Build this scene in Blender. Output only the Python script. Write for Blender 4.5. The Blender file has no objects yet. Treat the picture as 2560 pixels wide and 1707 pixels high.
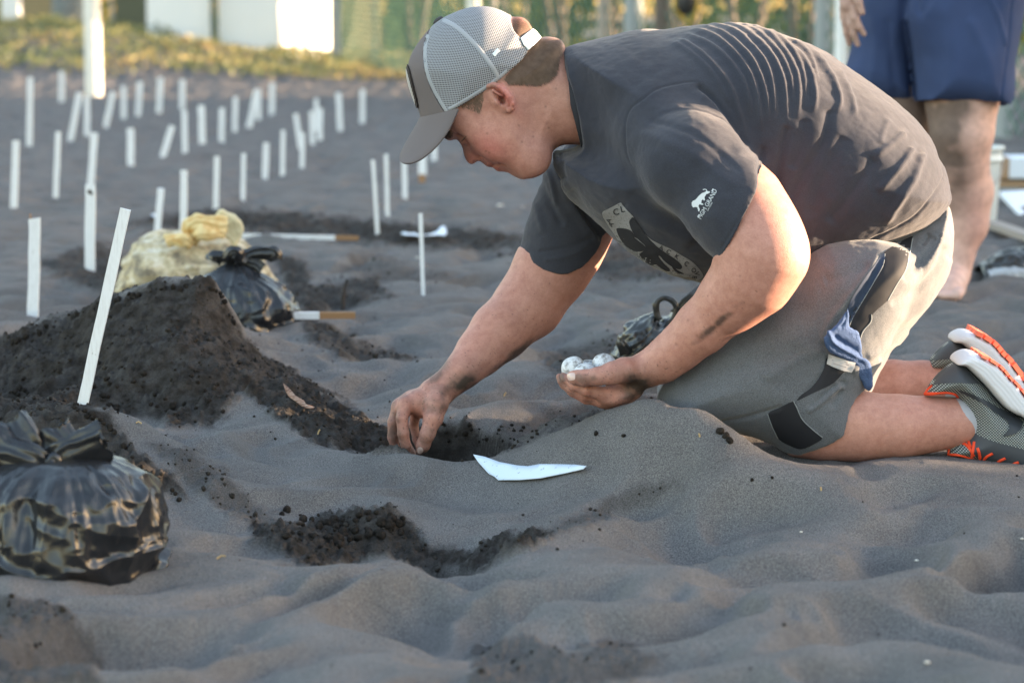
import bpy, bmesh, math, random
import numpy as np
from mathutils import Vector, Matrix
from mathutils.bvhtree import BVHTree
from mathutils.geometry import delaunay_2d_cdt

random.seed(7)
RNG = np.random.default_rng(11)
scene = bpy.context.scene
COL = scene.collection

# ------------------------------------------------------------------ camera
CAM_H = 0.617
FPX = 6044.0                      # focal length in pixels of a 2560 px wide picture (85 mm on full frame)
TILT = math.atan((853.5 - 40.0) / FPX)
SN, CS = math.sin(TILT), math.cos(TILT)
cam_d = bpy.data.cameras.new('camera')
cam_d.sensor_width = 36.0
cam_d.lens = 36.0 * FPX / 2560.0
cam_d.clip_start = 0.05
cam_d.clip_end = 3000
cam_d.dof.use_dof = True
cam_d.dof.focus_distance = 3.36
cam_d.dof.aperture_fstop = 5.6
cam = bpy.data.objects.new('camera', cam_d)
COL.objects.link(cam)
cam.location = (0, 0, CAM_H)
cam.rotation_euler = (math.pi / 2 - TILT, 0, 0)
scene.camera = cam

# ------------------------------------------------------------------ sky, sun, exposure
SUN_EL = math.radians(7.0)
SUN_AZ = math.radians(82.0)       # clockwise from +Y: low in the west, from the right
world = bpy.data.worlds.new('World')
scene.world = world
world.use_nodes = True
wn = world.node_tree.nodes; wl = world.node_tree.links
wn.clear()
sky = wn.new('ShaderNodeTexSky'); sky.sky_type = 'NISHITA'; sky.sun_disc = False
sky.sun_elevation = SUN_EL; sky.sun_rotation = SUN_AZ
sky.air_density = 1.2; sky.dust_density = 1.2; sky.ozone_density = 0.95
bg = wn.new('ShaderNodeBackground'); bg.inputs['Strength'].default_value = 0.15
wo = wn.new('ShaderNodeOutputWorld')
skt = wn.new('ShaderNodeMix'); skt.data_type = 'RGBA'; skt.blend_type = 'MULTIPLY'; skt.inputs[0].default_value = 1.0
skt.inputs[7].default_value = (1.055, .985, 1.0, 1)      # sky colour tint: a little less green
wl.new(sky.outputs[0], skt.inputs[6]); wl.new(skt.outputs[2], bg.inputs[0]); wl.new(bg.outputs[0], wo.inputs[0])
sun_d = bpy.data.lights.new('sun', 'SUN'); sun_d.energy = 4.2; sun_d.angle = math.radians(0.6)
sun_d.color = (1.0, 0.72, 0.47)
sun = bpy.data.objects.new('sun', sun_d); COL.objects.link(sun)
sdir = Vector((math.sin(SUN_AZ) * math.cos(SUN_EL), math.cos(SUN_AZ) * math.cos(SUN_EL), math.sin(SUN_EL)))
sun.rotation_euler = sdir.to_track_quat('Z', 'Y').to_euler()
sun.location = sdir * 30
scene.view_settings.view_transform = 'Standard'
scene.view_settings.look = 'None'
scene.view_settings.exposure = 2.83
scene.view_settings.gamma = 1.0
scene.view_settings.use_curve_mapping = False
scene.render.engine = 'CYCLES'
scene.cycles.use_denoising = True
scene.cycles.denoising_prefilter = 'ACCURATE'
scene.cycles.max_bounces = 6
scene.cycles.diffuse_bounces = 3
scene.cycles.glossy_bounces = 3
scene.cycles.transparent_max_bounces = 8
scene.cycles.caustics_reflective = False
scene.cycles.caustics_refractive = False

# ------------------------------------------------------------------ geometry helpers
def P(X, Y, y):
    """the point of the place seen at photo pixel (X, Y) whose depth is y metres"""
    a = (X - 1280.0) / FPX; b = (853.5 - Y) / FPX
    k = y / (CS + b * SN)
    return Vector((a * k, y, CAM_H + (b * CS - SN) * k))

def PV(X, Y, y):
    return P(X * 1.0884, Y * 1.0884, y)

def project(co):
    x, y, z = co[:, 0], co[:, 1], co[:, 2] - CAM_H
    d = y * CS - z * SN; u = y * SN + z * CS
    return 1280 + FPX * x / d, 853.5 - FPX * u / d

def tag(o, label=None, cat=None, group=None, kind=None):
    if label: o['label'] = label
    if cat: o['category'] = cat
    if group: o['group'] = group
    if kind: o['kind'] = kind
    return o

def empty(name, loc, label, cat, group=None):
    o = bpy.data.objects.new(name, None); COL.objects.link(o)
    o.location = loc; o.empty_display_size = .05
    bpy.context.view_layer.update()
    return tag(o, label, cat, group)

def link(name, me, mat=None, parent=None, smooth=True):
    o = bpy.data.objects.new(name, me); COL.objects.link(o)
    if mat is not None:
        me.materials.clear()
        for m in (mat if isinstance(mat, (list, tuple)) else [mat]): me.materials.append(m)
    if parent is not None:
        o.parent = parent
        w = Matrix.Translation(parent.location) if parent.parent is None else Matrix.Translation(parent.parent.location)
        o.matrix_parent_inverse = w.inverted() if parent.type == 'EMPTY' else Matrix.Identity(4)
    if smooth: me.shade_smooth()
    return o

def np_mesh(name, verts, faces):
    """faces: (n,3) or (n,4) int array"""
    verts = np.ascontiguousarray(verts, dtype=np.float32); faces = np.ascontiguousarray(faces, dtype=np.int32)
    me = bpy.data.meshes.new(name)
    n, k = faces.shape
    me.vertices.add(len(verts)); me.vertices.foreach_set('co', verts.ravel())
    me.loops.add(n * k); me.loops.foreach_set('vertex_index', faces.ravel())
    me.polygons.add(n); me.polygons.foreach_set('loop_start', np.arange(0, n * k, k, dtype=np.int32))
    me.update(calc_edges=True)
    return me

def py_mesh(name, v, f):
    me = bpy.data.meshes.new(name); me.from_pydata([tuple(p) for p in v], [], f); me.update(); return me

def set_attr(me, name, arr):
    a = me.attributes.new(name, 'FLOAT', 'POINT'); a.data.foreach_set('value', np.ascontiguousarray(arr, dtype=np.float32))

def set_col(me, name, arr):
    arr = np.concatenate([arr, np.ones((len(arr), 1))], 1)
    a = me.attributes.new(name, 'FLOAT_COLOR', 'POINT'); a.data.foreach_set('color', np.ascontiguousarray(arr, dtype=np.float32).ravel())

def normals(v, f):
    a = v[f[:, 0]]; b = v[f[:, 1]]; c = v[f[:, 2]]
    n = np.cross(b - a, c - a)
    if f.shape[1] == 4:
        n = n + np.cross(c - a, v[f[:, 3]] - a)
    out = np.zeros_like(v)
    for j in range(f.shape[1]):
        for k in range(3):
            out[:, k] += np.bincount(f[:, j], n[:, k], len(v))
    return out / np.maximum(np.linalg.norm(out, axis=1, keepdims=True), 1e-12)

def relax(v, f, it=2, w=.5):
    for _ in range(it):
        s = np.zeros_like(v); c = np.zeros(len(v)); k = f.shape[1]
        for j in range(k):
            a = f[:, j]; b = f[:, (j + 1) % k]
            for q in range(3):
                s[:, q] += np.bincount(a, v[b, q], len(v)) + np.bincount(b, v[a, q], len(v))
            c += np.bincount(a, minlength=len(v)) + np.bincount(b, minlength=len(v))
        v = v * (1 - w) + w * s / np.maximum(c, 1)[:, None]
    return v

# value / gradient noise
def _h(ix, iy, iz, seed):
    n = (ix.astype(np.int64) * 374761393 + iy.astype(np.int64) * 668265263 + iz.astype(np.int64) * 2147483647 + seed * 974634777) & 0x7fffffff
    n = ((n ^ (n >> 13)) * 1274126177) & 0x7fffffff
    n = (n ^ (n >> 16)) & 0xffff
    return n / 32767.5 - 1.0

def noise2(x, y, seed=0):
    ix = np.floor(x); iy = np.floor(y); fx = x - ix; fy = y - iy
    z0 = np.zeros_like(ix)
    def g(dx, dy):
        ang = _h(ix + dx, iy + dy, z0, seed) * math.pi
        return np.cos(ang) * (fx - dx) + np.sin(ang) * (fy - dy)
    u = fx * fx * fx * (fx * (fx * 6 - 15) + 10); v = fy * fy * fy * (fy * (fy * 6 - 15) + 10)
    return ((g(0, 0) * (1 - u) + g(1, 0) * u) * (1 - v) + (g(0, 1) * (1 - u) + g(1, 1) * u) * v) * 1.5

def noise3(p, scale, seed=0):
    q = p * scale
    i = np.floor(q); f = q - i; f = f * f * (3 - 2 * f)
    r = 0
    for dx in (0, 1):
        for dy in (0, 1):
            for dz in (0, 1):
                w = (f[:, 0] if dx else 1 - f[:, 0]) * (f[:, 1] if dy else 1 - f[:, 1]) * (f[:, 2] if dz else 1 - f[:, 2])
                r = r + w * _h(i[:, 0] + dx, i[:, 1] + dy, i[:, 2] + dz, seed)
    return r

def fbm3(p, scale, oct=3, seed=0):
    r = 0; a = 1.0
    for o in range(oct):
        r = r + a * noise3(p, scale * 2 ** o, seed + o); a *= .5
    return r

def fbm2(x, y, oct=3, seed=0):
    r = 0; a = 1.0
    for o in range(oct):
        r = r + a * noise2(x * 2 ** o + 17.3 * o, y * 2 ** o - 9.1 * o, seed + o); a *= .5
    return r

def sstep(a, b, x):
    t = np.clip((x - a) / (b - a), 0, 1); return t * t * (3 - 2 * t)

def poly_sdf(px, py, poly):
    """signed distance, positive inside"""
    poly = np.asarray(poly, dtype=float); n = len(poly)
    d = np.full(px.shape, 1e18); inside = np.zeros(px.shape, bool)
    for i in range(n):
        x0, y0 = poly[i]; x1, y1 = poly[(i + 1) % n]
        ex, ey = x1 - x0, y1 - y0; L = ex * ex + ey * ey + 1e-20
        t = np.clip(((px - x0) * ex + (py - y0) * ey) / L, 0, 1)
        d = np.minimum(d, (px - x0 - t * ex) ** 2 + (py - y0 - t * ey) ** 2)
        if y0 != y1:
            c = ((y0 > py) != (y1 > py)) & (px < (x1 - x0) * (py - y0) / (y1 - y0) + x0)
            inside ^= c
    d = np.sqrt(d)
    return np.where(inside, d, -d)

def line_dist(px, py, pts):
    """distance to an open polyline and parameter 0..1 along it"""
    pts = np.asarray(pts, dtype=float); n = len(pts) - 1
    d = np.full(px.shape, 1e18); tt = np.zeros(px.shape); sg = np.zeros(px.shape)
    for i in range(n):
        x0, y0 = pts[i]; ex, ey = pts[i + 1] - pts[i]; L = ex * ex + ey * ey + 1e-12
        t = np.clip(((px - x0) * ex + (py - y0) * ey) / L, 0, 1)
        dd = (px - x0 - t * ex) ** 2 + (py - y0 - t * ey) ** 2
        m = dd < d
        d = np.where(m, dd, d); tt = np.where(m, (i + t) / n, tt)
        sg = np.where(m, np.sign(ex * (py - y0) - ey * (px - x0)), sg)
    return np.sqrt(d), tt, sg

def smooth_poly(pts, sub=4, closed=True):
    pts = [np.array(p, dtype=float) for p in pts]; n = len(pts); out = []
    rng = range(n) if closed else range(n - 1)
    for i in rng:
        if closed: p0, p1, p2, p3 = pts[i - 1], pts[i], pts[(i + 1) % n], pts[(i + 2) % n]
        else: p0, p1, p2, p3 = pts[max(i - 1, 0)], pts[i], pts[i + 1], pts[min(i + 2, n - 1)]
        for s in range(sub):
            t = s / sub
            out.append(.5 * ((2 * p1) + (-p0 + p2) * t + (2 * p0 - 5 * p1 + 4 * p2 - p3) * t * t + (-p0 + 3 * p1 - 3 * p2 + p3) * t ** 3))
    if not closed: out.append(pts[-1])
    return np.array(out)

# ------------------------------------------------------------------ implicit surfaces
def smin(a, b, k):
    if k <= 0: return np.minimum(a, b)
    h = np.clip(.5 + .5 * (b - a) / k, 0, 1)
    return b + (a - b) * h - k * h * (1 - h)

class Vol:
    def __init__(self, lo, hi, h):
        self.h = h; self.lo = np.array(lo, dtype=float)
        self.n = np.ceil((np.array(hi) - self.lo) / h).astype(int) + 1
        self.F = np.full(self.n, 0.05, dtype=np.float32)
    def box(self, lo, hi):
        a = np.clip(np.floor((np.array(lo) - self.lo) / self.h).astype(int), 0, self.n)
        b = np.clip(np.ceil((np.array(hi) - self.lo) / self.h).astype(int) + 1, 0, self.n)
        sl = tuple(slice(a[i], b[i]) for i in range(3))
        ax = [(self.lo[i] + np.arange(a[i], b[i]) * self.h).astype(np.float32) for i in range(3)]
        return sl, ax[0][:, None, None], ax[1][None, :, None], ax[2][None, None, :]
    def put(self, sl, d, k, op):
        F = self.F[sl]
        if op == 'u': self.F[sl] = smin(F, d, k)
        elif op == 's': self.F[sl] = -smin(-F, d, k)
        elif op == 'i': self.F[sl] = -smin(-F, -d, k)
    def cone(self, a, b, ra, rb, k=.01, op='u', sy=1.0):
        a = np.array(a, dtype=float); b = np.array(b, dtype=float); r = max(ra, rb) * max(1, sy) + k + self.h * 2
        sl, x, y, z = self.box(np.minimum(a, b) - r, np.maximum(a, b) + r)
        ab = b - a; L = float(ab @ ab) + 1e-12
        t = np.clip(((x - a[0]) * ab[0] + (y - a[1]) * ab[1] + (z - a[2]) * ab[2]) / L, 0, 1)
        d = np.sqrt((x - a[0] - t * ab[0]) ** 2 + ((y - a[1] - t * ab[1]) / sy) ** 2 + (z - a[2] - t * ab[2]) ** 2) - (ra + (rb - ra) * t)
        self.put(sl, d.astype(np.float32), k, op)
    def chain(self, pts, k=.008, op='u', sy=1.0):
        """pts: (Vector, r)"""
        for (a, ra), (b, rb) in zip(pts[:-1], pts[1:]): self.cone(a, b, ra, rb, k, op, sy)
    def ell(self, c, r, ang=0, k=.008, op='u', yaw=0):
        """ellipsoid; ang turns it in the x-z plane"""
        c = np.array(c, dtype=float); R = max(r) + k + self.h * 2
        sl, x, y, z = self.box(c - R, c + R)
        x = x - c[0]; y = y - c[1]; z = z - c[2]
        ca, sa = math.cos(ang), math.sin(ang)
        u = x * ca + z * sa; w = -x * sa + z * ca
        if yaw:
            cy, sy = math.cos(yaw), math.sin(yaw); u, y = u * cy + y * sy, -u * sy + y * cy
        k0 = np.sqrt((u / r[0]) ** 2 + (y / r[1]) ** 2 + (w / r[2]) ** 2)
        k1 = np.sqrt((u / r[0] ** 2) ** 2 + (y / r[1] ** 2) ** 2 + (w / r[2] ** 2) ** 2) + 1e-6
        self.put(sl, (k0 * (k0 - 1) / k1).astype(np.float32), k, op)
    def inflate(self, poly, yc, R, W, k=.01, op='u', cuts=(), lean=None, p=2.0):
        """poly: x-z outline (metres); rounded slab of half depth W about y=yc"""
        poly = np.asarray(poly); lo = poly.min(0) - k - 3 * self.h; hi = poly.max(0) + k + 3 * self.h
        sl, x, y, z = self.box((lo[0], yc - W - k - .02 - (0 if lean is None else .2), lo[1]), (hi[0], yc + W + k + .02 + (0 if lean is None else .2), hi[1]))
        X, Z = np.broadcast_arrays(x[:, 0, :], z[:, 0, :])
        d = poly_sdf(X, Z, poly)
        a = np.maximum(R - d, 0)[:, None, :]
        yy = yc if lean is None else yc + lean(X, Z)[:, None, :]
        q = ((a / R) ** p + (np.abs(y - yy) / W) ** p) ** (1 / p)
        f = (q - 1) * min(R, W)
        for c in cuts:
            f = np.maximum(f, -poly_sdf(X, Z, np.asarray(c))[:, None, :])
        self.put(sl, f.astype(np.float32), k, op)
    def prism(self, poly, op='i'):
        """keep ('i') or remove ('s') the inside of an x-z outline, over all depths"""
        sl, x, y, z = self.box(self.lo, self.lo + self.n * self.h)
        X, Z = np.broadcast_arrays(x[:, 0, :], z[:, 0, :])
        d = -poly_sdf(X, Z, np.asarray(poly))[:, None, :].astype(np.float32)
        self.F = np.maximum(self.F, d) if op == 'i' else np.maximum(self.F, -d)
    def mesh(self):
        F = self.F; ins = F < 0
        s = ins[:-1, :-1, :-1].astype(np.int8)
        tot = np.zeros([q - 1 for q in F.shape], np.int8)
        offs = [(i, j, k) for i in (0, 1) for j in (0, 1) for k in (0, 1)]
        nx, ny, nz = F.shape
        for (i, j, k) in offs: tot += ins[i:nx - 1 + i, j:ny - 1 + j, k:nz - 1 + k]
        act = np.argwhere((tot > 0) & (tot < 8))
        idx = np.full(tot.shape, -1, np.int32); idx[act[:, 0], act[:, 1], act[:, 2]] = np.arange(len(act))
        val = {o: F[act[:, 0] + o[0], act[:, 1] + o[1], act[:, 2] + o[2]] for o in offs}
        acc = np.zeros((len(act), 3)); cnt = np.zeros(len(act))
        for o in offs:
            for ax in range(3):
                if o[ax] == 0:
                    o2 = list(o); o2[ax] = 1; o2 = tuple(o2)
                    a, b = val[o], val[o2]; m = (a < 0) != (b < 0)
                    t = np.where(m, a / np.where(m, a - b, 1), 0)
                    for q in range(3):
                        acc[:, q] += np.where(m, o[q] + (t if q == ax else 0), 0)
                    cnt += m
        v = self.lo + (act + acc / cnt[:, None]) * self.h
        quads = []
        for ax in range(3):
            sa = [slice(None)] * 3; sb = [slice(None)] * 3; sa[ax] = slice(0, -1); sb[ax] = slice(1, None)
            A = ins[tuple(sa)]; B = ins[tuple(sb)]
            e = np.argwhere(A != B)
            o1, o2 = (ax + 1) % 3, (ax + 2) % 3
            ok = (e[:, o1] > 0) & (e[:, o2] > 0) & (e[:, o1] < F.shape[o1] - 1) & (e[:, o2] < F.shape[o2] - 1)
            e = e[ok]; flip = A[e[:, 0], e[:, 1], e[:, 2]]
            def cell(d1, d2):
                c = e.copy(); c[:, o1] -= d1; c[:, o2] -= d2
                return idx[c[:, 0], c[:, 1], c[:, 2]]
            q = np.stack([cell(1, 1), cell(0, 1), cell(0, 0), cell(1, 0)], 1)
            q[~flip] = q[~flip][:, ::-1]
            quads.append(q)
        return v, np.concatenate(quads)

# ------------------------------------------------------------------ material helper
def mat(name, color=(.5, .5, .5), rough=.7, spec=.3, **kw):
    m = bpy.data.materials.new(name); m.use_nodes = True
    b = m.node_tree.nodes['Principled BSDF']
    b.inputs['Base Color'].default_value = (*color, 1); b.inputs['Roughness'].default_value = rough
    b.inputs['Specular IOR Level'].default_value = spec
    for k, v in kw.items(): b.inputs[k.replace('_', ' ')].default_value = v
    return m

class NT:
    """small wrapper to wire shader nodes"""
    def __init__(self, m):
        self.m = m; self.t = m.node_tree; self.b = m.node_tree.nodes['Principled BSDF']
    def n(self, typ, **kw):
        nd = self.t.nodes.new('ShaderNode' + typ)
        for k, v in kw.items():
            if k in nd.inputs.keys(): nd.inputs[k].default_value = v
            else: setattr(nd, k, v)
        return nd
    def l(self, a, b): self.t.links.new(a, b)
    def obj(self): return self.n('TexCoord').outputs['Object']
    def noise(self, scale, detail=2, rough=.5, vec=None, out='Fac'):
        nd = self.n('TexNoise', Scale=scale, Detail=detail, Roughness=rough)
        self.l(vec if vec is not None else self.obj(), nd.inputs['Vector']); return nd.outputs[out]
    def ramp(self, fac, stops, interp='LINEAR'):
        r = self.n('ValToRGB'); self.l(fac, r.inputs[0]); e = r.color_ramp.elements; r.color_ramp.interpolation = interp
        while len(e) > 1: e.remove(e[-1])
        e[0].position = stops[0][0]; c = stops[0][1]; e[0].color = (*c, 1) if len(c) == 3 else c
        for p, c in stops[1:]:
            q = e.new(p); q.color = (*c, 1) if len(c) == 3 else c
        return r.outputs[0]
    def g(self, a, b=None): return (a, a, a)
    def mix(self, fac, a, b, mode='MIX'):
        nd = self.n('Mix', data_type='RGBA', blend_type=mode)
        for s, v in ((0, fac), (6, a), (7, b)):
            if hasattr(v, 'links'): self.l(v, nd.inputs[s])
            elif s == 0: nd.inputs[0].default_value = v
            else: nd.inputs[s].default_value = (*v, 1)
        return nd.outputs[2]
    def math(self, op, a, b=None, c=None):
        nd = self.n('Math', operation=op)
        for i, v in enumerate((a, b, c)):
            if v is None: continue
            if hasattr(v, 'links'): self.l(v, nd.inputs[i])
            else: nd.inputs[i].default_value = v
        return nd.outputs[0]
    def attr(self, name, out='Fac'): return self.n('Attribute', attribute_name=name).outputs[out]
    def base(self, s): self.l(s, self.b.inputs['Base Color'])
    def bump(self, h, strength=.5, dist=.002):
        nd = self.n('Bump', Strength=strength, Distance=dist); self.l(h, nd.inputs['Height']); self.l(nd.outputs[0], self.b.inputs['Normal']); return nd
# ------------------------------------------------------------------ SAND GROUND
# heights known at places read off the photograph: (X, Y, depth) lie on the sand seen there
SEEN = [
 # big damp mound
 (0,862,4.25),(110,812,4.2),(200,772,4.15),(300,738,4.1),(400,712,4.05),(480,706,4.03),(528,708,4.0),(556,728,4.0),(578,760,4.01),(594,795,4.02),(607,832,4.03),
 (0,930,4.0),(200,900,3.92),(400,880,3.85),(520,880,3.82),(580,850,3.95),(300,1040,3.7),(420,1060,3.65),(530,1070,3.6),
 (600,845,4.03),(650,882,4.0),(700,922,3.95),(760,978,3.85),(850,1030,3.72),(900,1062,3.65),
 (600,985,3.72),(640,1030,3.62),(700,1095,3.48),
 # nearer mound
 (-150,1000,3.35),(0,1005,3.35),(110,1000,3.3),(200,1006,3.25),(265,1045,3.2),(300,1100,3.15),(350,1150,3.1),(420,1210,3.05),(500,1270,3.0),
 # rim of the hole
 (780,1100,3.42),(850,1125,3.38),(950,1140,3.36),(1020,1146,3.345),(1090,1150,3.33),(1190,1150,3.33),(1250,1140,3.34),(1330,1105,3.36),(1400,1078,3.36),
 (1500,1052,3.34),(1580,1042,3.3),(1640,1050,3.26),(1700,1062,3.22),(1760,1078,3.19),(1850,1108,3.16),(2010,1150,3.14),(2100,1155,3.2),(2250,1153,3.2),(2360,1154,3.2),(2430,1170,3.17),(2500,1190,3.14),(2560,1220,3.1),(2640,1260,3.05),
 (1050,1058,3.62),(1150,1062,3.6),(1250,1082,3.58),(1350,1070,3.6),(1420,1010,3.8),(1000,960,3.95),(1150,945,4.0),(1250,900,4.25),(1400,930,4.05),(900,890,4.35),(1050,830,4.7),(1150,880,4.4),
 # foreground pit
 (560,1320,2.95),(650,1372,2.86),(740,1405,2.82),(800,1437,2.76),(850,1425,2.76),(950,1415,2.78),(1080,1425,2.76),(1180,1432,2.74),(1250,1405,2.79),(1350,1350,2.9),(1450,1320,2.95),
 (820,1300,3.05),(880,1290,3.05),(960,1285,3.05),(1020,1312,3.05),(1075,1365,3.0),(1100,1250,3.2),(1200,1295,3.1),(1270,1265,3.15),
 (1640,1222,3.08),(1500,1262,3.05),(1800,1290,3.0),(2000,1360,2.93),(1750,1190,3.2),(1200,1190,3.26),(1000,1185,3.27),(800,1170,3.3),
 (380,1380,2.75),(560,1180,3.22),(450,1480,2.6),
 # ridges across the foreground
 (1350,1500,2.56),(1700,1420,2.72),(2050,1470,2.6),(2300,1380,2.8),(2450,1250,3.02),(2300,1260,3.0),(2100,1240,3.03),(1500,1640,2.34),(900,1620,2.36),(600,1560,2.44),
 (1250,1700,2.25),(1620,1690,2.26),(2450,1560,2.44),
 # behind
 (560,640,5.95),(700,660,5.9),(760,800,4.95),(880,850,4.6),(990,900,4.33),(700,545,7.4),(900,560,7.15),(1100,590,6.85),(1300,600,6.7),(500,535,7.5),
 (820,610,6.55),(1000,640,6.2),(950,780,5.0),(850,740,5.35),(680,790,4.98),(640,825,4.72),
 (2470,640,6.2),(2500,745,5.35),(2350,745,5.3),(2250,800,4.9),(2450,900,4.35),(1350,760,5.1),(1300,690,5.65),(1450,700,5.6),
]
HID = [ # (X, depth, z) hollows and the places nobody sees
 (1000,3.46,-.045),(1060,3.46,-.075),(1120,3.47,-.08),(1190,3.48,-.06),(1030,3.41,-.07),(1100,3.40,-.075),(1160,3.41,-.06),(940,3.47,-.02),(1260,3.46,-.015),
 (1000,2.93,-.085),(1080,2.9,-.085),(920,2.92,-.075),(850,2.90,-.06),(1160,2.88,-.06),(1000,2.84,-.075),(1100,2.82,-.07),(900,2.83,-.065),(780,2.9,-.045),(1250,2.92,-.04),
 (480,4.4,.05),(300,4.6,.03),(100,4.7,.03),(400,4.25,.12),(100,3.55,.03),(250,3.5,.012),(0,3.6,.03),
 (120,2.72,0),(0,2.72,0),(250,2.72,0),(120,2.85,.0),(120,3.0,.02),
 (1700,3.45,.03),(1650,3.6,.035),(1600,3.32,.05),(2000,3.45,.02),(2000,3.3,.012),(2200,3.3,.012),(2400,3.3,.008),(2300,3.6,.02),(2500,3.4,.0),(1900,3.6,.02),
 (600,4.75,0),(580,4.6,.0),(640,4.9,.005),(470,5.3,.01),(1640,4.0,.0),
]
pts = []
for X, Y, y in SEEN:
    p = P(X, Y, y); pts.append((p.x, p.y, p.z))
for X, y, z in HID: pts.append(((X - 1280) * y / FPX, y, z))
pts = np.array(pts)
GL = .13
def kern(d): d = math.sqrt(3) * d / GL; return (1 + d) * np.exp(-d)
D = np.sqrt(((pts[:, None, :2] - pts[None, :, :2]) ** 2).sum(-1))
GW = np.linalg.solve(kern(D) + .004 * np.eye(len(pts)), pts[:, 2])

STEP = .02
bx = np.arange(-2.0, 2.0, STEP); by = np.arange(1.9, 9.0, STEP)

# damp, freshly dug sand: outlines in photo pixels with a range of depths
DAMP = [
 ([(-200,870),(0,852),(110,805),(200,765),(300,732),(400,706),(545,700),(575,755),(606,842),(700,912),(800,972),(860,1012),(940,1060),(962,1140),(850,1120),(780,1092),(700,1052),(640,1002),(600,978),(560,1045),(530,1070),(420,1062),(370,1045),(300,1040),(270,1035),(0,1060),(-200,1060)],3.4,4.8,1.0),
 ([(-200,985),(0,990),(200,995),(270,1030),(300,1092),(350,1140),(430,1195),(470,1245),(400,1235),(330,1190),(0,1190),(-200,1190)],2.85,3.55,.95),
 ([(370,1110),(480,1125),(560,1180),(630,1260),(720,1300),(660,1340),(560,1280),(470,1205)],2.8,3.4,.55),
 ([(620,1290),(740,1310),(820,1285),(960,1272),(1010,1290),(1085,1368),(1190,1385),(1260,1345),(1330,1325),(1400,1310),(1390,1335),(1330,1370),(1210,1430),(1000,1432),(850,1424),(800,1438),(720,1402),(630,1350)],2.76,3.2,1.0),
 ([(1340,1325),(1450,1285),(1600,1210),(1700,1212),(1640,1250),(1500,1300),(1380,1345)],2.8,3.2,.45),
 ([(930,1060),(1080,1062),(1150,1058),(1210,1088),(1300,1110),(1250,1142),(1100,1152),(1000,1146),(930,1138)],3.34,3.66,.95),
 ([(1210,1085),(1400,1015),(1650,985),(1650,1040),(1400,1075),(1260,1135)],3.3,3.8,.42),
 ([(680,640),(760,655),(790,720),(860,700),(940,690),(980,740),(860,770),(800,800),(880,840),(960,880),(1045,895),(1000,935),(880,905),(780,855),(740,780)],4.2,6.3,.85),
 ([(300,560),(500,525),(620,525),(800,540),(950,555),(1120,572),(1340,590),(1240,630),(1100,622),(950,612),(700,588),(430,575)],6.2,8.5,.9),
 ([(80,660),(250,605),(330,640),(300,730),(180,705)],5.2,7.5,.8),
 ([(1300,640),(1500,600),(1780,640),(1740,700),(1500,700),(1320,690)],5.2,7,.7),
 ([(-50,1478),(150,1510),(235,1600),(265,1720),(-50,1720)],2.0,2.7,.6),
 ([(1360,880),(1560,840),(1600,880),(1500,935),(1350,930)],3.8,4.6,.6),
 ([(880,625),(1000,650),(1180,700),(1000,720),(860,680)],5.5,6.6,.4),
 ([(1180,1600),(1330,1590),(1420,1640),(1560,1600),(1660,1640),(1580,1707),(1180,1720)],2.0,2.5,.5),
 ([(1150,560),(1330,600),(1300,660),(1180,655),(1290,630)],6.2,7.2,.6),
]
def damp_at(x, y, z):
    co = np.stack([x, y, z], 1); X, Y = project(co)
    w = fbm2(x * 28, y * 14, 3, 5)
    X = X + 20 * w + 9 * noise2(x * 150, y * 110, 6); Y = Y + 11 * fbm2(x * 28 + 40, y * 14, 3, 9) + 6 * noise2(x * 150, y * 110, 7)
    out = np.zeros(len(x))
    for poly, y0, y1, amt in DAMP:
        pa = np.array(poly, float); lo = pa.min(0) - 30; hi = pa.max(0) + 30
        m = (X > lo[0]) & (X < hi[0]) & (Y > lo[1]) & (Y < hi[1]) & (y > y0) & (y < y1)
        if m.any():
            s = sstep(-13, 13, poly_sdf(X[m], Y[m], poly)) * amt
            out[m] = np.maximum(out[m], s)
    return out

def bank(x, y):
    """the planted bank at the far end of the beach; higher on the left"""
    amp = .10 + .38 * sstep(.9, 4.6, -x)
    return amp * sstep(18.5, 24.5, y)

def base_height(x, y):
    r = np.zeros(len(x))
    m = (y > 1.6) & (y < 9) & (np.abs(x) < 3)
    xs, ys = x[m], y[m]
    acc = np.zeros(len(xs))
    for i in range(len(pts)):
        dx = xs - pts[i, 0]; dy = ys - pts[i, 1]; d2 = dx * dx + dy * dy
        q = d2 < (GL * 9.5) ** 2
        acc[q] += GW[i] * kern(np.sqrt(d2[q]))
    r[m] = acc
    return r

def dunes(x, y):
    """soft trampled sand: rounded hollows with crests between them"""
    wx = x + .05 * noise2(x * 5, y * 5, 31); wy = y + .05 * noise2(x * 5 + 9, y * 5, 37)
    a = np.sqrt(noise2(wx * 3.4 + .3 * wy, wy * 3.3 - .9 * wx, 3) ** 2 + .002)
    b = np.sqrt(noise2(wx * 6.2 + 3, wy * 7.4 - 2.4 * wx, 8) ** 2 + .004)
    far = sstep(4.2, 6.5, y)
    am = .092 - .030 * far
    c = np.sqrt(noise2(wx * 13.5 + 1.2 * wy, wy * 12.0 - 3.0 * wx, 15) ** 2 + .012)
    h = -am * a - .056 * b - .017 * c * (1 - .5 * far) + .046
    h += .003 * noise2(x * 24, y * 17, 12) 
    h = h * (1 + .32 * sstep(3.05, 2.6, y) + .32 * sstep(.05, .35, x) * sstep(3.3, 2.9, y))
    h = np.where(h > 0, .026 * np.tanh(h / .026), h)
    return h * sstep(1.0, 2.1, y) * (1 - .85 * sstep(30, 60, y))

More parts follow.
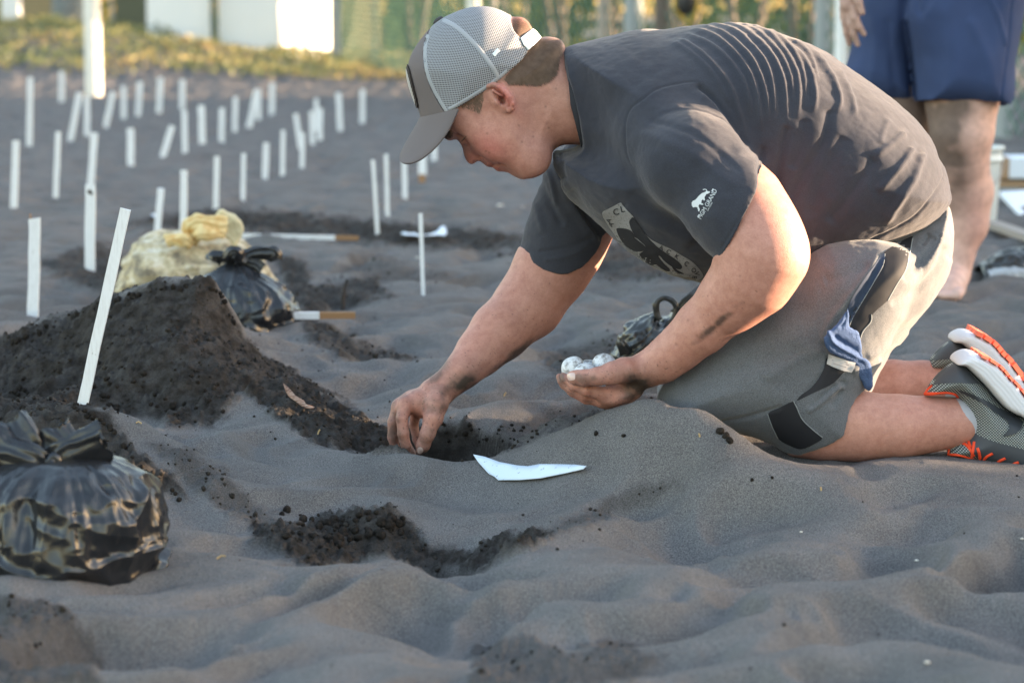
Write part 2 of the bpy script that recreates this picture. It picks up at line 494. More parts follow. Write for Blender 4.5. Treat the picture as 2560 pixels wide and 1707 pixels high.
def near_features(x, y):
    """0 where a shape has been read off the photo, 1 elsewhere (dunes fade in there)"""
    r = np.full(len(x), 1e9)
    m = (y > 1.6) & (y < 9)
    xs, ys = x[m], y[m]; rr = np.full(len(xs), 1e9)
    rr[:] = 0
    for p in pts:
        d2 = (xs - p[0]) ** 2 + (ys - p[1]) ** 2; q = d2 < .16; rr[q] += np.exp(-d2[q] / .0075)
    r[:] = 0; r[m] = rr
    return .42 + .58 * np.exp(-1.3 * r)

CALM = [P(X, Y, d) for X, Y, d in ((1000, 1146, 3.37), (900, 1135, 3.37), (1100, 1150, 3.35), (1200, 1150, 3.33), (1300, 1130, 3.34), (2380, 1150, 3.2), (2480, 1175, 3.15), (2560, 1205, 3.12), (2250, 1150, 3.2), (1300, 1180, 3.27), (1400, 1170, 3.28),
 (2000, 1140, 3.2), (1900, 1115, 3.2), (1750, 1078, 3.2), (1600, 1045, 3.3), (2650, 1230, 3.1))]
def full_height(x, y):
    q = np.zeros(len(x))
    for p in CALM: q = np.maximum(q, np.exp(-((x - p.x) ** 2 + (y - p.y) ** 2) / .0064))
    z = base_height(x, y) + dunes(x, y) * near_features(x, y) * (1 - .93 * q) + bank(x, y)
    # the two dug holes: steep sided wells
    for X, yc, rx, ry, dp, e in ((1110, 3.500, .100, .105, .20, 0), (1005, 2.885, .088, .080, .13, .0)):
        xc = (X - 1280) * yc / FPX; ww = .012 * noise2(x * 30, y * 30, 91)
        r = np.sqrt(((x - xc) / rx) ** 2 + ((y - yc) / ry) ** 2) + ww * 6
        z = z - dp * (1 - sstep(.50, 1.0, r))
    return z

ys = [1.2]
while ys[-1] < 2.1: ys.append(ys[-1] + .02)
while ys[-1] < 4.3: ys.append(ys[-1] + .0042)
while ys[-1] < 8: ys.append(ys[-1] * 1.0022)
while ys[-1] < 32: ys.append(ys[-1] * 1.0048)
while ys[-1] < 1500: ys.append(ys[-1] * 1.12)
ys = np.array([-1500, -300, -60, -15, -4, -1, .3] + ys)
ud = np.arange(-.262, .2621, .00098)
us = np.concatenate([-np.geomspace(60, .27, 34), ud, np.geomspace(.27, 60, 34)])
YY, UU = np.meshgrid(ys, us, indexing='ij')
sc_ = np.maximum(YY, 1.2) + np.maximum(0, -YY) * .5
XX = UU * sc_
vx, vy = XX.ravel(), YY.ravel()
vz = full_height(vx, vy)
hasd = (vy > 1.9) & (vy < 9) & (np.abs(vx) < 3)
dm = np.zeros(len(vx)); dm[hasd] = damp_at(vx[hasd], vy[hasd], vz[hasd])
for _X, _y, _rx, _ry in ((1110, 3.500, .100, .105), (1005, 2.885, .088, .080)):      # damp dug walls; full darkness here also paints the shade inside the holes
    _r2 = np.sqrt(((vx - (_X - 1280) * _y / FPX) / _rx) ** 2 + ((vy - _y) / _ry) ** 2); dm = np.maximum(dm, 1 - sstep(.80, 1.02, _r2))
# crumbly relief where the sand is damp
cr = fbm2(vx * 60, vy * 60, 3, 50)
_g = np.abs(np.gradient(vz.reshape(YY.shape), axis=0) / np.maximum(np.gradient(YY, axis=0), 1e-6)); steep = (1 / (1 + (_g / .9) ** 3)).ravel()
vz = vz + dm * steep * (.0028 * noise2(vx * 150, vy * 130, 62) + .0022 * noise2(vx * 260, vy * 260, 63))
vz = vz + dm * (.35 + .65 * steep) * (.013 * fbm2(vx * 8.5, vy * 8.5, 3, 57) + .010 * np.abs(cr) + .004 * noise2(vx * 22, vy * 22, 61) )
dry = (1 - dm) * sstep(1.5, 2.0, vy) * (1 - sstep(5, 9, vy))
vz = vz + dry * (.0006 * noise2(vx * 150, vy * 120, 71) + .0011 * np.maximum(0, noise2(vx * 70, vy * 55, 77) - .45) * 3)
# grass grows on the bank
NR, NC = YY.shape
I = np.arange(NR * NC).reshape(NR, NC)
quads = np.stack([I[:-1, :-1], I[:-1, 1:], I[1:, 1:], I[1:, :-1]], -1).reshape(-1, 4)
g_me = np_mesh('sand', np.stack([vx, vy, vz], 1), quads)
set_attr(g_me, 'damp', dm)  # damp sand, plus the shade painted into the two holes

def col_interp(x, y):
    """sand height under a point (bilinear on the mesh)"""
    iy = int(np.clip(np.searchsorted(ys, y) - 1, 0, NR - 2))
    ty = (y - ys[iy]) / (ys[iy + 1] - ys[iy])
    u = x / (max(y, 1.2) + max(0, -y) * .5)
    iu = int(np.clip(np.searchsorted(us, u) - 1, 0, NC - 2)); tu = (u - us[iu]) / (us[iu + 1] - us[iu])
    Z = ZG
    return float((Z[iy, iu] * (1 - tu) + Z[iy, iu + 1] * tu) * (1 - ty) + (Z[iy + 1, iu] * (1 - tu) + Z[iy + 1, iu + 1] * tu) * ty)
ZG = vz.reshape(NR, NC)
def hit(X, Y, y0=2.0, y1=40, off=0.0):
    """where the sand is seen at photo pixel (X, Y)"""
    y = y0
    while y < y1:
        p = P(X, Y, y)
        if p.z < col_interp(p.x, p.y) + off:
            lo, hi = y / 1.003, y
            for _ in range(12):
                m = (lo + hi) / 2; q = P(X, Y, m)
                if q.z < col_interp(q.x, q.y) + off: hi = m
                else: lo = m
            return P(X, Y, hi)
        y *= 1.003
    return P(X, Y, y1)

m_sand = mat('black_sand', rough=.95, spec=.15)
t = NT(m_sand); o = t.obj()
dampn = t.attr('damp')
n1 = t.noise(9, 3, .6, o); n2 = t.noise(620, 3, .75, o); n3 = t.noise(60, 3, .6, o)
dry_c = t.ramp(n1, [(.3, (.112, .107, .107)), (.7, (.150, .142, .140))])
grain = t.ramp(n2, [(.30, (.30, .30, .30)), (.5, (1, 1, 1)), (.70, (1.75, 1.72, 1.68))])
dry_c = t.mix(1.0, dry_c, grain, 'MULTIPLY')
vor = t.n('TexVoronoi', Scale=420.0); t.l(o, vor.inputs['Vector'])
spk = t.ramp(vor.outputs['Color'], [(.90, (0, 0, 0)), (.95, (1, 1, 1))])
dist = t.ramp(vor.outputs['Distance'], [(.12, (1, 1, 1)), (.35, (0, 0, 0))])
spk = t.mix(1.0, spk, dist, 'MULTIPLY')
dry_c = t.mix(t.math('MULTIPLY', spk, .35), dry_c, (.42, .39, .34))
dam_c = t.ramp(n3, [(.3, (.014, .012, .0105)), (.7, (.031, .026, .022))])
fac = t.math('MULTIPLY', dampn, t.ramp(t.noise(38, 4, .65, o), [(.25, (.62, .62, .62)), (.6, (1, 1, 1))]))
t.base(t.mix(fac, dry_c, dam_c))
bh = t.math('ADD', t.math('MULTIPLY', t.noise(420, 3, .7, o), .6), t.math('MULTIPLY', t.noise(110, 3, .6, o), t.math('ADD', t.math('MULTIPLY', dampn, 1.6), .35)))
t.bump(bh, .55, .004)
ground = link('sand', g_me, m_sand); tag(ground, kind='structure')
ground_bvh = None

# larger clods of damp sand that broke off the dug walls
m_clod = mat('damp_clod', (.03, .026, .022), .95, .1); t = NT(m_clod); t.base(t.ramp(t.noise(180, 3), [(.3, (.014, .012, .0105)), (.7, (.036, .030, .026))])); t.bump(t.noise(600, 3, .7), .8, .003)
def clods(name, spots, lb, rg):
    V, F, b = [], [], 0
    for X, Y, r in spots:
        h = hit(X, Y); bm = bmesh.new(); bmesh.ops.create_icosphere(bm, subdivisions=3, radius=r * h.y / FPX)
        v = np.array([list(q.co) for q in bm.verts]); f = np.array([[q.index for q in p.verts] for p in bm.faces]); bm.free()
        v = v * rg.uniform(.75, 1.2, 3); v = v * (1 + .30 * fbm3(v + rg.uniform(0, 9, 3), 110, 3, 5)[:, None]); v += np.array(h) + np.array((0, 0, r * h.y / FPX * .25))
        V.append(v); F.append(f + b); b += len(v)
    o = link(name, np_mesh(name, np.concatenate(V), np.concatenate(F)), m_clod); return tag(o, lb, 'sand clods', kind='stuff')
CLODS = True
# crumbs of damp sand on and around the dug places
ico_v = []; ph = (1 + 5 ** .5) / 2
for a, b in ((-1, ph), (1, ph), (-1, -ph), (1, -ph)): ico_v.append((a, b, 0))
for a, b in ((-1, ph), (1, ph), (-1, -ph), (1, -ph)): ico_v.append((0, a, b))
for a, b in ((ph, -1), (ph, 1), (-ph, -1), (-ph, 1)): ico_v.append((a, 0, b))
ico_v = np.array(ico_v) / math.sqrt(1 + ph * ph)
ico_f = np.array([(0,11,5),(0,5,1),(0,1,7),(0,7,10),(0,10,11),(1,5,9),(5,11,4),(11,10,2),(10,7,6),(7,1,8),(3,9,4),(3,4,2),(3,2,6),(3,6,8),(3,8,9),(4,9,5),(2,4,11),(6,2,10),(8,6,7),(9,8,1)])
cx = RNG.uniform(-1.0, 1.1, 90000); cy = RNG.uniform(2.2, 7.5, 90000)
iyv = np.clip(np.searchsorted(ys, cy), 0, NR - 1); iuv = np.clip(np.searchsorted(us, cx / cy), 0, NC - 1)
dd = dm.reshape(NR, NC)[iyv, iuv]; cz = ZG[iyv, iuv]
cx = us[iuv] * ys[iyv]; cy = ys[iyv]
near = np.zeros(len(cx))
prob = np.where(dd > .3, .5 * dd, .004)
# crumbs spilt just outside the dug edges
for s in (12, -12, 25, -25):
    d2 = dm.reshape(NR, NC)[iyv, np.clip(iuv + s, 0, NC - 1)]; prob = np.maximum(prob, np.where((d2 > .5) & (dd < .3), .06, 0))
keep = RNG.random(len(cx)) < prob
cx, cy, cz, dd = cx[keep][:15000], cy[keep][:15000], cz[keep][:15000], dd[keep][:15000]
N = len(cx); rr_ = RNG.gamma(1.6, .0007, N) + .0007; rr_ = np.minimum(rr_, .0055) * np.where(dd < .3, .75, 1)
V = ico_v[None] * rr_[:, None, None] * RNG.uniform(.7, 1.25, (N, 12, 1)) * RNG.uniform(.75, 1.2, (N, 1, 3))
V = V + np.stack([cx, cy, cz + rr_ * .3], 1)[:, None, :]
Fc = (ico_f[None] + (np.arange(N) * 12)[:, None, None]).reshape(-1, 3)
c_me = np_mesh('sand_crumbs', V.reshape(-1, 3), Fc)
m_crumb = mat('damp_crumbs', (.030, .026, .022), .95, .1)
t = NT(m_crumb); t.base(t.ramp(t.noise(300, 2), [(.3, (.018, .016, .014)), (.7, (.05, .043, .037))])); t.bump(t.noise(900, 2), .6, .002)
tag(link('sand_crumbs', c_me, m_crumb), 'dark crumbs of damp sand scattered over the dug places and their edges', 'sand crumbs', kind='stuff')

_r = np.random.default_rng(8); sp_c = []
for i in range(70):
    X = _r.uniform(700, 1010); sp_c.append((X, 1296 + 14 * math.sin(X / 40) + _r.uniform(-8, 60), _r.uniform(5, 15)))
for i in range(60): X = _r.uniform(20, 600); sp_c.append((X, 1040 - .0 * X + _r.uniform(-120, 10), _r.uniform(3, 9)))
for i in range(50): X = _r.uniform(10, 590); sp_c.append((X, float(np.interp(X, [0, 110, 200, 300, 400, 480, 545, 600], [868, 818, 778, 744, 718, 711, 718, 830])) + _r.uniform(0, 12), _r.uniform(3, 9)))
for i in range(26): X = _r.uniform(180, 450); sp_c.append((X, float(np.interp(X, [180, 265, 350, 450], [1012, 1050, 1155, 1240])) + _r.uniform(0, 16), _r.uniform(4, 10)))
for i in range(26): X = _r.uniform(1060, 1330); sp_c.append((X, 1085 + _r.uniform(-25, 20), _r.uniform(2, 7)))
for X, Y, r in ((1815, 1092, 9), (1824, 1104, 10), (1930, 1195, 6), (1880, 1200, 5), (1490, 1085, 7), (1560, 1090, 6), (1800, 1080, 9)): sp_c.append((X, Y, r))
clods('sand_clods', sp_c, 'dark clods of damp sand lying in the pits and on the mounds', _r)
# ------------------------------------------------------------------ THE KNEELING PERSON
def q2(pts, y, k=1.0):
    """outline in photo pixels -> x-z outline in metres at depth y"""
    return [(lambda p: (p.x, p.z))(P(a * k, b * k, y)) for a, b in pts]
VQ = 1.0884
def qv(pts, y): return q2(pts, y, VQ)
def J(X, Y, y, r): return (P(X, Y, y), r * y / FPX)            # joint from photo pixels
def JV(X, Y, y, r): return J(X * VQ, Y * VQ, y, r * VQ)

def bvh_of(v, f): return BVHTree.FromPolygons([tuple(p) for p in v], [tuple(q) for q in f.tolist()])
def onto(bvh, X, Y, lift, fallback=3.3):
    o = Vector((0, 0, CAM_H)); d = (P(X, Y, 1.0) - o).normalized()
    loc, n, i, dist = bvh.ray_cast(o, d)
    if loc is None: return None
    return loc - d * lift

def decal(name, poly, bvh, lift, m, parent, step=4.0, label=None, smooth=True, maxdy=.03):
    """flat print lying on a surface, cut to an outline"""
    pl = [Vector((float(a), float(b))) for a, b in (smooth_poly(poly, 3) if smooth else poly)]
    a = np.array([(p.x, p.y) for p in pl]); lo, hi = a.min(0), a.max(0)
    gx, gy = np.meshgrid(np.arange(lo[0], hi[0], step), np.arange(lo[1], hi[1], step))
    gx, gy = gx.ravel(), gy.ravel(); s = poly_sdf(gx, gy, a) > step * .45
    verts = pl + [Vector((x, y)) for x, y in zip(gx[s], gy[s])]
    n = len(pl)
    r = delaunay_2d_cdt(verts, [(i, (i + 1) % n) for i in range(n)], [list(range(n))], 1, 1e-5)
    vs, fs = r[0], r[2]
    out = []
    for p in vs: out.append(onto(bvh, p.x, p.y, lift))
    idx = [i for i, p in enumerate(out) if p is not None]
    remap = {j: i for i, j in enumerate(idx)}
    fs = [[remap[i] for i in f] for f in fs if all(out[i] is not None for i in f)]
    # drop faces stretched over an edge of the surface below
    pts_ = [out[i] for i in idx]
    fs = [f for f in fs if max(abs(pts_[f[i]].y - pts_[f[i - 1]].y) for i in range(len(f))) < maxdy]
    if not fs: return None
    me = py_mesh(name, pts_, fs)
    o = link(name, me, m, parent)
    if label: o['label'] = label
    return o

def tube_mesh(paths, rad, seg=8, flat=1.0):
    """paths: list of lists of Vector; rad: number or list per point"""
    V, F = [], []
    for path in paths:
        n = len(path); base = len(V); up = Vector((0, -1, 0))
        for i, p in enumerate(path):
            t = (path[min(i + 1, n - 1)] - path[max(i - 1, 0)]).normalized()
            a = t.cross(up); a = a.normalized() if a.length > 1e-6 else Vector((1, 0, 0)); b = t.cross(a).normalized()
            r = rad[i] if isinstance(rad, (list, tuple)) else rad
            for s in range(seg):
                th = 2 * math.pi * s / seg
                V.append(p + a * r * math.cos(th) + b * r * flat * math.sin(th))
        for i in range(n - 1):
            for s in range(seg):
                F.append((base + i * seg + s, base + i * seg + (s + 1) % seg, base + (i + 1) * seg + (s + 1) % seg, base + (i + 1) * seg + s))
        F.append(tuple(base + s for s in range(seg))); F.append(tuple(base + (n - 1) * seg + s for s in reversed(range(seg))))
    return V, F

def surf_tube(name, pts2, rpx, bvh, m, parent, lift=0.0, y=3.3, sub=6, flat=1.0, label=None):
    pp = smooth_poly(pts2, sub, False); path = []
    for a, b in pp:
        q = onto(bvh, a, b, lift) if bvh else P(a, b, y)
        if q is not None: path.append(q)
    if len(path) < 2: return None
    V, F = tube_mesh([path], rpx * y / FPX, 8, flat)
    o = link(name, py_mesh(name, V, F), m, parent)
    if label: o['label'] = label
    return o

def vol_obj(name, vol_or_vf, m, parent, disp=None, attrs=None, it=1, label=None):
    v, f = vol_or_vf.mesh() if isinstance(vol_or_vf, Vol) else vol_or_vf
    if it: v = relax(v, f, it)
    if disp is not None:
        n = normals(v, f); v = v + n * disp(v, n)[:, None]
    me = np_mesh(name, v, f)
    if attrs is not None: attrs(me, v)
    o = link(name, me, m, parent)
    if label: o['label'] = label
    return o, v, f

# ---------------- skin
m_skin = mat('skin', (.44, .27, .20), .52, .35)
t = NT(m_skin)
base = t.attr('tint', 'Color')
mott = t.ramp(t.noise(90, 3, .6), [(.3, (.88, .82, .80)), (.7, (1.08, 1.10, 1.10))])
fine = t.ramp(t.noise(420, 3, .7), [(.3, (.91, .88, .87)), (.7, (1.06, 1.06, 1.06))])
t.base(t.mix(1.0, t.mix(1.0, base, mott, 'MULTIPLY'), fine, 'MULTIPLY'))
t.b.inputs['Subsurface Weight'].default_value = .12
t.b.inputs['Subsurface Radius'].default_value = (.012, .005, .003)
t.b.inputs['Subsurface Scale'].default_value = .6
t.bump(t.noise(520, 4, .7), .35, .0014)

SK = np.array((.49, .25, .20)); RED = np.array((.52, .165, .145)); DIRT = np.array((.048, .042, .037)); HAIRC = np.array((.19, .128, .096))
def blob(X, Y, cx, cy, rx, ry=None, ang=0.0):
    ry = ry or rx; a = math.radians(ang); dx, dy = X - cx, Y - cy
    u = dx * math.cos(a) + dy * math.sin(a); w = -dx * math.sin(a) + dy * math.cos(a)
    return np.exp(-((u / rx) ** 2 + (w / ry) ** 2))
def paint_skin(me, v):
    X, Y = project(v); c = np.tile(SK, (len(v), 1))
    def add(col, w): 
        nonlocal c
        w = np.clip(w, 0, 1)[:, None]; c = c * (1 - w) + np.array(col) * w
    head = (v[:, 1] > 3.3) & (X < 1480) & (Y < 470)
    add((.53, .29, .22), head * .5 * blob(X, Y, 1400, 240, 60, 90))
    add(RED, head * .62 * blob(X, Y, 1225, 370, 52, 34, 30))
    add(RED, head * .85 * blob(X, Y, 1262, 240, 14, 46, -38) * (v[:, 1] < 3.40))
    add(RED, head * .40 * blob(X, Y, 1178, 396, 16, 18))
    add((.42, .13, .12), head * .75 * blob(X, Y, 1243, 423, 12, 6, 20) + head * .45 * blob(X, Y, 1222, 413, 10, 5))
    add((.30, .15, .12), head * .5 * blob(X, Y, 1240, 414, 18, 3, -5))
    add((.16, .09, .07), head * .75 * blob(X, Y, 1255, 249, 6, 11, -30))
    # cropped hair fading out on the scalp, sideburn and brow
    hair = [(1140, 262), (1205, 228), (1260, 190), (1306, 146), (1335, 60), (1420, 60), (1412, 120), (1393, 155), (1387, 182), (1370, 200), (1342, 211), (1306, 207), (1262, 204), (1236, 214), (1212, 222), (1206, 245), (1196, 282), (1180, 262), (1160, 262)]
    jag = 7 * fbm3(v, 240, 2, 4)
    add(HAIRC, head * .80 * sstep(-9, 13, poly_sdf(X, Y, hair) + jag))
    add(HAIRC, head * .8 * blob(X, Y, 1118, 336, 13, 11, 40))
    for a, b in ((1390, 222), (1333, 342), (1297, 314), (1305, 355), (1372, 320), (1218, 334), (1223, 382), (1283, 267), (1364, 267), (1215, 378)):
        add((.20, .10, .07), head * .75 * blob(X, Y, a, b, 2.6))
    # far arm: damp sand on wrist and under the forearm
    far = (v[:, 1] > 3.36) & (X < 1500) & (Y > 500)
    jg = .8 + .5 * fbm3(v, 90, 3, 21)
    add((.50, .24, .19), far * .40 * blob(X, Y, 1180, 850, 90, 60, -45))
    add(DIRT, far * np.clip(1.7 * blob(X, Y, 1156, 958, 33, 19, -22) * jg, 0, .93))
    add(DIRT, far * np.clip(1.5 * blob(X, Y, 1094, 928, 14, 34, 35) * jg, 0, .62))
    add(DIRT, far * np.clip(1.7 * blob(X, Y, 1270, 905, 80, 12, -42) * jg - .15, 0, .85))
    add(DIRT, far * (Y > 955) * np.clip(.55 * (fbm3(v, 70, 3, 33)) + .02, 0, .55))
    add(DIRT, far * np.clip(1.2 * blob(X, Y, 990, 1090, 14, 50) * jg, 0, .55))
    add(DIRT, far * .7 * sstep(1085, 1150, Y) * np.clip(jg, 0, 1))
    add((.46, .20, .16), far * .45 * blob(X, Y, 1030, 1030, 40, 40))
    # near arm
    na = (v[:, 1] < 3.36) & (X > 1390) & (X < 2060) & (Y > 350)
    add((.47, .235, .18), na * .40 * blob(X, Y, 1770, 800, 160, 60, -42))
    add(DIRT, na * np.clip(1.8 * blob(X, Y, 1596, 962, 38, 24, 25) * jg, 0, .93))
    add(DIRT, na * np.clip(1.4 * blob(X, Y, 1572, 990, 20, 12, -30) * jg, 0, .8))
    add(DIRT, na * np.clip(1.4 * blob(X, Y, 1790, 812, 75, 10, -40) * jg - .2, 0, .8))
    add(DIRT, na * np.clip(1.3 * blob(X, Y, 1460, 950, 34, 22) * jg - .35, 0, .6))
    add(DIRT, na * np.clip(1.3 * blob(X, Y, 1405, 945, 10, 12) * jg, 0, .7))
    add((.50, .22, .18), na * .55 * blob(X, Y, 1480, 990, 60, 30))
    for a, b in ((1755, 836), (1758, 845), (1720, 800), (1690, 860), (1742, 838), (1850, 690)):
        add((.24, .12, .09), na * .7 * blob(X, Y, a, b, 3.0))
    # grains of sand stuck to hands and forearms
    rnd = np.random.default_rng(4).random(len(v)); hnd = np.maximum((far * sstep(820, 1000, Y)), na * sstep(880, 960, Y) * (X < 1760))
    add(DIRT, (rnd < .025 * hnd + .004 * (far + na) * (Y > 700)) * .6)
    add(DIRT, .30 * hnd * np.clip(.6 + fbm3(v, 50, 3, 77), 0, 1))
    # legs
    lg = (X > 2000) & (Y > 850)
    add((.50, .27, .20), lg * .5 * blob(X, Y, 2120, 1060, 90, 50))
    add((.40, .20, .16), lg * .35 * blob(X, Y, 2360, 1060, 40, 50))
    set_col(me, 'tint', c)

YH = 3.44
head = Vol(P(1030, 470, 3.34) - Vector((0, .06, 0)), P(1545, 10, 3.53) + Vector((0.01, .04, .005)), .0015)
HEAD = [(1108,322),(1122,343),(1146,341),(1158,360),(1172,384),(1193,395),(1210,405),(1228,411),(1240,419),(1262,426),(1282,439),(1305,449),(1320,446),(1335,436),(1348,421),(1357,406),(1368,384),(1376,350),(1382,300),(1392,230),(1402,160),(1402,118),(1392,105),(1374,99),(1360,98),(1346,101),(1336,86),(1327,66),(1316,51),(1300,43),(1272,42),(1240,32),(1200,28),(1160,34),(1120,58),(1088,88),(1066,125),(1056,170),(1060,220),(1072,270),(1090,300)]
head.inflate(smooth_poly(q2(HEAD, YH), 3), YH, .085, .072, .004)
NECK = [(1300,150),(1360,112),(1396,112),(1413,140),(1470,152),(1550,150),(1560,350),(1480,363),(1430,362),(1400,364),(1378,371),(1366,388),(1350,400),(1320,370),(1290,290)]
head.inflate(smooth_poly(q2(NECK, YH), 3), YH + .004, .062, .058, .022)
head.ell(P(1240, 352, YH - .048), (.034, .020, .026), -.5, .022)
head.ell(P(1330, 395, YH - .038), (.026, .022, .026), -.3, .022)
head.ell(P(1165, 300, YH - .048), (.018, .012, .026), .6, .02)
BROW = [(1104,330),(1112,343),(1120,348.5),(1128,349.5),(1136,345),(1145,344),(1158,328),(1130,300),(1102,310)]
head.inflate(smooth_poly(q2(BROW, YH), 3), YH, .018, .040, .010)
NOSE = [(1138,338),(1146,346),(1151,356),(1157,368),(1160,388),(1165,400),(1171,407.5),(1179,411),(1187,408),(1194,401),(1201,398),(1214,400),(1216,380),(1192,350),(1164,326)]
head.inflate(smooth_poly(q2(NOSE, YH), 3), YH, .0125, .0165, .007)
head.ell(P(1192, 389, YH - .0135), (.0085, .0065, .0075), -.4, .004)
head.ell(P(1196, 398, YH - .0085), (.0035, .0035, .0022), .35, .002, 's')
LIPU = [(1199,394),(1207,403),(1214,413),(1222,417.8),(1230,415.5),(1233,412),(1225,396),(1212,388)]
head.inflate(smooth_poly(q2(LIPU, YH), 3), YH, .014, .022, .006)
LIPL = [(1233,413),(1236,419),(1240,425),(1247,429.5),(1258,428),(1266,428.5),(1270,415),(1250,404)]
head.inflate(smooth_poly(q2(LIPL, YH), 3), YH, .013, .021, .005)
head.cone(P(1230, 414.5, YH - .012), P(1254, 409, YH - .034), .0016, .0012, .003, 's')
head.ell(P(1258, 408, YH - .038), (.004, .004, .006), .2, .006, 's')
head.cone(P(1204, 386, YH - .022), P(1236, 400, YH - .046), .0015, .001, .008, 's')
head.ell(P(1166, 340, YH - .034), (.0115, .013, .0095), -.9, .008, 's')          # eye socket
head.ell(P(1163, 342, YH - .024), (.0115, .0105, .0105), -.6, .003)               # lowered lid
head.cone(P(1159.5, 350, YH - .031), P(1168, 341, YH - .037), .0009, .0008, .0015, 's')
# ear
EY = 3.372
ear = [(1216,224,EY-.002,5),(1221,216,EY-.008,5.6),(1232,212,EY-.013,6.2),(1247,216,EY-.016,6.6),(1262,228,EY-.018,6.6),(1274,243,EY-.019,6.4),(1281,258,EY-.017,6.2),(1282,270,EY-.013,6.6),(1274,277,EY-.009,7)]
head.ell(P(1250, 246, EY - .002), (.024, .008, .0145), math.radians(-50), .004)
head.ell(P(1266, 238, EY - .006), (.018, .007, .007), math.radians(-50), .004)
head.chain([J(*e) for e in ear], .0025)
head.ell(P(1250, 245, EY - .012), (.0135, .0072, .0065), math.radians(-48), .003, 's')
head.ell(P(1255, 251, EY - .008), (.006, .011, .0048), math.radians(-60), .002, 's')
head.cone(P(1232, 226, EY - .012), P(1255, 240, EY - .0125), .0022, .002, .002)
head.ell(P(1243, 257, EY - .007), (.005, .0045, .0035), math.radians(-60), .003)
hv, hf = head.mesh(); hv = relax(hv, hf, 2)

# arms
def arm_vol(chains, palm=None, h=.0016, extra=None):
    allp = np.array([list(p) for ch, k, s in chains for p, r in ch]); rm = max(r for ch, k, s in chains for p, r in ch)
    V_ = Vol(allp.min(0) - rm * 1.3 - .02, allp.max(0) + rm * 1.3 + .02, h)
    for ch, k, s in chains: V_.chain(ch, k, 'u', s)
    if palm: V_.inflate(smooth_poly(q2(palm[0], palm[1]), 3), palm[1], palm[2], palm[3], .010)
    if extra: extra(V_)
    v, f = V_.mesh(); return relax(v, f, 2), f

far_arm = [([JV(1370,440,3.60,70), JV(1330,510,3.60,78), JV(1298,566,3.59,84), JV(1265,620,3.575,82), JV(1214,700,3.555,74), JV(1147,763,3.525,63), JV(1100,812,3.50,49), JV(1062,852,3.475,36), JV(1030,880,3.465,31.5)], .02, 1.0),
 ([J(1122,958,3.465,34), J(1096,975,3.462,32), J(1070,1000,3.46,30)], .012, .85),
 ([J(1102,985,3.448,26), J(1093,1010,3.437,27), J(1083,1045,3.43,24), J(1068,1086,3.425,18.5), J(1058,1112,3.43,17), J(1051,1126,3.435,12)], .005, 1.0),
 ([J(1040,1000,3.45,24), J(1013,1010,3.44,20), J(1005,1045,3.43,15.5), J(1008,1082,3.428,14.5), J(1014,1112,3.435,13), J(1019,1138,3.445,9.5)], .003, 1.0),
 ([J(1030,1000,3.47,24), J(998,1016,3.468,19), J(984,1055,3.462,15), J(982,1092,3.462,13.5), J(990,1128,3.467,11.5), J(996,1150,3.472,9)], .003, 1.0),
 ([J(1035,1005,3.49,22), J(1012,1025,3.495,17), J(1000,1062,3.498,14), J(1010,1100,3.498,12.5), J(1028,1132,3.49,11), J(1036,1150,3.487,9)], .003, 1.0),
 ([J(1060,1005,3.50,20), J(1040,1028,3.515,15), J(1034,1062,3.52,12), J(1042,1098,3.515,11), J(1052,1128,3.507,9.5)], .003, 1.0)]
FPALM = [(1066,955),(1052,965),(1020,985),(998,1001),(988,1020),(1000,1034),(1020,1028),(1038,1040),(1060,1046),(1088,1040),(1112,1028),(1124,1004),(1128,990),(1112,962)]
fa_v, fa_f = arm_vol(far_arm, (FPALM, 3.465, .022, .030), .0017)

near_arm = [([JV(1590,360,3.25,80), JV(1640,410,3.24,90), JV(1697,476,3.225,101), JV(1735,535,3.205,98), JV(1755,585,3.195,97), JV(1728,640,3.20,86), JV(1680,687,3.215,71), JV(1612,752,3.235,57), JV(1560,800,3.25,47), JV(1520,832,3.26,41), JV(1480,851,3.27,37)], .02, 1.0),
 ([J(1612,926,3.27,39), J(1585,937,3.28,36), J(1550,960,3.29,36)], .012, .9),
 ([J(1595,922,3.262,34), J(1560,925,3.25,31), J(1530,933,3.24,28), J(1495,941,3.235,22.5), J(1462,945,3.24,20.5), J(1440,944,3.247,18.5), J(1429,941,3.252,13)], .005, 1.0),
 ([J(1535,985,3.272,24), J(1505,985,3.268,18.5), J(1466,974,3.262,15.5), J(1436,962,3.266,14), J(1415,948,3.272,12), J(1408,940,3.276,9.5)], .003, 1.0),
 ([J(1535,990,3.295,24), J(1505,995,3.292,18.5), J(1462,988,3.288,15.5), J(1428,970,3.29,14), J(1406,952,3.295,12), J(1399,942,3.298,9.5)], .003, 1.0),
 ([J(1540,992,3.315,22), J(1508,1000,3.315,17.5), J(1466,996,3.314,14.5), J(1432,979,3.316,13), J(1410,961,3.32,11), J(1403,952,3.32,9)], .003, 1.0),
 ([J(1545,990,3.335,20), J(1515,998,3.338,15), J(1482,994,3.34,12.5), J(1452,978,3.342,11), J(1436,966,3.342,9)], .003, 1.0)]
NPALM = [(1610,975),(1588,1000),(1556,1015),(1530,1021),(1508,1018),(1490,1008),(1494,982),(1516,970),(1554,952),(1600,922)]
def cup(V_):
    V_.ell(P(1480, 935, 3.285), (.036, .030, .020), .05, .008, 's')
na_v, na_f = arm_vol(near_arm, (NPALM, 3.300, .024, .040), .0017, None)

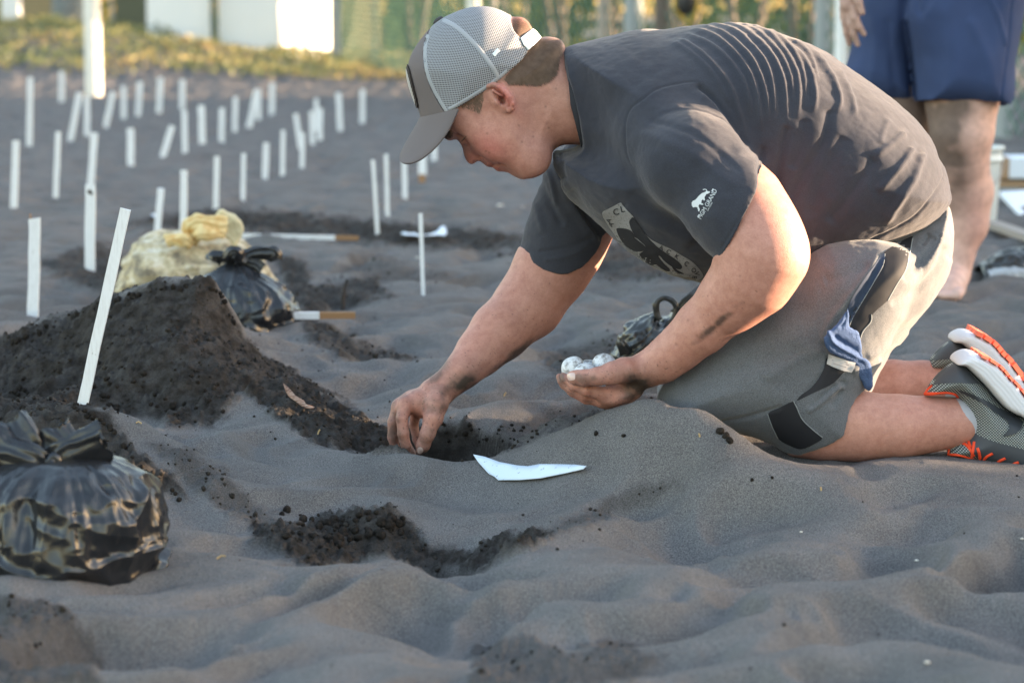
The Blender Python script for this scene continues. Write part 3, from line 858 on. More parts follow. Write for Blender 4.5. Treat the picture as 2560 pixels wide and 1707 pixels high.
leg_ch = [([JV(1700,930,3.32,70), J(1980,1040,3.30,92), J(2060,1060,3.29,86), J(2150,1066,3.285,82), J(2250,1066,3.28,74), J(2330,1060,3.28,62), J(2390,1055,3.28,53), J(2440,1060,3.28,45)], .02, 1.0),
 ([JV(1750,880,3.62,64), J(2050,980,3.62,74), J(2150,975,3.62,68), J(2230,965,3.62,60), J(2310,957,3.62,50), J(2370,955,3.62,44)], .02, 1.0)]
lg_v, lg_f = arm_vol(leg_ch, None, .003)
tors = Vol((.1, 3.22, .1), (.68, 3.70, .62), .006)
tors.chain([JV(1430,240,3.45,70), JV(1600,250,3.45,100), JV(1850,380,3.45,140), JV(1990,520,3.45,100)], .03, 'u', 1.0)
tors.chain([JV(1500,290,3.38,60), JV(1600,365,3.26,60)], .03)
tors.chain([JV(1480,290,3.52,60), JV(1370,440,3.60,60)], .03)
tors.chain([JV(1980,620,3.36,75), JV(1700,870,3.32,55)], .03)
tors.chain([JV(1980,620,3.55,75), JV(1700,870,3.61,55)], .03)
tv, tf = tors.mesh()

def tuck(v, f, poly, y_lo, y_hi, amt=.006):
    """keep the body clear of the cloth that covers it"""
    n = normals(v, f); X, Y = project(v)
    w = sstep(3, 22, poly_sdf(X, Y, np.array(poly) * VQ)) * ((v[:, 1] > y_lo) & (v[:, 1] < y_hi))
    return v - n * (w * amt)[:, None]
NEARCUT = [(1752,372),(1742,392),(1720,440),(1690,500),(1655,573),(1640,600),(1400,650),(1300,100),(1700,100)]
FARCUT = [(1150,565),(1214,577),(1224,592),(1245,606),(1275,616),(1300,617),(1335,604),(1365,575),(1392,527),(1500,450),(1500,100),(1150,100)]
LEGCUT = [(1838,1028),(1870,1014),(1900,998),(1922,984),(1938,965),(1948,945),(1955,922),(1957,905),(1975,895),(2020,880),(2200,700),(2300,300),(1400,300),(1400,1100),(1700,1100),(1820,1050)]
na_v = tuck(na_v, na_f, NEARCUT, 0, 9, .009); fa_v = tuck(fa_v, fa_f, FARCUT, 0, 9, .008); lg_v = tuck(lg_v, lg_f, LEGCUT, 0, 3.45, .014)
person = empty('person', P(1620, 1060, 3.45), 'kneeling teenager in grey cap and charcoal tee reaching into the hole, eggs in one palm', 'person')
allv, allf, off = [], [], 0
for v_, f_ in ((hv, hf), (fa_v, fa_f), (na_v, na_f), (lg_v, lg_f), (tv, tf)):
    allv.append(v_); allf.append(f_ + off); off += len(v_)
allv = np.concatenate(allv); allf = np.concatenate(allf)
me = np_mesh('body', allv, allf); paint_skin(me, allv)
body = link('body', me, m_skin, person)
head_bvh = bvh_of(hv, hf)
arm_bvh = bvh_of(np.concatenate([fa_v, na_v]), np.concatenate([fa_f, na_f + len(fa_v)]))

# nails
m_nail = mat('nail', (.58, .42, .38), .3, .5)
decal('thumbnail', [(1420,934),(1436,932),(1438,942),(1436,949),(1424,951),(1418,944)], arm_bvh, .0006, m_nail, person, 2)
decal('thumbnail', [(1043,1122),(1049,1117),(1056,1120),(1058,1128),(1052,1134),(1045,1132)], arm_bvh, .0006, m_nail, person, 2)

# lashes and brow
m_hair = mat('hair', (.075, .045, .03), .55, .3); tt_ = NT(m_hair)
tt_.base(tt_.ramp(tt_.noise(120, 2), [(.3, (.13, .085, .06)), (.7, (.20, .135, .098))]))
def strands(name, spots, length, wid, mt, parent, dirn, bvh, spread=.35, lift=.0, seed=3):
    rg = np.random.default_rng(seed); V, F = [], []
    for X, Y in spots:
        o = Vector((0, 0, CAM_H)); d = (P(X, Y, 1.0) - o).normalized()
        loc, nn, i_, ds = bvh.ray_cast(o, d)
        if loc is None: continue
        dx, dz = dirn(X, Y); a = rg.normal(0, spread)
        dv = Vector((dx * math.cos(a) - dz * math.sin(a), 0, dx * math.sin(a) + dz * math.cos(a)))
        dv = (dv - nn * dv.dot(nn)).normalized()
        L = length * rg.uniform(.6, 1.2); side = dv.cross(nn).normalized() * wid * .5
        up = nn * rg.uniform(.10, .38)
        b = len(V); tip = loc + (dv + up).normalized() * L; mid = loc + (dv * .5 + up * .8).normalized() * L * .55
        V += [loc - side, loc + side, mid + side * .8, mid - side * .8, tip]
        F += [(b, b + 1, b + 2, b + 3), (b + 3, b + 2, b + 4)]
    return link(name, py_mesh(name, V, F), mt, parent, False)
HA = np.array([(1262,197),(1306,148),(1325,124),(1349,100),(1400,100),(1404,122),(1393,155),(1387,182),(1370,199),(1342,210),(1306,206),(1270,206)])
g = np.random.default_rng(5); sp = []
while len(sp) < 15000:
    a = g.uniform((1200, 40), (1410, 290), (4000, 2))
    for q, s in zip(a, poly_sdf(a[:, 0], a[:, 1], HA)):
        if s > -3 and g.random() < .25 + .75 * min(1, max(0, (s + 3) / 14)): sp.append(tuple(q))
sp2 = []
for X in np.linspace(1281, 1340, 60):
    for Y in np.linspace(38, 96, 60): sp2.append((X + g.uniform(-.6, .6), Y + g.uniform(-.6, .6)))
def nape_dir(X, Y): return (.55, -.83)
strands('hair', sp + sp2, .0060, .00034, m_hair, person, nape_dir, head_bvh, .3)
tmp = []
TE = np.array([(1150,266),(1204,232),(1206,250),(1199,278),(1186,275),(1168,268)])
while len(tmp) < 380:
    a = g.uniform((1145, 225), (1212, 285), (1000, 2)); s = poly_sdf(a[:, 0], a[:, 1], TE)
    for q, w in zip(a, s):
        if w > -2 and g.random() < .6: tmp.append(tuple(q))
strands('sideburn', tmp, .004, .0004, m_hair, person, lambda X, Y: (.2, -.98), head_bvh, .25)
br = [(1106 + 22 * g.random() + 3 * g.normal(), 326 + 18 * g.random()) for _ in range(420)]
strands('eyebrow', br, .0042, .0005, m_hair, person, lambda X, Y: (.4, -.9), head_bvh, .35)
lash = []
for i in range(16):
    t_ = i / 15; o_ = onto(head_bvh, 1158 + 8 * t_, 351 - 10 * t_, .0002)
    if o_: lash.append([o_, o_ + Vector((-.0028, -.0015, -.0018)), o_ + Vector((-.0052, -.002, -.0050))])
V_, F_ = tube_mesh(lash, [.00035, .0003, .0001], 4)
link('eyelashes', py_mesh('eyelashes', V_, F_), m_hair, person)

# ---------------- cap
CAPO = [(1350,96),(1332,72),(1322,56),(1303,44),(1280,40),(1251,25.5),(1220,16.8),(1190,16.8),(1159,23),(1131,33.7),(1104,47),(1086,60),(1067,79.6),(1046,107),(1030.4,131.6),(1021,159),(1020,184),(1026,214),(1039.6,254),(1052,295),(1075,350),(1150,360),(1250,310),(1340,240),(1392,165),(1376,120)]
m_panel = mat('cap_twill', (.155, .135, .138), .85, .15); tt_ = NT(m_panel); tt_.bump(tt_.noise(1500, 1), .3, .001)
m_mesh = mat('cap_mesh', (.42, .44, .47), .7, .2)
t = NT(m_mesh); sx = t.n('SeparateXYZ'); t.l(t.obj(), sx.inputs[0])
u = t.math('ADD', t.math('MULTIPLY', sx.outputs[0], .82 * 1750), t.math('MULTIPLY', sx.outputs[2], .57 * 1750))
w = t.math('ADD', t.math('MULTIPLY', sx.outputs[0], -.57 * 1850), t.math('MULTIPLY', sx.outputs[2], .82 * 1850))
w = t.math('ADD', w, t.math('MULTIPLY', sx.outputs[1], 700.0))
hole = t.math('MULTIPLY', t.math('SINE', u), t.math('SINE', w))
hf_ = t.ramp(t.math('ADD', t.math('MULTIPLY', hole, .5), .5), [(.52, (0, 0, 0)), (.68, (1, 1, 1))])
t.base(t.mix(t.math('MULTIPLY', hf_, .93), (.33, .34, .37), (.02, .021, .024))); t.bump(t.math('MULTIPLY', hf_, -1.0), .6, .001)
m_white = mat('white_plastic', (.74, .80, .82), .35, .5)
def crown(grow, cuts, subs=(), ylim=None, h=.0019):
    V_ = Vol(P(1000, 380, 3.34) - Vector((0.01, .03, 0)), P(1400, 0, 3.53) + Vector((0.01, .03, .01)), h)
    sp_ = smooth_poly(q2(CAPO, YH), 3)
    V_.inflate(sp_, YH, .095, .0835, 0)
    V_.F -= grow
    for c in cuts: V_.prism(q2(c, YH), 'i')
    for c in subs: V_.prism(q2(c, YH), 's')
    if ylim:
        yy = (V_.lo[1] + np.arange(V_.n[1]) * V_.h)[None, :, None]
        V_.F = np.maximum(V_.F, (np.abs(yy - YH) - ylim).astype(np.float32))
    return V_
BAND = [(1030,304),(1052,298),(1098,288),(1119,278.5),(1144,266.5),(1205,229.6),(1251,196),(1306,147),(1321,125),(1350,98),(1440,20),(1300,-80),(980,-80),(930,200),(1000,306)]
SEAM = [(1084,30),(1079,62),(1066,101),(1062.5,134.7),(1067,177.5),(1082.4,220.4),(1101,254),(1117,279),(1125,310)]
OPEN = [(1281,20),(1278,44),(1278,58),(1284.5,76.5),(1299.8,95),(1332,73.5),(1370,40),(1330,0)]
STRAP = [(1299.8,95),(1332,71),(1360,92),(1345,115),(1321,128),(1308,112)]
cap = empty('cap', (0, 0, 0), None, None); cap.name = 'cap'; cap.location = person.location; cap.parent = person; cap.matrix_parent_inverse = Matrix.Translation(person.location).inverted()
bpy.context.view_layer.update()
def link_sub(name, me, m):   # a piece of the cap: a sub-part
    o = bpy.data.objects.new(name, me); COL.objects.link(o); me.materials.append(m); me.shade_smooth()
    o.parent = cap; o.matrix_parent_inverse = Matrix.Translation(person.location).inverted(); return o
def vol_sub(name, V_, m, it=1):
    v, f = V_.mesh(); v = relax(v, f, it); return link_sub(name, np_mesh(name, v, f), m), v, f
_, fpv, fpf = vol_sub('front_panel', crown(0, [BAND, SEAM + [(900, 360), (900, 0)]], ()), m_panel)
_, mpv, mpf = vol_sub('mesh_panel', crown(0, [BAND], [SEAM + [(900, 360), (900, -90), (1084, -90)], OPEN, STRAP]), m_mesh)
vol_sub('strap', crown(.0022, [BAND, STRAP]), m_white)
capb = bvh_of(np.concatenate([fpv, mpv]), np.concatenate([fpf, mpf + len(fpv)]))
def strip(name, line, wpx, bvh, lift, m, sub=6, linkf=None, parent=None):
    pp = smooth_poly(line, sub, False); V_, F_ = [], []
    for i, p in enumerate(pp):
        t_ = pp[min(i + 1, len(pp) - 1)] - pp[max(i - 1, 0)]; t_ = t_ / (np.hypot(*t_) + 1e-9); nn = np.array((-t_[1], t_[0]))
        row = []
        for s, lf in ((-1, .3), (-.5, 1), (.5, 1), (1, .3)):
            q = onto(bvh, *(p + nn * wpx * .5 * s), lift * lf); row.append(q)
        if any(r is None for r in row): continue
        V_ += row
    for i in range(len(V_) // 4 - 1):
        for s in range(3): F_.append((i * 4 + s, i * 4 + s + 1, i * 4 + s + 5, i * 4 + s + 4))
    me = py_mesh(name, V_, F_)
    return linkf(name, me, m) if linkf else link(name, me, m, parent)
m_pipe = mat('cap_tape', (.33, .345, .375), .8, .2)
strip('seam_tape', SEAM[1:-1], 9, capb, .0012, m_pipe, linkf=link_sub)
strip('seam_tape', [(1107,49),(1144,70),(1186.5,110),(1214,144),(1237,178),(1246,197)], 11, capb, .0012, m_pipe, linkf=link_sub)
strip('brim_tape', [(1121,274),(1144,262),(1205,225),(1251,191.5),(1300,149),(1312,135)], 9, capb, .0012, m_pipe, linkf=link_sub)
strip('brim_tape', [(1281.5,42),(1279,58),(1285,77),(1299,96)], 7, capb, .0010, m_pipe, linkf=link_sub)
strip('woven_label', [(1234,139),(1241,131),(1247,124)], 10, capb, .0012, m_white, linkf=link_sub)
BT = Vol(P(1080,70,YH)-Vector((0,.02,0)), P(1112,30,YH)+Vector((0,.02,0)), .0011); BT.ell(P(1095.5,52,YH), (.0085,.008,.004), math.radians(37), 0)
vol_sub('button', BT, mat('cap_button', (.06, .058, .06), .8, .2))
m_patch = mat('patch_rim', (.035, .028, .028), .7, .2); m_patch2 = mat('patch_face', (.45, .43, .42), .7, .2)
PT = [(900,150),(1013,158),(1021,163),(1027,178),(1034,208),(1043,245),(1047,268),(1040,273),(900,280)]
vol_sub('front_patch', crown(.0020, [PT], [], .042, .0013), m_patch)
PT2 = [(900,160),(1012,168),(1018,175),(1023,190),(1030,217),(1038,247),(1040,262),(900,268)]
vol_sub('patch_face', crown(.0026, [PT2], [], .037, .0013), m_patch2)
# eyelets in the strap
sv = crown(.0022, [BAND, STRAP]).mesh(); sb = bvh_of(*sv); m_hole = mat('eyelet', (.05, .05, .05), .9)
for (a, b) in ((1313,103),(1319,99),(1325,95),(1331,91),(1337,87.5)):
    pl = [onto(sb, a + 2.1 * math.cos(k * math.pi / 4), b + 2.1 * math.sin(k * math.pi / 4), .0014) for k in range(8)]
    if all(pl): link_sub('eyelet', py_mesh('eyelet', pl, [tuple(range(8))]), m_hole)
# visor: an arched peak with a rounded front edge
nearE = smooth_poly([(1147,266),(1126,311),(1107,340),(1088,362),(1070,378),(1050,392),(1028,400),(1012,401),(1002,398)], 5, False)
ctrE = smooth_poly([(1050,292),(1042,308),(1033,324),(1023,340),(1014,356),(1007,370),(1001,383),(999,391),(1000,396)], 5, False)
nu, nv = len(nearE), 25; V_, F_ = [], []
for side in (0, 1):
    for i in range(nu):
        uu = i / (nu - 1); wd = .0815 * (1 - max(0, uu - .15) ** 3.2 * 1.35) ** .5 if uu < .93 else .0815 * (1 - max(0, uu - .15) ** 3.2 * 1.35) ** .5
        for j in range(nv):
            s = 2 * j / (nv - 1) - 1; w_ = abs(s) ** 2.2
            px = ctrE[i] * (1 - w_) + nearE[i] * w_
            p = P(px[0], px[1], YH); V_.append(Vector((p.x + (.0022 if side else 0), YH + s * wd, p.z - (.0018 if side else 0))))
k_ = nu * nv
for i in range(nu - 1):
    for j in range(nv - 1):
        a = i * nv + j; F_.append((a, a + 1, a + nv + 1, a + nv)); F_.append((k_ + a, k_ + a + nv, k_ + a + nv + 1, k_ + a + 1))
for i in range(nu - 1):
    for j in (0, nv - 1):
        a = i * nv + j; F_.append((a, a + nv, k_ + a + nv, k_ + a) if j == 0 else (a, k_ + a, k_ + a + nv, a + nv))
for j in range(nv - 1):
    a = (nu - 1) * nv + j; F_.append((a, a + 1, k_ + a + 1, k_ + a))
link_sub('visor', py_mesh('visor', V_, F_), m_panel)
# ---------------- T-shirt
m_shirt = mat('charcoal_jersey', (.045, .050, .066), .92, .12)
t = NT(m_shirt)
t.base(t.mix(1.0, t.ramp(t.noise(14, 3), [(.3, (.033, .036, .049)), (.7, (.046, .049, .064))]), t.ramp(t.noise(1100, 2), [(.3, (.78, .78, .78)), (.7, (1.25, 1.25, 1.25))]), 'MULTIPLY'))
t.b.inputs['Sheen Weight'].default_value = .28; t.b.inputs['Sheen Roughness'].default_value = .5; t.b.inputs['Sheen Tint'].default_value = (.75, .72, .72, 1)
t.bump(t.noise(1100, 2), .35, .0012)

Z3 = lambda L: [(1560 + a / 2.352, b / 2.352) for a, b in L]
BACKF = [ # (line, width px, height mm)
 (Z3([(330,235),(450,305),(560,415),(630,520),(680,660),(718,800)]), 7, 4.6),
 (Z3([(300,250),(420,330),(520,430),(600,560),(640,640)]), 6, 2.8),
 (Z3([(380,205),(520,265),(620,355),(700,470),(740,590),(755,665)]), 6, 3.6),
 (Z3([(420,180),(560,228),(680,340),(760,470),(800,640),(808,790)]), 6.5, 4.6),
 (Z3([(470,162),(620,218),(740,330),(810,460),(845,600),(852,750)]), 6.5, 4.6),
 (Z3([(520,148),(680,208),(800,320),(862,440),(887,600),(887,740)]), 6, 4.4),
 (Z3([(590,142),(740,208),(850,300),(920,420),(952,560),(962,740)]), 6.5, 4.6),
 (Z3([(650,145),(790,208),(900,300),(966,410),(990,520),(996,610)]), 5.5, 3.4),
 (Z3([(700,150),(850,218),(950,310),(1012,420),(1030,560),(1020,710)]), 6.5, 4.6),
 (Z3([(760,162),(900,228),(1002,320),(1056,430),(1072,610)]), 5.5, 3.4),
 (Z3([(850,186),(970,268),(1062,350),(1106,450),(1126,580),(1115,670)]), 6.5, 4.2),
 (Z3([(960,226),(1060,298),(1120,380),(1135,495)]), 5, 2.8),
 (Z3([(1000,240),(1130,325),(1212,430),(1252,520),(1272,600),(1250,665)]), 7, 4.6),
 (Z3([(1270,415),(1322,520),(1352,600),(1362,700)]), 7, 2.4),
 (Z3([(1650,780),(1560,860),(1465,922)]), 9, 4.0), (Z3([(1700,870),(1640,960),(1560,1060),(1490,1132)]), 9, 5.0),
 (Z3([(1760,900),(1700,1060),(1600,1210),(1520,1330)]), 10, 5.5), (Z3([(1560,700),(1520,790),(1505,850)]), 8, 2.0),
 (Z3([(450,560),(560,640),(640,760),(690,860),(715,900)]), 12, 3.4),
]
VALL = [
 (Z3([(820,860),(800,1000),(830,1150)]), 9, 4.0), (Z3([(965,740),(935,880),(900,1080),(930,1290)]), 10, 5.0), (Z3([(1070,700),(1040,860),(985,1000)]), 12, 3.0),
 (Z3([(1210,640),(1180,820),(1060,1020),(960,1210)]), 13, 5.0), (Z3([(1480,930),(1350,1120),(1200,1320)]), 14, 4.5), (Z3([(1300,800),(1200,1000),(1080,1300)]), 16, 3.5),
 (Z3([(430,500),(520,580),(600,680),(670,780),(735,870)]), 7, 6.5),      # behind the sleeve
 ([(1320,140),(1316,170),(1340,235),(1350,290),(1358,345)], 2, 1.2),
 ([(2340,360),(2356,420),(2352,460),(2290,540),(2180,600),(2060,650)], 3, 2.2),          # hem stitch
]
SLV = [ # sleeve and chest drapery
 (Z3([(430,480),(330,490),(200,520),(100,590),(30,650),(8,740),(20,900),(60,1000)]), 2.2, -1.6),
 ([(1430,470),(1480,560),(1560,640)], 12, -3), ([(1390,400),(1420,500),(1480,600)], 10, 3), ([(1340,420),(1370,500),(1410,570)], 9, -3), ([(1320,420),(1340,520),(1360,590)], 10, 3),
 ([(1400,380),(1406,430),(1412,450)], 7, -5), ([(1412,455),(1440,520),(1500,610)], 6, 4),
 ([(1360,385),(1375,440),(1392,520)], 6, 2.6),
 ([(1880,490),(1840,560),(1800,625)], 3, -1.4), ([(1600,330),(1720,380),(1840,470)], 14, 2.2), ([(1620,300),(1740,340),(1860,440)], 9, -2.0),
 ([(1560,520),(1640,560),(1740,610)], 15, 2.5), ([(1360,650),(1420,640),(1480,610)], 6, 2), ([(1345,630),(1420,618),(1490,590)], 5, -2),
]
def fold_px(v):
    X, Y = project(v); r = np.zeros(len(v))
    for L, w, a in BACKF:
        L = smooth_poly(L, 5, False); lo = L.min(0) - 30; hi = L.max(0) + 30
        m = (X > lo[0]) & (X < hi[0]) & (Y > lo[1]) & (Y < hi[1])
        if not m.any(): continue
        d, tt, sg = line_dist(X[m], Y[m], L); s = d * sg / w
        prof = np.where(s < 0, np.exp(-(s / .75) ** 2), np.exp(-(s / 1.35) ** 2)) if L[0][0] < L[-1][0] else np.exp(-s ** 2)
        r[m] += a * .001 * prof * sstep(0, .12, tt + .06) * sstep(1.0, .78, tt) 
    for L, w, a in VALL + SLV:
        a_ = -a if (L, w, a) in VALL else a
        L = smooth_poly(L, 5, False); lo = L.min(0) - 50; hi = L.max(0) + 50
        m = (X > lo[0]) & (X < hi[0]) & (Y > lo[1]) & (Y < hi[1])
        if not m.any(): continue
        d, tt, sg = line_dist(X[m], Y[m], L)
        r[m] += a_ * .001 * np.exp(-(d / w) ** 2) * sstep(0, .1, tt + .03) * sstep(1.0, .85, tt)
    return r

shirt = Vol((P(1300, 700, 3.2).x, 3.13, .19), (P(2400, 400, 3.7).x, 3.76, .615), .0023)
TOR = [(1306,128),(1340,110),(1380,98),(1440,84),(1500,73),(1560,63),(1620,57),(1700,58),(1790,76),(1880,112),(1940,150),(2000,190),(2060,236),(2110,286),(2142,333),(2163,380),(2175,425),(2177,465),(2135,520),(2075,562),(1995,596),(1905,622),(1820,648),(1740,662),(1680,657),(1605,646),(1545,634),(1490,610),(1432,572),(1387,528),(1345,495),(1310,450),(1285,400),(1270,352),(1300,345),(1345,338),(1338,300),(1326,245),(1312,190)]
shirt.inflate(smooth_poly(qv(TOR, 3.45), 3), 3.45, .125, .178, 0)
COLCUT = qv([(1304,120),(1308,165),(1320,215),(1336,275),(1347,338),(1340,420),(1600,500),(1600,60),(1304,60)], 3.45)
shirt.inflate(smooth_poly(qv([(1240,150),(1300,118),(1400,98),(1500,90),(1560,240),(1500,420),(1400,430),(1330,372),(1270,345)], 3.45), 3), 3.45, .07, .082, .03, cuts=[COLCUT])
# far sleeve
def sleeve(main, chain_o, chain_i, cut, yc, k):
    S = Vol(main.lo, main.lo + (main.n - 1) * main.h, main.h); S.F = S.F[:main.n[0], :main.n[1], :main.n[2]]
    S.chain(chain_o, .02); 
    S.prism(cut, 'i')
    main.F = smin(main.F, S.F, k)
sleeve(shirt, [JV(1410,330,3.60,92), JV(1340,450,3.60,96), JV(1304,545,3.585,94), JV(1276,615,3.572,92)],
       [JV(1306,545,3.60,84), JV(1240,680,3.56,92)], qv([(1150,565),(1214,577),(1224,592),(1245,606),(1275,616),(1300,617),(1335,604),(1365,575),(1392,527),(1500,450),(1500,100),(1150,100)], 3.60), 3.6, .018)
sleeve(shirt, [JV(1520,300,3.31,92), JV(1590,375,3.250,107), JV(1690,472,3.218,112), JV(1738,534,3.202,112)],
       [JV(1680,460,3.224,100), JV(1780,590,3.20,106)], qv([(1752,372),(1742,392),(1720,440),(1690,500),(1655,573),(1640,600),(1400,650),(1300,100),(1700,100)], 3.22), 3.22, .028)
def shirt_disp(v, n):
    r = fold_px(v) + .0016 * fbm3(v * np.array((1, .7, 1)), 18, 3, 41) + .0005 * fbm3(v, 90, 2, 44)
    return r
sh_o, shv, shf = vol_obj('t_shirt', shirt, m_shirt, person, shirt_disp, None, 2)
shb = bvh_of(shv, shf)
# ribbed collar
m_rib = mat('collar_rib', (.042, .044, .053), .9, .12); t = NT(m_rib); t.bump(t.noise(900, 2), .3, .001)
V_, F_ = [], []; NS = 64
c0 = PV(1322, 236, 3.45); top = PV(1303, 126, 3.45); ax = top - c0; 
wd = PV(1340, 230, 3.45) - PV(1322, 236, 3.45)
for i in range(NS):
    th = 2 * math.pi * i / NS
    cc = c0 + ax * math.cos(th) * 1.0 + Vector((0, .069, 0)) * math.sin(th)
    bowx = -.006 * (1 - abs(math.cos(th)))
    for (s, o_) in ((-.50, .002), (-.48, .0045), (.3, .0052), (.8, .0035), (.8, -.004), (-.5, -.002)):
        outw = (ax * math.cos(th) + Vector((0, .069, 0)) * math.sin(th)).normalized()
        V_.append(cc + wd * (s + .25) + outw * o_ + Vector((bowx, 0, 0)))
for i in range(NS):
    for j in range(6):
        a, b = i * 6 + j, i * 6 + (j + 1) % 6; c, d = ((i + 1) % NS) * 6 + (j + 1) % 6, ((i + 1) % NS) * 6 + j
        F_.append((a, b, c, d))
link('collar', py_mesh('collar', V_, F_), m_rib, person)

# prints on the shirt
m_print = mat('grey_print', (.30, .305, .32), .8, .2); t = NT(m_print)
t.base(t.ramp(t.noise(420, 3, .7), [(.30, (.10, .10, .11)), (.42, (.27, .275, .29)), (.8, (.33, .335, .35))]))
m_printd = mat('print_ink_gap', (.040, .042, .050), .9, .1)
m_printw = mat('white_print', (.62, .66, .70), .8, .2)
Z6 = lambda L: [(1480 + a / 5.6, 440 + b / 5.6) for a, b in L]
chest = Z6([(145,510),(200,475),(290,430),(395,375),(430,410),(500,490),(570,560),(600,610),(660,700),(730,800),(830,890),(960,960),(1100,1020),(1250,1110),(1400,1200),(1500,1300),(1555,1385),(1540,1430),(1480,1460),(1400,1462),(1280,1440),(1150,1405),(1000,1375),(880,1330),(760,1250),(640,1180),(520,1110),(430,1020),(360,900),(300,800),(240,720),(180,620),(150,570)])
d0 = decal('chest_print', chest, shb, .0012, m_print, person, 6)
for k_, L in enumerate([
 [(345,735),(450,735),(540,765),(600,830),(690,905),(690,912),(620,870),(600,870),(760,1000),(720,1050),(640,1058),(560,1040),(470,980),(400,890),(360,810)],
 [(520,650),(545,600),(575,580),(620,640),(690,740),(780,860),(900,980),(1020,1070),(1130,1140),(1210,1200),(1260,1260),(1250,1300),(1200,1305),(1100,1260),(1000,1180),(960,1130),(930,1125),(1010,1230),(1090,1310),(1060,1340),(960,1290),(900,1240),(820,1250),(720,1180),(665,1100),(700,1065),(760,1000),(640,880),(560,770)],
 [(1110,1250),(1200,1320),(1290,1370),(1220,1365),(1150,1320)], [(980,1360),(1060,1350),(1150,1400),(1120,1412),(1040,1395)]]):
    decal('chest_print_gap', Z6(L), shb, .0020, m_printd, person, 5)

def text_decal(name, txt, center, size, ang, bvh, lift, m, parent, shear=0, sx=1.0, bold=0):
    cu = bpy.data.curves.new(name, 'FONT'); cu.body = txt; cu.align_x = 'CENTER'; cu.align_y = 'CENTER'; cu.size = 1.0; cu.offset = bold; cu.resolution_u = 3
    ob = bpy.data.objects.new(name, cu); COL.objects.link(ob)
    dg = bpy.context.evaluated_depsgraph_get(); me = bpy.data.meshes.new_from_object(ob.evaluated_get(dg))
    bpy.data.objects.remove(ob); bpy.data.curves.remove(cu)
    a = math.radians(ang); ca, sa = math.cos(a), math.sin(a); ok = True; keep = []
    for v in me.vertices:
        x = v.co.x * size * sx + shear * v.co.y * size; y = v.co.y * size
        X = center[0] + x * ca + y * sa; Y = center[1] + x * sa - y * ca
        q = onto(bvh, X, Y, lift)
        if q is None: q = P(X, Y, 3.3)
        v.co = q
    me.name = name
    return link(name, me, m, parent, False)
for ch, a, b, an in (('C', 1540, 531, 12), ('L', 1556, 524, 12)):
    text_decal('print_letter', ch, (a, b), 22, an - 25, shb, .0022, m_printd, person, bold=.01)
for ch, a, b, an in (('A', 1522, 552, -70), ('A', 1528, 562, -64), ('A', 1653, 620, 20), ('C', 1671, 630, 30), ('K', 1692, 642, 32), ('C', 1716, 660, 40), ('O', 1734, 676, 70), ('V', 1742, 684, 80), ('E', 1736, 693, 95)):
    text_decal('print_letter', ch, (a, b), 16, an, shb, .0022, m_printd, person, bold=.008)
# sleeve logo: walking lion over a rule, and the words under it
lion = [(1395,375),(1410,350),(1440,340),(1470,310),(1500,275),(1540,240),(1570,232),(1600,215),(1600,200),(1580,190),(1555,200),(1550,190),(1575,182),(1605,190),(1615,215),(1645,215),(1650,235),(1620,250),(1600,255),(1590,275),(1575,300),(1582,340),(1560,345),(1555,325),(1535,345),(1530,380),(1555,390),(1560,405),(1530,405),(1505,395),(1490,420),(1510,470),(1500,500),(1488,495),(1475,440),(1450,435),(1415,442),(1398,415)]
decal('sleeve_lion', Z6(lion), shb, .0012, m_printw, person, 3, smooth=False)
decal('sleeve_rule', Z6([(1475,570),(1690,178),(1703,182),(1488,577)]), shb, .0012, m_printw, person, 3, smooth=False)
text_decal('sleeve_words', 'MGM GRAND', tuple(Z6([(1617,395)])[0]), 15.5, -60.5, shb, .0014, m_printw, person, bold=.0, sx=.88)
text_decal('sleeve_words', 'LAS VEGAS', tuple(Z6([(1650,430)])[0]), 5, -60.5, shb, .0014, m_printw, person)

# ---------------- shorts
m_short = mat('heather_grey', (.12, .13, .125), .8, .25)
t = NT(m_short)
t.base(t.mix(1.0, t.ramp(t.noise(700, 3, .7), [(.3, (.062, .069, .080)), (.7, (.152, .160, .178))]), t.ramp(t.noise(14, 2), [(.3, (.9, .9, .9)), (.7, (1.08, 1.08, 1.08))]), 'MULTIPLY'))
t.b.inputs['Sheen Weight'].default_value = .3; t.b.inputs['Sheen Tint'].default_value = (.85, .85, .85, 1); t.bump(t.noise(900, 2), .3, .001)
shorts = Vol((P(1610, 1100, 3.2).x, 3.17, .02), (P(2410, 500, 3.7).x, 3.76, .42), .0026)
HIP = [(1880,540),(2040,500),(2120,470),(2166,458),(2181,495),(2187,540),(2180,590),(2160,640),(2130,690),(2095,735),(2060,780),(2030,822),(2010,862),(1998,893),(1960,905),(1880,900),(1780,760),(1800,620)]
shorts.inflate(smooth_poly(qv(HIP, 3.46), 3), 3.46, .12, .172, 0)
TH = [(1900,560),(1820,628),(1740,690),(1650,756),(1600,800),(1560,838),(1530,872),(1512,912),(1504,950),(1512,978),(1560,985),(1620,990),(1700,996),(1770,1016),(1850,1060),(1960,1040),(1995,960),(1990,900),(2030,820),(2075,720),(2100,620),(2060,560)]
hemcut = qv([(1838,1028),(1870,1014),(1900,998),(1922,984),(1938,965),(1948,945),(1955,922),(1957,905),(1975,895),(2020,880),(2200,700),(2300,300),(1400,300),(1400,1100),(1700,1100),(1820,1050)], 3.30)
S = Vol(shorts.lo, shorts.lo + (shorts.n - 1) * shorts.h, shorts.h); S.F = S.F[:shorts.n[0], :shorts.n[1], :shorts.n[2]]
S.inflate(smooth_poly(qv(TH, 3.30), 3), 3.305, .085, .082, 0)
S.prism(hemcut, 'i')
S.chain([J(2030,1052,3.30,88), J(2160,1066,3.285,96)], .006, 's')
shorts.F = smin(shorts.F, S.F, .02)
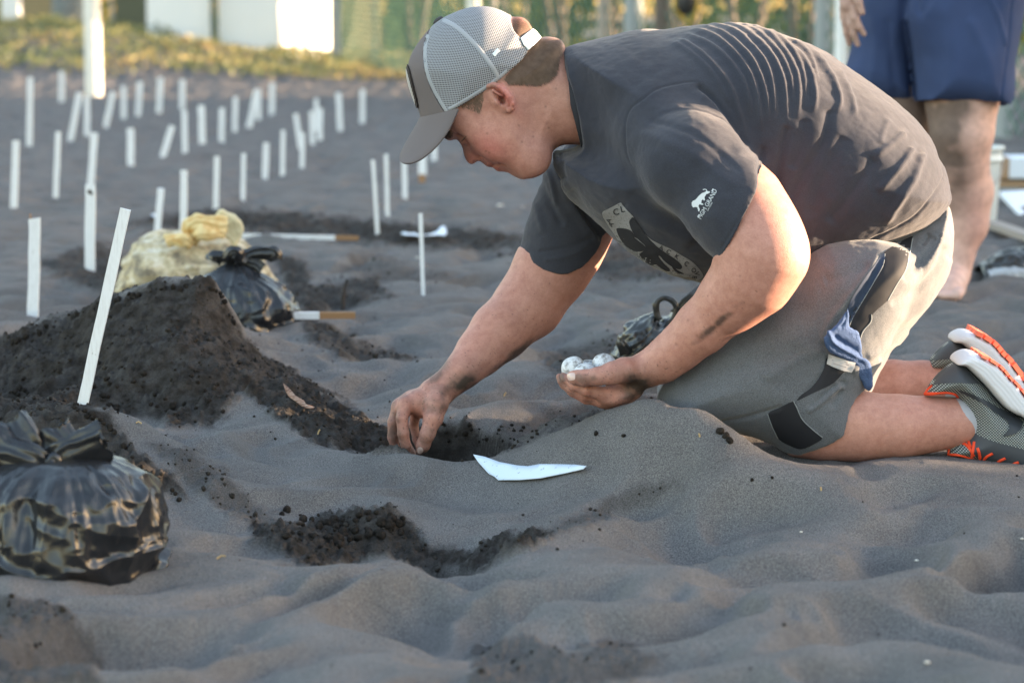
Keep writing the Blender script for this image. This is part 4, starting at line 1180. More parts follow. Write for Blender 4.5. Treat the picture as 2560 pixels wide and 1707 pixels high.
S = Vol(shorts.lo, shorts.lo + (shorts.n - 1) * shorts.h, shorts.h); S.F = S.F[:shorts.n[0], :shorts.n[1], :shorts.n[2]]
S.chain([JV(2030,640,3.60,120), JV(1800,790,3.61,98), JV(1585,905,3.61,78)], .02); S.chain([JV(1600,910,3.61,72), JV(1780,925,3.61,76), JV(1930,915,3.62,72)], .02)
shorts.F = smin(shorts.F, S.F, .02)
S6 = lambda L: [(1600 + a / 2.306, 560 + b / 2.306) for a, b in L]
SF = [
 (S6([(1385,180),(1300,300),(1190,440),(1100,560),(1062,640),(1062,700)]), 9, 5.0),
 (S6([(1200,560),(1280,430),(1400,170)]), 7, -5), (S6([(1100,760),(1040,880),(950,990)]), 6, -3.5), (S6([(960,1085),(1050,1020),(1130,955),(1190,940)]), 6, 4.5), (S6([(985,1060),(1060,990),(1140,925)]), 5, -3.5),
 (S6([(1170,900),(1160,960),(1100,1060)]), 8, -3), (S6([(1220,850),(1290,820),(1400,780)]), 12, 3),
 (S6([(830,1050),(640,1110),(440,1150),(300,1170)]), 5, -3.0), (S6([(200,900),(400,860),(700,790),(1000,740)]), 26, -3.5), (S6([(1060,720),(900,780),(700,900)]), 16, 3.0),
 (S6([(1740,60),(1690,150),(1600,250),(1520,330)]), 8, -5), (S6([(1700,70),(1650,160),(1560,260)]), 7, -4), (S6([(1760,120),(1700,260),(1560,400),(1440,470)]), 9, -4), (S6([(1670,60),(1620,130)]), 6, -4), (S6([(1790,190),(1740,330),(1620,480),(1480,580)]), 12, 3),
 (S6([(1500,700),(1360,790),(1250,850)]), 9, -3), (S6([(1560,620),(1420,720),(1300,770)]), 10, 3),
 (S6([(1060,330),(1180,290),(1330,230)]), 14, -3), (S6([(600,420),(820,420),(1050,380)]), 26, 2.5),
]
def short_disp(v, n):
    X, Y = project(v); r = .0020 * fbm3(v, 14, 3, 61) + .0004 * fbm3(v, 90, 2, 64)
    for L, w_, a in SF:
        L = smooth_poly(L, 5, False); d, tt, sg = line_dist(X, Y, L)
        r += a * .001 * np.exp(-(d / w_) ** 2) * sstep(0, .12, tt + .02) * sstep(1.0, .85, tt)
    return r
so_, sov, sof = vol_obj('shorts', shorts, m_short, person, short_disp, None, 2)
sob = bvh_of(sov, sof)
m_blk = mat('black_side_panel', (.018, .019, .024), .75, .3)
m_navy = mat('navy_pocket_lining', (.035, .05, .085), .8, .2)
decal('side_panel', S6([(1405,165),(1480,115),(1562,72),(1572,90),(1555,170),(1530,270),(1480,350),(1455,390),(1430,440),(1345,515),(1335,560),(1285,620),(1262,690),(1245,640),(1200,600),(1190,560),(1225,500),(1290,400),(1350,300),(1400,200)]), sob, .0010, m_blk, person, 7)
decal('pocket_lining', S6([(1385,185),(1412,170),(1405,230),(1350,330),(1290,430),(1240,520),(1200,600),(1188,590),(1190,520),(1215,440),(1290,320),(1350,240)]), sob, .0016, m_navy, person, 6)
decal('side_panel', S6([(1085,765),(1190,820),(1160,870),(1110,920),(1040,955),(975,985),(905,1018),(930,985),(985,945),(1030,890),(1062,830)]), sob, .0010, m_blk, person, 7)
decal('side_panel', S6([(740,1092),(800,1060),(885,1022),(905,1060),(935,1125),(990,1180),(1052,1230),(1000,1270),(930,1297),(870,1280),(800,1240),(762,1165)]), sob, .0010, m_blk, person, 7)
m_stitch = mat('seam_stitching', (.22, .24, .25), .8, .2)
for L in ([(885,1020),(905,1060),(935,1125),(990,1180),(1052,1230)], [(735,1095),(760,1165),(795,1238)], [(1572,80),(1555,170),(1530,270),(1480,350),(1430,440)], [(1412,172),(1400,240),(1345,340),(1285,440),(1235,525),(1205,590)], [(1335,520),(1330,565),(1285,620),(1262,690)]):
    strip('seam', S6(L), 3.2, sob, .0016, m_stitch, parent=person)

# ---------------- shoes and socks
m_upper = mat('knit_upper', (.1, .11, .115), .7, .3)
t = NT(m_upper); sx = t.n('SeparateXYZ'); t.l(t.obj(), sx.inputs[0])
u = t.math('MULTIPLY', sx.outputs[0], 1650.0); w = t.math('MULTIPLY', sx.outputs[2], 1650.0)
dot = t.math('MULTIPLY', t.math('SINE', u), t.math('SINE', w)); df = t.ramp(t.math('ADD', t.math('MULTIPLY', dot, .5), .5), [(.55, (0, 0, 0)), (.72, (1, 1, 1))])
t.base(t.mix(df, (.055, .062, .07), (.42, .46, .43))); t.bump(df, .5, .001)
m_solid = mat('slate_overlay', (.055, .062, .075), .55, .35)
m_mid = mat('foam_midsole', (.66, .67, .72), .6, .3)
m_org = mat('orange_trim', (.82, .075, .025), .6, .3); m_coral = mat('coral_outsole', (.80, .17, .10), .7, .3)
m_sock = mat('grey_sock', (.42, .43, .48), .9, .1); tt_ = NT(m_sock); tt_.bump(tt_.noise(600, 2), .5, .001); m_swoosh = mat('dark_swoosh', (.030, .036, .045), .5, .4)
UP = [(2383,906),(2406,908),(2428,929),(2456,957),(2484,990),(2512,1018),(2560,1044),(2620,1085),(2680,1140),(2720,1190),(2738,1228),(2730,1262),(2690,1272),(2620,1244),(2560,1200),(2500,1172),(2428,1148),(2372,1138),(2374,1114),(2392,1098),(2412,1088),(2418,1050),(2408,1012),(2392,990),(2372,984),(2330,986),(2312,985),(2322,966),(2345,936)]
MS = [(2383,906),(2388,893),(2400,884),(2417,878),(2434,880),(2456,889),(2484,906),(2498,920),(2512,937),(2530,954),(2560,993),(2620,1065),(2690,1140),(2745,1200),(2758,1235),(2740,1236),(2720,1190),(2680,1140),(2620,1085),(2560,1044),(2512,1018),(2484,990),(2456,957),(2428,929),(2406,910)]
def shoe(dx, dy, yc, y0, near):
    k = y0 / yc      # the far shoe is the same size but farther away
    def sh(L): return [((a - 2400) * k + 2400 + dx, (b - 1000) * k + 1000 + dy) for a, b in L]
    e = empty('shoe', (0, 0, 0), None, None); e.name = 'shoe'; e.location = person.location; e.parent = person; e.matrix_parent_inverse = Matrix.Translation(person.location).inverted()
    def lk(name, me, m):
        o = bpy.data.objects.new(name, me); COL.objects.link(o); me.materials.append(m); me.shade_smooth(); o.parent = e; o.matrix_parent_inverse = Matrix.Translation(person.location).inverted(); return o
    A = P(2290 + dx, 1300 + dy, yc); B = P(2790 + dx, 830 + dy, yc)
    V = Vol((A.x, yc - .07, A.z), (B.x, yc + .07, B.z), .0018 if near else .0025)
    V.inflate(smooth_poly(q2(sh(UP), yc), 3), yc, .034, .043, 0)
    v, f = V.mesh(); v = relax(v, f, 2); ub = bvh_of(v, f); lk('upper', np_mesh('upper', v, f), m_upper)
    V = Vol((A.x, yc - .07, A.z), (B.x, yc + .07, B.z), .0018 if near else .0025)
    V.inflate(smooth_poly(q2(sh(MS), yc), 3), yc, .010, .0445, 0, p=3.5)
    v, f = V.mesh(); v = relax(v, f, 2)
    n = normals(v, f); X, Y = project(v); gr = np.zeros(len(v))
    for off in (8, 17, 27, 37):
        L = smooth_poly(sh([(a - off * .75, b + off * .62) for a, b in MS[3:14]]), 3, False); d, tt, sg = line_dist(X, Y, L)
        gr -= .0011 * np.exp(-(d / 2.2) ** 2) * sstep(0, .2, tt) * sstep(1, .6, tt)
    v = v + n * gr[:, None]; mb = bvh_of(v, f); lk('midsole', np_mesh('midsole', v, f), m_mid)
    # coral tread blocks along the sole
    ol = smooth_poly(sh(MS[4:15]), 6, False)
    tg = np.gradient(ol, axis=0); tg /= np.linalg.norm(tg, axis=1, keepdims=True); nr = np.stack([tg[:, 1], -tg[:, 0]], 1)
    i = 2
    while i < len(ol) - 6:
        for (ya, yb) in ((-.043, -.016), (-.012, .012), (.016, .043)):
            V_, F_ = [], []
            for j in range(i, i + 5):
                for (o_, yy) in ((-1, ya), (5.5 if near else 11, ya + .002), (5.5 if near else 11, yb - .002), (-1, yb)):
                    q = ol[j] + nr[j] * o_; p = P(q[0], q[1], yc); V_.append(Vector((p.x, yc + yy, p.z)))
            for j in range(4):
                for s in range(4): F_.append((j * 4 + s, j * 4 + (s + 1) % 4, j * 4 + 4 + (s + 1) % 4, j * 4 + 4 + s))
            F_ += [(0, 3, 2, 1), (16, 17, 18, 19)]
            o = lk('tread_block', py_mesh('tread_block', V_, F_), m_coral); o.data.shade_flat()
        i += 5
    def dc(name, L, lift, m, step=5, sm=True):
        o = decal(name, sh(L), ub, lift, m, None, step, smooth=sm)
        if o: o.parent = e; o.matrix_parent_inverse = Matrix.Translation(person.location).inverted()
    def tb(name, L, r, lift, m, flat=1.0):
        o = surf_tube(name, sh(L), r, ub, m, None, lift, yc, flat=flat)
        if o: o.parent = e; o.matrix_parent_inverse = Matrix.Translation(person.location).inverted()
    dc('heel_overlay', [(2384,908),(2404,912),(2424,931),(2446,956),(2440,959),(2400,958),(2362,958),(2334,960),(2348,938),(2366,922)], .0012, m_solid)
    dc('toe_overlay', [(2421,1078),(2450,1090),(2490,1105),(2540,1118),(2600,1135),(2660,1150),(2700,1180),(2725,1225),(2722,1252),(2690,1262),(2620,1236),(2560,1190),(2500,1163),(2440,1140),(2430,1118)], .0012, m_solid)
    if near:
        Z = lambda L: [(2260 + a / 3.563, 780 + b / 3.563) for a, b in L]
        dc('swoosh', Z([(485,700),(560,715),(660,755),(760,800),(850,855),(950,895),(1030,940),(1056,990),(1035,1050),(970,1092),(880,1106),(925,1060),(938,1010),(910,960),(830,905),(720,825),(600,765),(520,725)]), .0022, m_swoosh, 4)
    if not near:
        o = decal('heel_pad', [(2299,908),(2312,901),(2324,905),(2330,922),(2333,934),(2320,948),(2308,946),(2298,928)], ub, .003, m_org, None, 5)
        if o: o.parent = e; o.matrix_parent_inverse = Matrix.Translation(person.location).inverted()
        return e
    tb('collar_piping', [(2313,984),(2330,984),(2350,981),(2372,981),(2392,988),(2404,1012),(2413,1047),(2418,1089),(2428,1120)], 4.4, -.0006, m_org)
    tb('heel_loop', [(2314,984),(2320,974),(2331,964)], 4.2, .0, m_org)
    tb('tongue_trim', [(2372,1138),(2376,1118),(2392,1108),(2412,1110),(2426,1124),(2434,1138)], 4.2, -.0004, m_org)
    tb('lace', [(2372,1136),(2400,1138),(2430,1146),(2462,1154),(2500,1164),(2546,1182),(2600,1216)], 3.6, .0006, m_org)
    for L in ([(2430,1140),(2433,1122),(2436,1104)], [(2450,1146),(2448,1132),(2444,1120)], [(2458,1152),(2468,1140),(2482,1133)], [(2490,1158),(2502,1150),(2514,1145)], [(2520,1170),(2532,1160),(2547,1155)], [(2560,1190),(2572,1180),(2588,1172)]):
        tb('lace', L, 4.0, .0010, m_org)
    return e
shoe(0, 0, 3.28, 3.28, True)
shoe(-8, -64, 3.62, 3.28, False)
sk = Vol(P(2300, 1130, 3.2) - Vector((0, .02, 0)), P(2470, 950, 3.4) + Vector((0, .03, 0)), .002)
sk.chain([J(2340,1056,3.28,60.5), J(2392,1052,3.28,56), J(2440,1060,3.28,50)], .01)
sk.prism(q2([(2338,975),(2362,996),(2378,1022),(2386,1050),(2388,1080),(2384,1110),(2380,1140),(2500,1140),(2500,960)], 3.28), 'i')
vol_obj('sock', sk, m_sock, person)
sk = Vol(P(2270, 1020, 3.55) - Vector((0, .03, 0)), P(2440, 880, 3.7) + Vector((0, .03, 0)), .0025)
sk.chain([J(2290,958,3.62,53), J(2380,955,3.62,46)], .01); sk.prism(q2([(2296,880),(2302,950),(2300,1030),(2440,1030),(2440,880)], 3.62), 'i')
vol_obj('sock', sk, m_sock, person)

# ---------------- things on the person
# blue washcloth hanging out of the pocket
Z4 = lambda L: [(1960 + a / 3.074, 620 + b / 3.074) for a, b in L]
m_cloth = mat('blue_terry', (.085, .135, .27), .95, .1); t = NT(m_cloth); t.bump(t.noise(420, 3, .7), .9, .003)
CL = Z4([(492,455),(500,530),(502,600),(552,635),(572,700),(595,790),(632,860),(655,940),(665,1030),(672,1080),(650,1100),(620,1082),(590,1015),(545,945),(545,905),(460,855),(380,818),(338,790),(312,740),(308,690),(345,645),(400,590),(445,530)])
ycl = 3.205
cl = Vol(P(2040, 1000, ycl) - Vector((0, .05, .01)), P(2200, 740, ycl) + Vector((0, .06, .01)), .0016)
cl.inflate(smooth_poly(q2(CL, ycl), 2), ycl, .006, .0055, 0)
def cl_disp(v, n):
    X, Y = project(v); r = .0006 * fbm3(v, 200, 3, 3)
    for L, w_, a in ((Z4([(350,655),(380,720),(450,770),(560,830),(630,880),(652,960),(660,1060)]), 5, 4.0), (Z4([(400,690),(470,740),(560,790),(600,830)]), 8, -4.5), (Z4([(560,640),(575,720),(610,820)]), 4, 2.5), (Z4([(480,480),(470,560),(440,600)]), 5, -2.5)):
        L = smooth_poly(L, 4, False); d, tt, sg = line_dist(X, Y, L); r += a * .001 * np.exp(-(d / w_) ** 2)
    return r
cloth_e = empty('washcloth', P(2110, 830, ycl), 'small blue terry washcloth hanging out of the kneeling teenager\'s shorts pocket', 'washcloth')
# lean it onto the hip: nearer to the camera than the shorts
v, f = cl.mesh(); v = relax(v, f, 2)
o_ = []
for X, Y in ((2085, 850), (2120, 860), (2150, 900), (2100, 800), (2160, 950)):
    q = onto(sob, X, Y, 0); 
    if q: o_.append(q.y)
print('cloth depth', o_)
n = normals(v, f); v = v + n * cl_disp(v, n)[:, None]
for i in range(len(v)):
    pass
Xc, Yc = project(v); sdep = np.array([(lambda q: q.y if q else 3.26)(onto(sob, a, b, 0)) for a, b in zip(Xc[::40], Yc[::40])])
from_y = np.interp(np.arange(len(v)), np.arange(0, len(v), 40), sdep)
coef = np.linalg.lstsq(np.stack([Xc[::40] - 2110, Yc[::40] - 850, np.ones(len(Xc[::40]))], 1), sdep, rcond=None)[0]
pl_y = np.stack([Xc - 2110, Yc - 850, np.ones(len(Xc))], 1) @ coef - .014
new = v.copy(); sc_v = (pl_y + (v[:, 1] - ycl)) / v[:, 1]
new = np.stack([v[:, 0] * sc_v, v[:, 1] * sc_v, CAM_H + (v[:, 2] - CAM_H) * sc_v], 1)
clm = link('towelling', np_mesh('towelling', new, f), m_cloth, cloth_e)
cb = bvh_of(new, f)
m_tag = mat('care_label', (.46, .45, .46), .8, .2)
decal('care_label', Z4([(342,815),(400,835),(552,882),(540,925),(520,958),(460,945),(380,915),(328,890)]), sob, .004, m_tag, cloth_e, 5, smooth=False)
m_tink = mat('label_print', (.20, .20, .22), .8)
lb = sob
for a, b, s in ((420, 866, 1.0), (430, 885, 1.0), (425, 905, .8)):
    x0, y0 = Z4([(a, b)])[0]
    decal('label_print', [(x0 - 20 * s, y0 - 8 * s - .6), (x0 + 22 * s, y0 + 5 * s - .6), (x0 + 22 * s, y0 + 5 * s + .8), (x0 - 20 * s, y0 - 8 * s + .8)], lb, .0046, m_tink, cloth_e, 4, smooth=False)

# turtle eggs in the palm
m_egg = mat('egg_shell', (.78, .80, .84), .45, .4); t = NT(m_egg)
sp_ = t.ramp(t.noise(75, 5, .75), [(.46, (0, 0, 0)), (.62, (1, 1, 1))])
t.base(t.mix(t.math('MULTIPLY', sp_, .8), (.66, .68, .72), (.09, .072, .060)))
for i, (X, Y, y, r, lb_) in enumerate(((1434, 921, 3.288, .0168, 'sandy white turtle egg at the fingertips of the cupped hand'), (1463, 937, 3.266, .0165, 'white turtle egg resting against the thumb, in front of the other eggs'), (1510, 914, 3.290, .0172, 'sandy white turtle egg nearest the wrist in the cupped hand'), (1472, 928, 3.312, .0165, 'turtle egg mostly hidden behind the other eggs in the cupped hand'))):
    bm = bmesh.new(); bmesh.ops.create_icosphere(bm, subdivisions=4, radius=r)
    for v in bm.verts: v.co *= 1 + .02 * math.sin(v.co.x * 300 + i)
    me = bpy.data.meshes.new('turtle_egg'); bm.to_mesh(me); bm.free()
    o = link('turtle_egg', me, m_egg); o.location = P(X, Y, y); o.rotation_euler = (i, i * 2, 0)
    tag(o, lb_, 'egg', 'turtle eggs held in the palm')
# ------------------------------------------------------------------ STAKES
m_paint = mat('white_painted_wood', (.62, .66, .68), .6, .3)
t = NT(m_paint); sc_n = t.n('Mapping'); t.l(t.obj(), sc_n.inputs[0]); sc_n.inputs['Scale'].default_value = (1, 1, .12)
gr = t.noise(320, 3, .6, sc_n.outputs[0]); ch = t.noise(60, 4, .7)
c_ = t.mix(t.math('MULTIPLY', t.ramp(gr, [(.45, (0, 0, 0)), (.75, (1, 1, 1))]), .30), (.72, .74, .76), (.40, .39, .38))
t.base(t.mix(t.ramp(ch, [(.67, (0, 0, 0)), (.74, (.6, .6, .6))]), c_, (.20, .17, .14))); t.bump(gr, .4, .001)
m_bare = mat('bare_wood', (.30, .17, .085), .75, .2); t = NT(m_bare); t.bump(t.noise(300, 3), .3, .001)
m_dark = mat('damp_stick', (.05, .04, .035), .8, .2)
def box_between(a, b, w, th, taper=1.0, jag=0.0, n=6, rg=random):
    """a slat from a (foot) to b (top): w across, th deep, edges slightly uneven"""
    ax = (b - a); L = ax.length; ax = ax / L
    side = Vector((1, 0, 0)) - ax * ax.x; side.normalize(); dep = ax.cross(side).normalized()
    V, F = [], []
    for i in range(n + 1):
        s = i / n; c = a + ax * L * s; ww = w * (1 + (taper - 1) * s) * (1 + .05 * rg.uniform(-1, 1))
        c = c + side * w * .04 * rg.uniform(-1, 1)
        for sx_, sy_ in ((-1, -1), (1, -1), (1, 1), (-1, 1)):
            top = 0 if i < n else jag * L * rg.uniform(0, .035)
            V.append(c + side * ww * .5 * sx_ + dep * th * .5 * sy_ - ax * top)
    for i in range(n):
        for s in range(4): F.append((i * 4 + s, i * 4 + (s + 1) % 4, i * 4 + 4 + (s + 1) % 4, i * 4 + 4 + s))
    F.append((3, 2, 1, 0)); F.append((n * 4, n * 4 + 1, n * 4 + 2, n * 4 + 3))
    return V, F
SG = 'white stakes marking the nests'
ZZ = 2.352
STK = [ # top X,Y  foot X,Y  width (photo px), label
 (178/ZZ,455/ZZ,172/ZZ,860/ZZ,12.5,'tall far-left white stake reaching well above its neighbours'),
 (363/ZZ,420/ZZ,362/ZZ,600/ZZ,12,'farthest white stake at the left, short and upright near the back of the field'),
 (467/ZZ,545/ZZ,413/ZZ,830/ZZ,13.5,'white stake leaning right, second row left, beside a short upright stake'),
 (512/ZZ,570/ZZ,512/ZZ,800/ZZ,12,'short upright stake between two leaning stakes left of the white post'),
 (665/ZZ,540/ZZ,620/ZZ,750/ZZ,12,'white stake leaning right directly at the foot of the thick white post'),
 (728/ZZ,505/ZZ,727/ZZ,698/ZZ,11,'first upright stake to the right of the thick white post'),
 (823/ZZ,482/ZZ,812/ZZ,682/ZZ,12,'second upright stake to the right of the thick white post'),
 (945/ZZ,455/ZZ,934/ZZ,665/ZZ,12.5,'back-row stake midway between the white post and the green fence post'),
 (1072/ZZ,468/ZZ,1072/ZZ,645/ZZ,12.5,'back-row stake standing right behind the top of another stake'),
 (1083/ZZ,650/ZZ,1087/ZZ,897/ZZ,12.5,'upright stake whose top meets the foot of the back-row stake behind it'),
 (1183/ZZ,620/ZZ,1190/ZZ,845/ZZ,15,'wider mid-field stake leaning slightly left, between two thin upright ones'),
 (1305/ZZ,635/ZZ,1302/ZZ,835/ZZ,12.5,'plain upright mid-field stake just right of the wider stake'),
 (1385/ZZ,570/ZZ,1380/ZZ,775/ZZ,11,'thin greyish mid-field stake before the leaning pair'),
 (1510/ZZ,530/ZZ,1465/ZZ,752/ZZ,13.5,'stake leaning right and overlapping a thin upright stake behind it'),
 (1520/ZZ,525/ZZ,1522/ZZ,705/ZZ,10.5,'thin upright stake half hidden behind a leaning stake'),
 (1602/ZZ,488/ZZ,1597/ZZ,680/ZZ,12,'upright back-row stake below the bright white board'),
 (1738/ZZ,670/ZZ,1768/ZZ,880/ZZ,11.5,'stake leaning left whose foot crosses another stake'),
 (1778/ZZ,780/ZZ,1776/ZZ,990/ZZ,11,'upright stake standing in front of the left-leaning stake'),
 (1832/ZZ,655/ZZ,1838/ZZ,850/ZZ,11,'left one of three stakes bunched closely together'),
 (1860/ZZ,580/ZZ,1864/ZZ,770/ZZ,10,'faint rear one of three stakes bunched closely together'),
 (1882/ZZ,638/ZZ,1880/ZZ,825/ZZ,12.5,'right one of three stakes bunched closely together'),
 (1990/ZZ,545/ZZ,2000/ZZ,768/ZZ,12.5,'lone stake left of the cap, second from the cap along the back'),
 (2132/ZZ,525/ZZ,2130/ZZ,728/ZZ,11.5,'back-row stake nearest the crown of the cap'),
 (95/ZZ,825/ZZ,82/ZZ,1222/ZZ,16,'stake at the far left edge of the photo, third row back'),
 (343/ZZ,775/ZZ,326/ZZ,1162/ZZ,12.5,'thin tall stake leaning slightly right, near the left edge'),
 (555/ZZ,780/ZZ,532/ZZ,1110/ZZ,16,'stake standing directly behind the broad stake with a dark chip'),
 (226,461,225,675,24.5,'broad flat white stake with a dark chip near its top'),
 (767/ZZ,755/ZZ,767/ZZ,980/ZZ,16,'stocky upright stake in mid field, left of a strongly leaning one'),
 (1012/ZZ,740/ZZ,957/ZZ,925/ZZ,14,'short stake leaning strongly right in mid field'),
 (403,470,392,592,15,'weathered grey and white stake behind the pale yellow sack'),
 (460,425,458,580,16,'clean bright stake rising behind the knot of the yellow sack'),
 (1276/ZZ,920/ZZ,1268/ZZ,1225/ZZ,12.5,'thin stake rising from the back edge of the dark sand ridge'),
 (1433/ZZ,900/ZZ,1427/ZZ,1175/ZZ,10.5,'very thin upright stake above the long dark sand ridge'),
 (1566/ZZ,840/ZZ,1557/ZZ,1055/ZZ,14,'upright stake left of a thin taller one in the middle distance'),
 (1665/ZZ,765/ZZ,1660/ZZ,1030/ZZ,10.5,'thin tall stake in the middle distance left of the crossed pair'),
 (932,400,944,585,9.5,'thin grey stake leaning left, left of the cap visor'),
 (965,385,969,540,10,'thin cream stake leaning left close beside the visor tip'),
 (1011,395,1012,495,12,'white stake just below the tip of the cap visor'),
 (1057,375,1055,456,19,'broad white stake with a bare brown foot below the visor'),
 (1086,350,1085,401,12,'short distant stake glimpsed between visor and face'),
 (1051,533,1058,737,9.5,'thin stake standing alone in front of the far dark ridge, below the face'),
 (87,541,83,791,27,'broad stake with splintered brown top at the left'),
 (315,520,201,1035,27,'long slim white stake leaning right out of the near sand mound'),
]
for i, (xt, yt, xb, yb, w, lb) in enumerate(STK):
    rg = random.Random(100 + i)
    yd = 3.36 if 'near sand mound' in lb else None
    f_ = hit(xb, yb) if yd is None else P(xb, yb, 3.24)
    top = P(xt, yt, f_.y + (0.02 if yt < yb else 0)); ax = (top - f_).normalized(); foot = f_ - ax * .05
    W = w * f_.y / FPX
    jag = 1 if 'splinter' in lb or 'weathered' in lb else .25
    e = empty('nest_stake', f_, lb, 'stake', SG)
    bare = 'brown foot' in lb
    if bare:
        mid = f_ + (top - f_) * .24
        link('bare_foot', py_mesh('bare_foot', *box_between(foot, mid, W * .8, W * .4, 1, 0, 2, rg)), m_bare, e, False)
        V_, F_ = box_between(mid, top, W, W * .45, 1, jag, 6, rg)
    else: V_, F_ = box_between(foot, top, W, W * .45 if w > 20 else W * .6, 1, jag, 7, rg)
    link('slat', py_mesh('slat', V_, F_), m_paint, e, False)
    if 'splinter' in lb:
        link('splintered_end', py_mesh('splintered_end', *box_between(top - ax * .012 - Vector((W * .38, 0, 0)), top + ax * .006 - Vector((W * .42, 0, 0)), W * .16, W * .3, .3)), m_bare, e, False)
    if 'dark chip' in lb:
        sbv = BVHTree.FromPolygons([tuple(p) for p in V_], F_)
        decal('chip', [(219,476),(226,474),(230,479),(234,486),(228,484),(231,492),(226,487),(218,482)], sbv, .0006, m_dark, e, 3, smooth=False)

def lying(name, x0, y0, x1, y1, wpx, lb, split, cat='stake', d0=None, lift=.012, th=.5):
    a = hit(x0, y0) if d0 is None else P(x0, y0, d0); b = P(x1, y1, a.y + .02); a = a + Vector((0, 0, lift)); b = b + Vector((0, 0, lift))
    W = wpx * a.y / FPX; e = empty(name, a, lb, cat, SG)
    def seg(p, q, nm, m, k=1.0):
        ax = (q - p).normalized(); up = Vector((0, 0, 1)); dep = ax.cross(up).normalized(); V = []
        for c in (p, p + (q - p) * .33, p + (q - p) * .66, q):
            for s, h in ((-1, -1), (1, -1), (1, 1), (-1, 1)): V.append(c + dep * W * .5 * s * k + up * W * th * h * k)
        F = []
        for i in range(3):
            for s in range(4): F.append((i * 4 + s, i * 4 + (s + 1) % 4, i * 4 + 4 + (s + 1) % 4, i * 4 + 4 + s))
        F += [(3, 2, 1, 0), (12, 13, 14, 15)]
        link(nm, py_mesh(nm, V, F), m, e, False)
    c = a + (b - a) * split
    seg(a, c, 'slat', m_paint); seg(c, b, 'bare_end', m_bare, .96)
lying('fallen_stake', 700, 789, 888, 788, 17, 'fallen stake with a bare brown end lying beside the black bag behind the mound', .52, d0=4.74, lift=.0)
lying('fallen_stake', 600, 597, 897, 603, 11, 'fallen stake with a bare brown end lying half buried behind the yellow sack', .80, lift=.008)
# sand drifted over the middle of the fallen stake
tw = empty('twig', hit(858, 776), 'thin dark twig stuck upright in the sand right of the black bag', 'twig')
b0 = hit(856, 776); V_, F_ = tube_mesh([[b0 - Vector((0, 0, .02)), P(858, 745, b0.y), P(862, 720, b0.y), P(867, 698, b0.y)]], [.006, .005, .0028, .0018], 6)
link('stem', py_mesh('stem', V_, F_), m_dark, tw)

# ------------------------------------------------------------------ paper, scraps, leaves
class GroundRay:
    def ray_cast(self, o, d):
        # recover the photo pixel of the ray and walk along it
        p = np.array([[o.x + d.x, o.y + d.y, o.z + d.z]]); X, Y = project(p)
        h_ = hit(float(X[0]), float(Y[0]), self.y0, self.y1, self.off)
        return (None, None, None, None) if h_.y >= self.y1 - 1e-6 else (h_, Vector((0, 0, 1)), 0, 0)
    def __init__(self, y0, y1, off=0.0): self.y0, self.y1, self.off = y0, y1, off
m_paper = mat('white_paper', (.66, .74, .84), .75, .2); t = NT(m_paper)
t.base(t.mix(t.ramp(t.noise(110, 4, .7), [(.63, (0, 0, 0)), (.70, (1, 1, 1))]), (.64, .73, .84), (.10, .10, .11)))
class PlaneRay:
    """a flat sheet resting on the sand: the plane through the sand under its outline"""
    def __init__(self, outline, y0, y1, up):
        ol = np.array(outline, float); lo, hi = ol.min(0), ol.max(0); S = []
        for X in np.linspace(lo[0], hi[0], 14):
            for Y in np.linspace(lo[1], hi[1], 7):
                if poly_sdf(np.array([X]), np.array([Y]), ol)[0] > -3:
                    h_ = hit(X, Y, y0, y1, up)
                    if h_.y < y1 - .001: S.append((X, Y, h_.y))
        S = np.array(S); self.c = S[:, :2].mean(0)
        for it in range(3):
            A = np.stack([S[:, 0] - self.c[0], S[:, 1] - self.c[1], np.ones(len(S))], 1); self.k = np.linalg.lstsq(A, S[:, 2], rcond=None)[0]
            r = S[:, 2] - A @ self.k; S = S[r < max(np.percentile(r, 80), .004)] if it < 2 and len(S) > 12 else S
    def ray_cast(self, o, d):
        X, Y = project(np.array([[o.x + d.x, o.y + d.y, o.z + d.z]]))
        return P(float(X[0]), float(Y[0]), float((X[0] - self.c[0]) * self.k[0] + (Y[0] - self.c[1]) * self.k[1] + self.k[2])), Vector((0, 0, 1)), 0, 0
def paper(name, outline, y0, y1, lb, cat, m, up=.003, curl=.006, step=12, warp=0):
    o = decal(name, outline, PlaneRay(outline, y0, y1, up), 0, m, None, step, smooth=False, maxdy=9)
    me = o.data; n = len(me.vertices); co = np.zeros(n * 3); me.vertices.foreach_get('co', co); co = co.reshape(-1, 3)
    c = co.mean(0); rad = np.linalg.norm((co - c)[:, :2], axis=1)
    co[:, 2] += curl * (rad / rad.max()) ** 2 + warp * np.sin(co[:, 0] * 55)
    me.vertices.foreach_set('co', co.ravel()); me.update()
    bm = bmesh.new(); bm.from_mesh(me); bmesh.ops.solidify(bm, geom=bm.faces[:], thickness=.0009); bm.to_mesh(me); bm.free()
    return tag(o, lb, cat)
paper('paper_sheet', [(1183,1143),(1212,1146),(1250,1157),(1294,1164),(1320,1166),(1350,1161),(1400,1163),(1440,1167),(1466,1173),(1458,1180),(1415,1187),(1350,1197),(1300,1200),(1246,1201),(1236,1192),(1222,1186),(1212,1176),(1196,1160)], 2.9, 3.42, 'torn sandy white sheet lying at the edge of the nest hole', 'paper', m_paper, .004, .004)
paper('crumpled_paper', [(1001,585),(1010,581),(1022,584),(1036,583),(1046,587),(1066,588),(1080,584),(1092,580),(1104,571),(1113,572),(1117,583),(1112,590),(1096,588),(1080,589),(1060,590),(1046,593),(1030,590),(1018,591),(1006,588)], 6, 9, 'crumpled white scrap lying on the far dark sand ridge', 'paper', m_paper, .012, .006, 6, .0)
